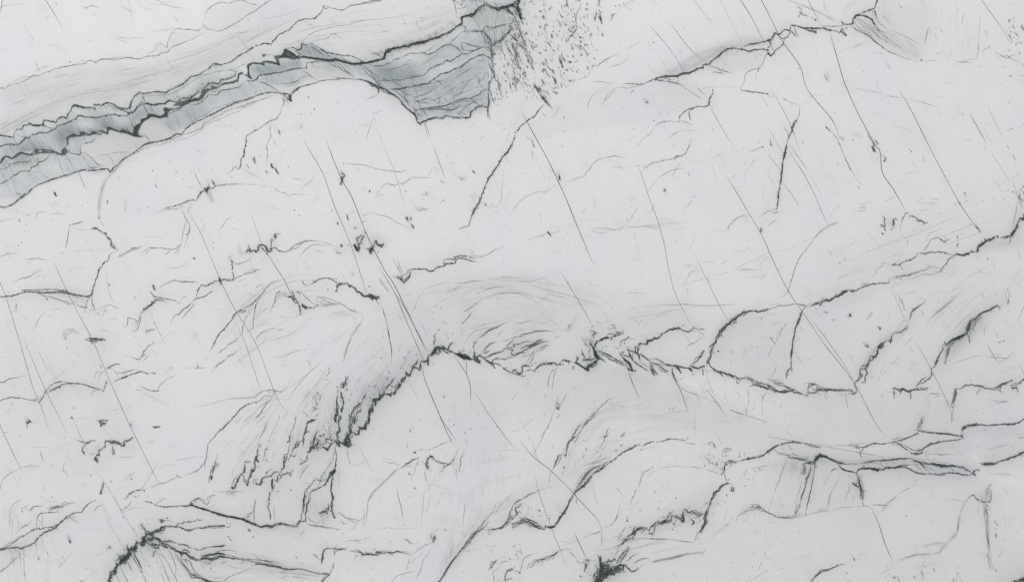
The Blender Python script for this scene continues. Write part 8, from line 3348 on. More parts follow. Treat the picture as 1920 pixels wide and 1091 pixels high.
DATA['C3'] = (1080, 600, .16484, """
v 1.3 .92 1; 160,270 190,310 210,370 240,430
v 1.4 .93 1; 185,300 225,370 250,430 270,440
b 1.5 .9 3 4; 210,350 230,400 255,440
v 1.1 .88 .8; 260,430 300,450 345,482
v .8 .75 1; 255,400 290,430
v .7 .6 3; 145,230 165,270 200,280
v .9 .85 3; 200,290 225,280 220,310
v 1 .85 2; 240,230 235,260 210,280
b 1.2 .85 2 3; 255,240 290,220 330,200 360,190
v 1.1 .85 1; 270,235 330,200 400,200
v .8 .8 1; 400,195 440,180 500,165 540,150
v .7 .7 1.5; 400,205 412,225
v .6 .6 2; 350,190 360,160 400,150 450,160 500,150
v .6 .6 3; 450,140 490,150 520,145 540,110
v .8 .7 2; 450,140 480,132
d 14 3 .5 20; 340,60 440,40 460,110 350,110
v .5 .5 4; 400,50 430,60 460,110
v .7 .6 4; 155,120 190,140 240,150 180,180
v .7 .6 4; 160,180 210,180 240,145
v .9 .6 2; 160,120 175,135
v .5 .5 4; 150,220 185,215
d 30 3 .45 -60; 60,200 200,130 230,240 140,300 60,330
v .5 .5 4; 130,260 150,300 145,360 160,420 80,460
v .5 .5 4; 60,340 75,390 100,410 80,450
v .6 .6 4; 10,410 30,440 0,480
b .7 .6 5 4; 70,460 140,450 200,440 240,440
b 1.3 .88 4 4; 110,545 140,520 180,500 230,480 250,450
v 1.4 .9 2; 110,520 135,570 150,510
v 1 .85 1; 0,485 60,520 130,575
v .9 .8 1; 0,485 30,490
v .9 .8 1.5; 180,510 190,540
s 8 .35; 130,520 200,490 250,440
s 7 .3; 200,270 220,340
k .9 .6; 305,310 345,297 552,262 605,305
k 1 .6; 243,25
v .6 .5 3; 440,295 470,320 495,325
v .7 .7 1.5; 500,300 510,250 530,230 570,215 595,190 620,215 660,218
v .5 .5 2; 585,210 600,205
k .6 .4; 718,52 690,15
v .9 .82 1; 495,375 520,410 560,450 610,490 630,565
v 1.4 .9 1; 540,435 590,475 620,510
v 1.2 .88 1.5; 605,490 620,530 635,565 590,550
v .8 .75 1; 590,540 640,575 680,577
v .8 .75 1.5; 500,385 540,395 580,410 620,410 605,380 600,350 580,325
v 1 .82 1; 600,400 625,420
v .7 .7 1; 580,325 610,345 670,365
v .8 .75 1; 600,350 620,400 640,450 680,490 740,530 800,570
v .6 .6 1; 505,370 540,365 550,350
v .8 .75 1; 250,350 300,370 370,400 450,440 520,480 580,515
v .6 .6 1; 250,350 270,345 330,375 390,410
v .7 .65 1; 260,385 320,400 400,450 460,480 540,510 600,545
v .6 .55 1; 400,440 450,460 480,490
v .5 .5 1; 640,370 650,420 640,440
f 90 .35 60,40; 260,370 400,430 520,490
f 60 .3 50,60; 640,460 740,520 820,570
v .9 .82 1.5; 670,290 672,330 665,365 690,370
v .8 .75 2; 670,290 700,300 720,330 705,340
v .8 .75 2; 740,285 720,310 700,350
b 1.1 .85 2 3; 680,370 700,380 715,410 720,440
v .7 .6 1; 705,340 700,380
b 1.3 .9 2.2 3; 715,290 725,270 770,270 810,275 815,240 860,225 880,210 930,205 960,185 975,160
b 1 .85 2 3; 975,160 1010,140 1060,110 1110,100 1170,90
v .9 .8 1.5; 1000,145 1015,155
v .7 .65 2; 1130,105 1170,75 1190,95 1150,115
v .9 .8 1; 1170,95 1220,115 1260,130 1310,115 1340,80
v .7 .65 1; 1220,125 1280,140 1320,115
v .6 .55 1; 1340,80 1400,100 1456,105
v .5 .4 1; 1340,85 1400,130 1456,170
v .5 .45 1; 1456,190 1400,220 1340,265 1300,270 1255,320
v .5 .45 3; 920,150 940,150
v .5 .5 2; 1205,50 1225,60 1210,70
k .6 .5; 1340,132
v .6 .6 1; 705,360 760,410 820,450 850,480
v .5 .5 1; 740,380 800,440 860,490
f 110 .45 80,60; 720,380 820,440 900,440 1000,480
f 110 .4 70,80; 700,460 820,520 900,520
f 90 .4 60,50; 860,480 980,500 1080,520
b .8 .75 4 3; 840,480 860,520 870,570 880,620
b .8 .75 4 2; 860,540 900,590 930,625
v 1.1 .8 2; 850,550 885,620
v .7 .65 1.5; 850,480 920,500 980,540 1040,580
v .7 .65 2; 890,430 950,460 1010,490 1060,510
v .8 .7 2; 1010,500 1060,515 1110,520
v .6 .5 1; 900,510 980,580 1060,620
v .6 .5 1; 950,520 1010,570 1080,600
b 1.3 .88 3 3; 1110,515 1150,520 1180,530
v 1.1 .85 1; 1130,530 1170,560 1195,600
v 1 .85 1; 1170,525 1230,540 1290,545
b 1.2 .88 3 3; 1285,545 1310,560 1320,580
v 1 .82 1; 1290,540 1300,520 1340,535 1390,550 1430,530 1456,525
v .9 .8 2; 1110,540 1090,560 1095,600 1110,630
v .8 .75 1.5; 1095,600 1120,650 1150,700
v .5 .45 1; 1330,600 1330,640
v .6 .6 1; 1440,560 1450,620
b .8 .75 3 2; 1456,350 1430,400 1390,440 1350,480 1310,520
h .5 .6; 1140,690 1170,750 1195,825
h .5 .55; 590,565 630,680 690,825
h .4 .35; 165,0 200,70 230,120
w 6 .4; 330,440 400,470 470,490
w 6 .4; 660,540 740,570 820,600
w 8 .35; 900,560 1000,620 1060,680
w 10 .4; 1150,620 1260,680 1400,700
s 10 .15; 400,530 600,600 900,680
""")
DATA['C5'] = (1580, 560, .22008, """
b .7 .6 2 2; 580,120 610,90 650,70 700,30
v .7 .65 1; 580,120 580,150 565,180
v .45 .35 2; 480,10 520,60 530,100 500,0
v .4 .35 1; 545,185 500,200 460,260
v .6 .5 1.5; 555,190 560,230 540,260 550,220
b .7 .6 3 3; 555,240 520,270 490,290 450,280 430,300
b .8 .72 2 2; 430,300 415,330 410,375 390,350 370,365
v .9 .8 1; 410,340 410,375
b .9 .78 3 3; 370,360 340,380 310,400 300,420 330,410
b .9 .78 3 3; 330,380 350,390 330,420 300,430
b 1 .78 3 3; 300,430 300,460 280,490 260,500
v .8 .7 2; 235,490 270,490 260,520 230,530 235,500
b .8 .75 3 3; 230,520 210,550 190,590 160,600
v .8 .7 2; 160,570 220,560 205,590 170,600
b .7 .7 3 3; 170,560 150,610 140,640 160,650 130,690 95,720
b .8 .75 2 2; 190,590 210,630 190,660 185,710 150,710
v .7 .7 1.5; 95,720 110,755 120,790
v .6 .55 2; 140,640 165,665 130,700 105,720
s 6 .3; 130,640 200,540 290,430
s 4 .2; 330,370 430,300 540,260
f 30 .3 -20,-30; 150,600 240,500 300,400
v .5 .25 1; 520,400 600,325
v .35 .2 1; 660,90 700,155
v .4 .3 1; 760,170 800,120 860,80 940,10
s 3 .2; 800,125 900,50
s 2 .25; 200,190 250,110
v 1.1 .75 1; 318,235 320,270
v .5 .4 1; 295,230 320,260
v .9 .6 2; 190,395 215,410 210,390
s 3 .25; 185,380 205,400
v .8 .5 2; 70,130 60,155
b .8 .72 2 2; 1340,85 1310,60 1290,75 1250,100 1200,115 1160,130
v .8 .72 1.5; 1160,130 1140,165 1090,185 1085,200
b .6 .65 4 4; 1085,190 1070,240 1060,290
v .6 .6 3; 1100,190 1090,250 1070,290
v .5 .5 3; 1130,190 1100,260 1080,320 1080,380
v .5 .5 3; 1160,160 1120,240
b 1 .82 2 3; 1060,295 1020,315 980,340 940,355 890,380 870,375
b .8 .75 3 3; 880,380 860,420 840,460 810,500 800,550 750,595
v 1.1 .82 1; 830,470 800,540 790,555
v .7 .7 1; 930,370 910,420 890,480 870,550
v .6 .55 1; 950,370 920,400
f 90 .5 -20,90; 890,385 960,350 1040,310
f 80 .45 -10,80; 1060,300 1090,200 1180,140
f 70 .5 -30,100; 880,440 920,400
s 10 .25; 860,480 960,390 1070,280 1170,160
v .5 .45 1; 1070,300 1085,385
h .5 .5; 625,365 690,480 750,600
v .8 .75 1; 750,600 760,650 740,680 700,700
b .7 .65 2 2; 710,670 670,690 640,720 620,750
v .7 .6 2; 740,680 690,710 660,725
v .6 .5 1; 680,700 620,760
b 1 .82 2.5 3; 425,760 450,765 480,780 510,770 550,785 590,775 640,770
v .9 .8 1; 560,785 640,775 720,765
v .7 .6 2; 430,765 440,810 435,827
v .6 .5 2; 570,780 575,820
v .5 .4 1; 620,760 680,755 750,750
""")
DATA['C6'] = (1540, 810, .22008, """
v 1.3 .92 .8; 0,200 50,215 100,240 145,262
b .8 .75 2 2; 130,255 170,265 210,270
v .6 .55 1; 150,262 200,270 270,270 340,265
b 1 .82 2 2; 145,275 175,305 210,322 250,330 300,350
v 1.3 .92 1; 300,350 305,330 320,315 360,308 400,306
b 1.2 .86 2.5 3; 350,310 400,306 450,312 490,318 530,318
b 1.1 .86 2.5 3; 520,320 550,300 600,300 640,300 680,295
b .7 .7 3 3; 620,300 680,285 740,280
b .7 .68 2 3; 640,298 720,300 770,325 810,350
v .9 .8 1.3; 770,325 820,350 900,355 960,355
b .6 .6 2 2; 960,358 1010,365 1060,365
v .8 .75 1; 960,355 1030,352 1090,345 1150,348 1200,362 1260,365 1290,352
b .7 .62 2 3; 340,265 400,250 460,245 540,238 640,230 740,220
v .7 .65 1.3; 520,240 620,232 700,225 760,222
v .5 .4 3; 350,275 370,300
v .45 .35 3; 400,255 480,270 520,300
v .45 .4 2; 500,245 530,290 520,320
v .5 .45 1.5; 540,250 580,280
v .5 .45 1.5; 600,245 620,275
b .8 .68 2 3; 760,222 800,245 850,260 880,290 910,300
v .45 .4 1.5; 780,240 820,300 860,320
v .5 .45 1.5; 840,270 880,310 930,340
v .5 .45 1.5; 910,300 960,320 970,350
b .8 .68 3 4; 850,255 910,270 960,270 1020,275 1090,285
b 1 .74 2.5 4; 950,275 1030,285 1110,285 1180,298
b .9 .76 2 3; 1170,298 1220,310 1260,330 1290,350
v .5 .5 2; 1100,300 1140,340
v .6 .5 2; 1060,280 1080,310
f 60 .35 40,50; 800,240 960,280 1100,300
v 1.4 .92 .8; 1290,345 1310,325 1345,318
v 1.2 .88 .8; 1290,345 1315,368
s 8 .28; 350,270 540,260 740,240 900,290 1100,310 1260,345
s 6 .25; 300,250 420,240
s 10 .12; 100,170 300,200
s 6 .2; 1180,300 1280,330
b .9 .8 2 2; 280,128 360,128 400,115 450,98 520,98 570,85 620,82
v .5 .5 2; 340,125 300,118 220,118
v .9 .85 1; 620,82 660,70 700,58 760,40 820,8
v .5 .4 2; 620,85 600,60 700,40
v .7 .62 1.3; 360,130 340,160 330,190 345,212
b .6 .6 3 3; 640,90 690,120 720,140 750,160
v .6 .6 1; 650,85 710,115 770,145 820,160
b 1.2 .85 2 2; 755,170 790,180 830,180 860,170
f 24 .4 0,40; 590,90 650,95 700,125
v .9 .82 1; 800,155 850,155 900,120 930,100 990,92
v .8 .75 1; 860,150 900,120 950,95 1020,80 1100,72 1160,65 1210,50
v .7 .62 1; 860,0 960,10 1080,15 1150,25 1200,45
v .5 .5 2; 1150,60 1160,35 1205,30
v .5 .45 1; 860,170 920,185 1000,190 1120,190
v .4 .3 1; 880,155 920,170
w 5 .3; 400,160 520,130 700,180
w 6 .25; 820,210 960,230 1060,240
h .45 .5; 515,0 570,80
k .6 .5; 525,210 965,225 1330,130
b .8 .72 3 3; 300,355 320,400 325,450 345,490 350,510
b .6 .6 4 2; 260,430 290,445 320,470
v .6 .5 3; 340,480 355,540 350,580
f 26 .3 -10,60; 300,400 340,470
""")

PW, PH = 1920, 1091          # frame size in drawing units (1 unit = 1.25 mm on the slab)
MG = 56                      # the slab runs on past the frame by this many units
CW, CH = PW + 2 * MG, PH + 2 * MG
rng = np.random.RandomState(11)
ink = np.zeros((CH, CW), np.float32)      # how much dark mineral there is
SOFT = 4
SH, SW = CH // SOFT + 2, CW // SOFT + 2
soft = {c: np.zeros((SH, SW), np.float32) for c in 'stgyw'}

def resample(P, step):
    d = np.hypot(*(P[1:] - P[:-1]).T)
    s = np.concatenate([[0], np.cumsum(d)])
    n = max(2, int(s[-1] / step) + 1)
    u = np.linspace(0, s[-1], n)
    return np.stack([np.interp(u, s, P[:, 0]), np.interp(u, s, P[:, 1])], 1), u, s[-1]

def smooth_path(P):
    if len(P) < 3: return P
    Q = np.vstack([2 * P[0] - P[1], P, 2 * P[-1] - P[-2]])
    out = []
    for i in range(1, len(Q) - 2):
        t = np.linspace(0, 1, 8, endpoint=False)[:, None]
        a, b, c, d = Q[i - 1], Q[i], Q[i + 1], Q[i + 2]
        out.append(0.5 * (2 * b + (c - a) * t + (2 * a - 5 * b + 4 * c - d) * t * t + (3 * b - a - 3 * c + d) * t ** 3))
    out.append(P[-1:])
    return np.vstack(out)

def noise1(u, wl):
    n = int(u[-1] / wl) + 4
    k = rng.uniform(-1, 1, n)
    return np.interp(u / wl + rng.rand(), np.arange(n), k)

def stamp(buf, X, Y, W, A, kmax):
    """soft round dabs of radius W and strength A, the strongest wins"""
    R = int(math.ceil(kmax * 2.6)) + 1
    x0, y0 = int(X.min()) - R - 1, int(Y.min()) - R - 1
    x1, y1 = int(X.max()) + R + 2, int(Y.max()) + R + 2
    h, w = y1 - y0, x1 - x0
    loc = np.zeros(h * w, np.float32)
    ix, iy = np.floor(X).astype(int), np.floor(Y).astype(int)
    for dy in range(-R, R + 1):
        for dx in range(-R, R + 1):
            r2 = (ix + dx + .5 - X) ** 2 + (iy + dy + .5 - Y) ** 2
            v = (A * np.exp(-r2 / (2 * W * W))).astype(np.float32)
            np.maximum.at(loc, (iy + dy - y0) * w + ix + dx - x0, v)
    loc = loc.reshape(h, w)
    cx0, cy0, cx1, cy1 = max(0, x0), max(0, y0), min(buf.shape[1], x1), min(buf.shape[0], y1)
    if cx1 <= cx0 or cy1 <= cy0: return
    b = buf[cy0:cy1, cx0:cx1]
    b[:] = 1 - (1 - b) * (1 - loc[cy0 - y0:cy1 - y0, cx0 - x0:cx1 - x0])

def near_edge(p):
    return min(p[0], p[1], PW - p[0], PH - p[1]) < 4

def extend(P, rough):
    """a vein that reaches the frame goes on into the margin of the slab"""
    P = [tuple(p) for p in P]
    for end in (0, -1):
        p = np.array(P[end]); q = np.array(P[1] if end == 0 else P[-2])
        if near_edge(p):
            d = p - q; n = np.hypot(*d)
            if n < .5: continue
            d /= n
            nrm = np.array([0.0, 0.0])
            m = [p[0], PW - p[0], p[1], PH - p[1]]; k = int(np.argmin(m))
            nrm[[0, 0, 1, 1][k]] = [-1, 1, -1, 1][k]
            if d @ nrm < .3: continue
            L, ext = 0, []
            while L < MG * 1.5:
                a = rng.uniform(-.5, .5) * min(1, rough / 2)
                d2 = np.array([d[0] * math.cos(a) - d[1] * math.sin(a), d[0] * math.sin(a) + d[1] * math.cos(a)])
                st = rng.uniform(6, 14); p = p + d2 * st; ext.append(tuple(p)); L += st
            P = ext[::-1] + P if end == 0 else P + ext
    return np.array(P, float)

def stroke(P, w, a, r, box, kind='v', teeth=True, ext=True):
    if ext: P = extend(P, 0 if kind == 'h' else r)
    if kind == 'h': P = smooth_path(P)
    Q, u, L = resample(P, max(.35, w * .45))
    n = len(Q)
    T = np.gradient(Q, axis=0); T /= np.maximum(1e-6, np.hypot(*T.T))[:, None]
    N = np.stack([-T[:, 1], T[:, 0]], 1)
    endfade = np.minimum(1, np.minimum(u, L - u) / max(2., min(6, L * .2)))
    ta = np.ones(n)
    # thin out towards a free end, not where the drawing goes on in the next sheet
    def free(p):
        return not (min(p[0] - box[0], p[1] - box[1], box[2] - p[0], box[3] - p[1]) < 4) and not near_edge(p)
    tl = min(22, L * .3) if kind == 'v' else min(40, L * .25)
    tl = max(tl, 1.5)
    if free(P[0]): ta *= .25 + .75 * np.minimum(1, u / tl)
    if free(P[-1]): ta *= .25 + .75 * np.minimum(1, (L - u) / tl)
    if kind == 'h':
        off = noise1(u, 30) * .35 + noise1(u, 7) * .18
        A = a * ta * np.clip(.86 + .22 * noise1(u, 25) + .16 * noise1(u, 4), 0, 1.1)
        W = np.full(n, w)
    else:
        r = r * (.62 + .2 * min(1.2, w))
        off = (noise1(u, 1.8) * .22 + noise1(u, 3.4) * .42 + noise1(u, 7) * .62 + noise1(u, 15) * .4) * r * endfade
        A = a * ta * np.clip(.86 + .26 * noise1(u, 16) + .3 * noise1(u, 3.5), 0.1, 1.1)
        W = w * np.clip(1 + .38 * noise1(u, 5) + .34 * noise1(u, 2), .4, 1.9) * (.7 + .3 * ta)
    Q = Q + N * off[:, None]
    if kind == 'v' and w >= .75 and r > 1.2 and L > 14:
        # suture teeth: all of them lean the way the grain of the stone runs
        k = [0.0]
        while k[-1] < L: k.append(k[-1] + rng.uniform(1.1, 2.6)); k.append(k[-1] + rng.uniform(1.4, 4.6))
        h = rng.exponential(.75, len(k)) * np.where(np.arange(len(k)) % 2, 1, -.35) * min(r, 3.2) * .62
        Q = Q + np.array([[.42, .9]]) * (np.interp(u, k, h) * endfade)[:, None]
    W = np.where(W > 1, 1 + (W - 1) * .72, W); W = np.maximum(W, .42)
    stamp(ink, Q[:, 0] + MG, Q[:, 1] + MG, W, np.clip(A, 0, .97), float(W.max()))
    if teeth and kind == 'v' and w >= .7 and a >= .65 and L > 8 and r > .7:
        s = 0.0                       # short spurs that stand off a strong vein, like a suture
        while s < L:
            s += rng.exponential(5.5) + 2
            i = min(n - 1, int(s / L * n)); sg = 1 if rng.rand() < .6 else -1
            th = math.radians(62 + rng.normal(0, 14)); l = sg * (rng.exponential(1.1) + .9) * min(1.7, w) * 1.25
            t = np.linspace(0, 1, 6)
            stamp(ink, Q[i, 0] + math.cos(th) * l * t + MG, Q[i, 1] + math.sin(th) * l * t + MG, np.maximum(.42, w * .72 * (1 - .6 * t)), a * .9 * (1 - .65 * t), w * .8)

def fill(P, blur):
    """polygon as a soft mask on the coarse sheet"""
    S = SOFT if blur >= 3 else 1
    H, Wd = (SH, SW) if S == SOFT else (CH, CW)
    Q = (np.asarray(P) + MG) / S
    yy = np.arange(H) + .5; m = np.zeros((H, Wd), np.float32)
    xs = np.arange(Wd) + .5
    for j in range(H):
        y = yy[j]; c = []
        for i in range(len(Q)):
            a, b = Q[i], Q[(i + 1) % len(Q)]
            if (a[1] <= y) != (b[1] <= y): c.append(a[0] + (y - a[1]) / (b[1] - a[1]) * (b[0] - a[0]))
        c.sort()
        for k in range(0, len(c) - 1, 2): m[j, (xs > c[k]) & (xs < c[k + 1])] = 1
    return gauss(m, blur / S)

def gauss(m, s):
    if s < .3: return m
    R = int(3 * s) + 1; k = np.exp(-np.arange(-R, R + 1) ** 2 / (2 * s * s)); k /= k.sum()
    p = np.pad(m, ((R, R), (R, R)), mode='edge')
    o = sum(k[i] * p[i:i + m.shape[0], :] for i in range(2 * R + 1))
    return sum(k[i] * o[:, i:i + m.shape[1]] for i in range(2 * R + 1)).astype(np.float32)

def scatter(n, size, a, ang, poly, box):
    P = np.asarray(poly); lo, hi = P.min(0), P.max(0); k = 0; t = 0
    while k < n and t < n * 30:
        t += 1; p = rng.uniform(lo, hi); c = False
        for i in range(len(P)):
            q, s = P[i], P[(i + 1) % len(P)]
            if (q[1] > p[1]) != (s[1] > p[1]) and p[0] < (s[0] - q[0]) * (p[1] - q[1]) / (s[1] - q[1]) + q[0]: c = not c
        if not c: continue
        k += 1
        L = size * rng.exponential(.55) + .6; th = math.radians(-ang + rng.normal(0, 16))
        d = np.array([math.cos(th), math.sin(th)]) * L / 2
        stroke(np.array([p - d, p + rng.normal(0, .3, 2), p + d]), rng.uniform(.5, 1.0), a * rng.uniform(.3, 1.3), .8, (-1e9,) * 2 + (1e9,) * 2, 'v', False, False)

def feather(P, L, a, dx, dy, box):
    Q, u, tot = resample(P, 1.1)
    h = math.hypot(dx, dy); dx /= h; dy /= h
    env = .35 + .65 * np.abs(noise1(u, 9)) + .3 * np.abs(noise1(u, 30))
    for i in range(len(Q)):
        if rng.rand() < .35: continue
        l = L * env[i] * rng.uniform(.3, 1.1); th = rng.normal(0, .09)
        d = np.array([dx * math.cos(th) - dy * math.sin(th), dx * math.sin(th) + dy * math.cos(th)]) * l
        n = max(3, int(l / .7)); t = np.linspace(0, 1, n)
        o = -rng.rand() * .25
        X = Q[i, 0] + d[0] * (t + o); Y = Q[i, 1] + d[1] * (t + o)
        stamp(ink, X + MG, Y + MG, np.full(n, rng.uniform(.5, .95)), a * .55 * rng.uniform(.2, 1) * np.minimum(1, t * 5 + .2) * (1 - t) ** 1.1, .95)

def bundle(n, a, A, B):
    """fine fibres that run between two guide lines"""
    A, B = [resample(smooth_path(g), 1.0)[0] for g in (A, B)]
    u = np.linspace(0, 1, 60)
    A, B = [np.stack([np.interp(u, np.linspace(0, 1, len(g)), g[:, i]) for i in (0, 1)], 1) for g in (A, B)]
    a = a * .42 if a < .24 else a * .55
    for k in range(n):
        t = rng.rand(); f = rng.uniform(.06, .32) * (1 if rng.rand() < .85 else 2); s = rng.uniform(-.05, 1 - f * .8)
        v = np.clip(np.linspace(s, s + f, 14), 0, 1); t = t + rng.normal(0, .05) + np.linspace(0, rng.normal(0, .06), 14)
        X = [np.interp(v, u, A[:, i]) * (1 - t) + np.interp(v, u, B[:, i]) * t for i in (0, 1)]
        P = np.stack(X, 1)
        if rng.rand() < .3:
            Q, uu, LL = resample(P, 1.2); w = rng.uniform(1.3, 3)
            stamp(ink, Q[:, 0] + MG, Q[:, 1] + MG, np.full(len(Q), w), a * .35 * np.sin(np.linspace(.05, 3.1, len(Q))), w)
        else: stroke(P, rng.uniform(.45, .75), a * rng.choice([.5, .8, 1.2, 2.6]) , rng.uniform(.6, 2.4), (-1e9,) * 2 + (1e9,) * 2, 'v', False, False)

def clot(p, s, a):
    n = int(5 + 6 * s)
    ang = rng.rand() * 6.28
    X = p[0] + rng.normal(0, .38 * s, n) + np.linspace(-.5, .5, n) * s * math.cos(1.1)
    Y = p[1] + rng.normal(0, .38 * s, n) + np.linspace(-.5, .5, n) * s * math.sin(1.1)
    stamp(ink, X + MG, Y + MG, np.full(n, .42 + .2 * s), np.clip(a * rng.uniform(.5, 1, n), 0, .95), .42 + .2 * s)

HAIR = []
# the left half of the green band has sheets of its own (B1 to B3): the coarser sheets leave it out
BAND = np.array([(0, 243), (60, 222), (130, 190), (200, 188), (240, 165), (310, 160), (360, 133), (395, 108), (440, 84), (470, 78), (530, 76), (620, 88), (700, 100),
                 (700, 165), (640, 152), (560, 165), (545, 192), (480, 192), (400, 224), (270, 284), (210, 332), (140, 332), (60, 365), (0, 398)], float)
def inside(p, P):
    c = False
    for i in range(len(P)):
        q, s = P[i], P[(i + 1) % len(P)]
        if (q[1] > p[1]) != (s[1] > p[1]) and p[0] < (s[0] - q[0]) * (p[1] - q[1]) / (s[1] - q[1]) + q[0]: c = not c
    return c
XB = [(480, 780, 720, 916)]
CB = [(640, 640, 880, 776), (872, 600, 1100, 724), (1080, 604, 1318, 734), (1596, 590, 1790, 738), (1572, 812, 1836, 908)]
def draw(name, ox, oy, sc, text):
    w0, h0 = (1e9, 1e9) if name[0] == 'G' else ((480, 273) if sc > .2 else ((320, 182) if name[0] == 'B' or name in ('X2', 'C5', 'C6') else (240, 136 if name == 'X1' else 131)))
    box = (ox, oy, ox + w0, oy + h0)
    fs = 1.0
    for line in text.strip().split('\n'):
        if not line.strip(): continue
        head, pts = line.split(';'); hd = head.split(); c = hd[0]; v = [x for x in hd[1:]]
        P = np.array([[float(q) for q in p.split(',')] for p in pts.replace('|', ' ').split()]) * sc + [ox, oy]
        if name == '12':
            m = P.mean(0)
            if any(b[0] < m[0] < b[2] and b[1] < m[1] < b[3] for b in XB): continue
        if name in ('00', '01', '10') and np.mean([inside(p, BAND) for p in P]) > .55: continue
        if name in ('12', '22', '32', '33') and c in 'vbfdksh':
            if any(np.mean((P[:, 0] > b[0]) & (P[:, 0] < b[2]) & (P[:, 1] > b[1]) & (P[:, 1] < b[3])) > .6 for b in CB): continue
        if '|' in pts: pass
        elif name == 'G' and c == 'h': HAIR.append(resample(smooth_path(P), 2)[0])
        elif c in ('v', 'h') and len(P) < 9 and float(v[0]) <= .62 and np.hypot(*(P[-1] - P[0])) > 8:
            if any(max(np.min(np.hypot(*(H - p).T)) for p in P) < (9 if (c == 'h' or v[2:] == ['.5']) else 6) for H in HAIR): continue
        if c in ('v', 'h'):
            stroke(P, float(v[0]) * GW, float(v[1]) * GA, float(v[2]) if len(v) > 2 else .5, box, c)
        elif c == 'b':
            w, a, r = float(v[0]) * GW, float(v[1]) * GA, float(v[2]); n = int(v[3]) if len(v) > 3 else 3
            stroke(P, w * .82, a, r * .8, box)
            for k in range(n):
                o = rng.normal(0, .36 * r, 2)
                i0 = 0; 
                if len(P) > 3 and rng.rand() < .6: i0 = rng.randint(0, len(P) // 2)
                i1 = len(P) if rng.rand() < .4 else rng.randint(min(len(P), i0 + 2), len(P) + 1)
                if i1 - i0 < 2: i0, i1 = 0, len(P)
                stroke(P[i0:i1] + o, max(.45, w * .5), a * .85, r * 1.15, box, teeth=False)
        elif c == 'm':
            bundle(int(v[0]), float(v[1]), *[np.array([[float(q) for q in p.split(',')] for p in g.split()]) for g in pts.split('|')])
        elif c == 'f':
            dx, dy = [float(q) for q in v[2].split(',')]; feather(P, math.hypot(dx, dy) * sc * 1.15, float(v[1]) * GA, dx, dy, box)
        elif c == 'd':
            scatter(int(v[0]), float(v[1]), float(v[2]) * GA, float(v[3]), P, box)
        elif c == 'k':
            for p in P: clot(p, float(v[0]), float(v[1]) * GA)
        elif c in 'stgyw' and len(c) == 1:
            w = float(v[0]); Q, u, L = resample(P, max(1, w * .5)) if len(P) > 1 else (P, np.zeros(1), 1)
            a = float(v[1]) * np.clip(.8 + .3 * noise1(np.append(u, u[-1] + 1)[:len(u)], max(6, w * 3)), 0, 1.2)
            if L > 3 * w: a = a * np.minimum(1, .3 + np.minimum(u, L - u) / (1.5 * w))
            if w < 5:
                if c == 's' or c == 't': stamp(ink, Q[:, 0] + MG, Q[:, 1] + MG, np.full(len(Q), w * .8), a * .55, w)
                else: stamp(soft[c], (Q[:, 0] + MG) / SOFT, (Q[:, 1] + MG) / SOFT, np.full(len(Q), max(.5, w / SOFT)), a, max(.5, w / SOFT))
            else: stamp(soft[c], (Q[:, 0] + MG) / SOFT, (Q[:, 1] + MG) / SOFT, np.full(len(Q), w / SOFT), a, w / SOFT)
        elif c[0] == 'p':
            a, bl = float(v[0]), float(v[1])
            if c[1] == 'i':
                m = fill(P, bl); tx = .75 + .25 * rng.rand(*m.shape).astype(np.float32)
                np.copyto(ink, 1 - (1 - ink) * (1 - a * m * tx))
            else:
                m = fill(P, max(3, bl)); b = soft[c[1]]; b[:] = 1 - (1 - b) * (1 - a * m)
        else: raise ValueError(line)

def upsample(m, H, W, S):
    y = np.clip((np.arange(H) + .5) / S - .5, 0, m.shape[0] - 1.001); x = np.clip((np.arange(W) + .5) / S - .5, 0, m.shape[1] - 1.001)
    yi, xi = y.astype(int), x.astype(int); fy, fx = (y - yi)[:, None], (x - xi)[None]
    r0, r1 = m[yi], m[yi + 1]
    return ((r0[:, xi] * (1 - fx) + r0[:, xi + 1] * fx) * (1 - fy) + (r1[:, xi] * (1 - fx) + r1[:, xi + 1] * fx) * fy).astype(np.float32)

def field(cell, H, W, sd):
    g = np.random.RandomState(sd).uniform(-1, 1, (int(H / cell) + 4, int(W / cell) + 4)).astype(np.float32)
    return upsample(gauss(g, .6), H, W, cell)

GW, GA = 1.0, 1.06

def wisps():
    """the faint short veinlets and specks that run all through the stone"""
    for i in range(900):
        p = rng.uniform([0, 0], [PW, PH]); k = rng.rand()
        if k < .5: th = -.35 + .3 * math.sin(p[0] / 260.) + .4 * math.sin(p[1] / 190. + p[0] / 400.) + rng.normal(0, .3)
        else: th = math.radians(62) + rng.normal(0, .12)
        l = rng.exponential(13) + 4; d = np.array([math.cos(th), math.sin(th)]) * l / 2; c = rng.normal(0, l * .06, 2)
        stroke(np.array([p - d, p + c, p + d]), rng.uniform(.45, .9), rng.uniform(.04, .16), 1.6, (-1e9,) * 2 + (1e9,) * 2, 'v', False, False)
    for i in range(420):
        clot(rng.uniform([0, 0], [PW, PH]), rng.uniform(.3, .8), rng.uniform(.08, .32))
    for i in range(380):
        p = rng.uniform([0, 0], [PW, PH]); th = -.35 + .5 * math.sin(p[0] / 260. + p[1] / 150.) if rng.rand() < .55 else math.radians(62)
        l = rng.uniform(8, 40); t = np.linspace(-.5, .5, 9); w = rng.uniform(1.6, 4)
        stamp(ink, p[0] + math.cos(th) * l * t + MG, p[1] + math.sin(th) * l * t + MG, np.full(9, w), rng.uniform(.012, .045) * (1 - (2 * t) ** 2), w)

SHEET_X = {'0': 0, '1': 480, '2': 960, '3': 1440}; SHEET_Y = {'0': 0, '1': 273, '2': 546, '3': 818}
for key, sheet in DATA.items():
    if key[0] not in 'GXBC': sheet = (SHEET_X[key[0]], SHEET_Y[key[1]], .25026, sheet[3])
    draw(key, *sheet)
wisps()

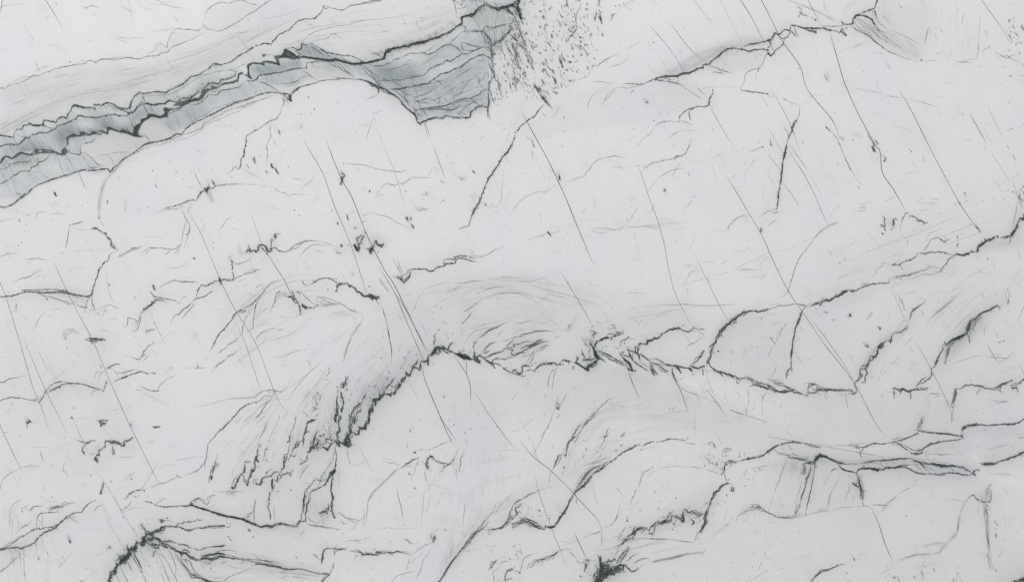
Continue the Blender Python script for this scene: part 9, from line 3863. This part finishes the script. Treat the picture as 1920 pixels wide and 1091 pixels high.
# ---------------------------------------------------------------- the slab
def shrink(m, k):
    return m[:m.shape[0] // k * k, :m.shape[1] // k * k].reshape(m.shape[0] // k, k, -1, k).mean((1, 3))

def build_slab():
    up = {c: upsample(soft[c], CH, CW, SOFT) for c in soft}
    q = shrink(ink, 4)
    halo = upsample(gauss(q, 1.5), CH, CW, 4) * .5 + upsample(gauss(q, 4.5), CH, CW, 4) * .95 + upsample(gauss(q, 13), CH, CW, 4) * 1.1
    halo = np.clip(halo, 0, .6)
    # streaks across the green band, along the grain of the stone
    yy, xx = np.mgrid[0:CH, 0:CW].astype(np.float32)
    along = xx * .45 + yy * .9; across = xx * .9 - yy * .45
    def anis(ca, cc, sd):
        g = np.random.RandomState(sd).uniform(-1, 1, (int(2600 / ca) + 8, int(3200 / cc) + 8)).astype(np.float32)
        a = (along + 40) / ca; c = (across + 900) / cc
        ai = a.astype(int); ci = c.astype(int); fa = a - ai; fc = c - ci
        fa = fa * fa * (3 - 2 * fa); fc = fc * fc * (3 - 2 * fc)
        return (g[ai, ci] * (1 - fa) + g[ai + 1, ci] * fa) * (1 - fc) + (g[ai, ci + 1] * (1 - fa) + g[ai + 1, ci + 1] * fa) * fc
    st = anis(26, 3.2, 5) * .5 + anis(14, 1.8, 6) * .3 + anis(60, 14, 7) * .5
    band = np.clip(up['g'] * 1.6, 0, 1)
    green = np.clip(up['g'] * (1 + 0.3 * st) + .0, 0, 1)
    fibre = .012 * np.abs(st) + band * np.clip(st - .25, 0, 1) * .14
    d = 1 - (1 - ink) * (1 - fibre)
    # strength as the eye sees it -> strength as light adds up
    top, dark = .86, .17
    lin = lambda v: ((v + .055) / 1.055) ** 2.4
    inkl = (lin(top) - lin(top * (1 - d) + dark * d)) / (lin(top) - lin(dark))
    veining = np.stack([inkl, green, up['s'], halo], -1).astype(np.float32)
    tint = np.stack([up['y'], up['t'], up['w'], st * .5 + .5], -1).astype(np.float32)

    n0 = CH * CW
    xs = (np.arange(CW) + .5 - CW / 2) * U; ys = -(np.arange(CH) + .5 - CH / 2) * U
    co = np.zeros((CH, CW, 3), np.float32); co[..., 0] = xs[None]; co[..., 1] = ys[:, None]; co[..., 2] = 0
    e = np.minimum.reduce([np.arange(CW)[None] + 0 * ys[:, None], (CW - 1 - np.arange(CW))[None] + 0 * ys[:, None],
                           np.arange(CH)[:, None] + 0 * xs[None], (CH - 1 - np.arange(CH))[:, None] + 0 * xs[None]])
    co[..., 2] -= np.where(e < 2, (2 - e) ** 2 * .0006, 0)          # eased edge
    idx = np.arange(n0).reshape(CH, CW)
    quads = np.stack([idx[:-1, :-1], idx[1:, :-1], idx[1:, 1:], idx[:-1, 1:]], -1).reshape(-1, 4)
    ring = np.concatenate([idx[0, :-1], idx[:-1, -1], idx[-1, :0:-1], idx[:0:-1, 0]])
    low = co.reshape(-1, 3)[ring].copy(); low[:, 2] = -.020
    R = len(ring); j = np.arange(R); k = (j + 1) % R
    sides = np.stack([ring[j], ring[k], n0 + k, n0 + j], -1)
    verts = np.concatenate([co.reshape(-1, 3), low])
    loops = np.concatenate([quads.reshape(-1), sides.reshape(-1), (n0 + j)[::1]]).astype(np.int32)
    npoly = len(quads) + len(sides) + 1
    starts = np.concatenate([np.arange(len(quads) + len(sides)) * 4, [4 * (len(quads) + len(sides))]]).astype(np.int32)
    me = bpy.data.meshes.new('stone_slab')
    me.vertices.add(len(verts)); me.vertices.foreach_set('co', verts.reshape(-1).astype(np.float32))
    me.loops.add(len(loops)); me.loops.foreach_set('vertex_index', loops)
    me.polygons.add(npoly); me.polygons.foreach_set('loop_start', starts)
    me.update(calc_edges=True)
    me.shade_flat()
    for nm, a in (('veining', veining), ('tint', tint)):
        at = me.attributes.new(nm, 'FLOAT_COLOR', 'POINT'); f = a.reshape(-1, 4)
        at.data.foreach_set('color', np.concatenate([f, f[ring]]).reshape(-1).astype(np.float32))
    me.materials.append(stone())
    o = bpy.data.objects.new('stone_slab', me); scene.collection.objects.link(o); o.location = (0, 0, TOP)
    tag(o, kind='thing', label='polished white quartzite slab with charcoal veins and a grey-green band at one corner', category='stone slab')

def stone():
    m = bpy.data.materials.new('veined_quartzite'); m.use_nodes = True
    N, L = m.node_tree.nodes, m.node_tree.links; b = N['Principled BSDF']
    def node(t, **k):
        n = N.new(t)
        for a, v in k.items(): setattr(n, a, v)
        return n
    tc = node('ShaderNodeTexCoord')
    av = node('ShaderNodeAttribute', attribute_name='veining'); at = node('ShaderNodeAttribute', attribute_name='tint')
    sv = node('ShaderNodeSeparateColor'); stn = node('ShaderNodeSeparateColor')
    L.new(av.outputs['Color'], sv.inputs[0]); L.new(at.outputs['Color'], stn.inputs[0])
    def noise(scale, detail, rough=.55, sx=1, rot=0):
        mp = node('ShaderNodeMapping'); mp.inputs['Scale'].default_value = (sx, 1, 1); mp.inputs['Rotation'].default_value = (0, 0, rot)
        L.new(tc.outputs['Object'], mp.inputs['Vector'])
        n = node('ShaderNodeTexNoise'); n.inputs['Scale'].default_value = scale; n.inputs['Detail'].default_value = detail; n.inputs['Roughness'].default_value = rough
        L.new(mp.outputs['Vector'], n.inputs['Vector']); return n.outputs['Fac']
    def ramp(f, lo, hi, a, c):
        n = node('ShaderNodeMapRange'); n.inputs['From Min'].default_value = lo; n.inputs['From Max'].default_value = hi
        n.inputs['To Min'].default_value = a; n.inputs['To Max'].default_value = c; L.new(f, n.inputs['Value']); return n.outputs['Result']
    def mix(fac, A, B, mode='MIX'):
        n = node('ShaderNodeMix', data_type='RGBA', blend_type=mode, clamp_factor=True)
        if isinstance(fac, (int, float)): n.inputs['Factor'].default_value = fac
        else: L.new(fac, n.inputs['Factor'])
        for s, v in (('A', A), ('B', B)):
            i = [q for q in n.inputs if q.name == s and q.type == 'RGBA'][0]
            if isinstance(v, tuple): i.default_value = v + (1,)
            else: L.new(v, i)
        return [q for q in n.outputs if q.type == 'RGBA'][0]
    s = lambda r, g, bb: tuple((((v / 255) + .055) / 1.055) ** 2.4 * 1.0 for v in (r, g, bb))
    col = mix(ramp(noise(3.2, 4), .35, .65, 0, 1), s(218, 216, 220), s(222, 221, 221))
    col = mix(ramp(noise(9, 5, .6), .52, .75, 0, .5), col, s(211, 213, 212))
    col = mix(ramp(noise(34, 6, .65, 3.2, -1.1), .55, .8, 0, .45), col, s(207, 209, 209))
    col = mix(ramp(noise(150, 4, .7), .5, .8, 0, .4), col, s(206, 209, 208))
    col = mix(ramp(noise(420, 3, .7), .45, .8, 0, .35), col, s(205, 207, 208))
    col = mix(sv.outputs['Blue'], col, s(150, 151, 157))
    col = mix(sv.outputs['Green'], col, s(140, 152, 156))
    col = mix(stn.outputs['Red'], col, s(196, 193, 181))
    col = mix(stn.outputs['Green'], col, s(102, 115, 120))
    col = mix(stn.outputs['Blue'], col, s(228, 229, 230))
    col = mix(av.outputs['Alpha'], col, s(146, 154, 152))
    inkc = mix(ramp(noise(60, 3), .4, .7, 0, 1), s(34, 42, 38), s(48, 55, 54))
    col = mix(sv.outputs['Red'], col, inkc)
    L.new(col, b.inputs['Base Color'])
    r = ramp(noise(50, 4), .3, .7, .26, .36)
    L.new(r, b.inputs['Roughness'])
    b.inputs['IOR'].default_value = 1.5; b.inputs['Specular IOR Level'].default_value = .35
    return m

build_slab()
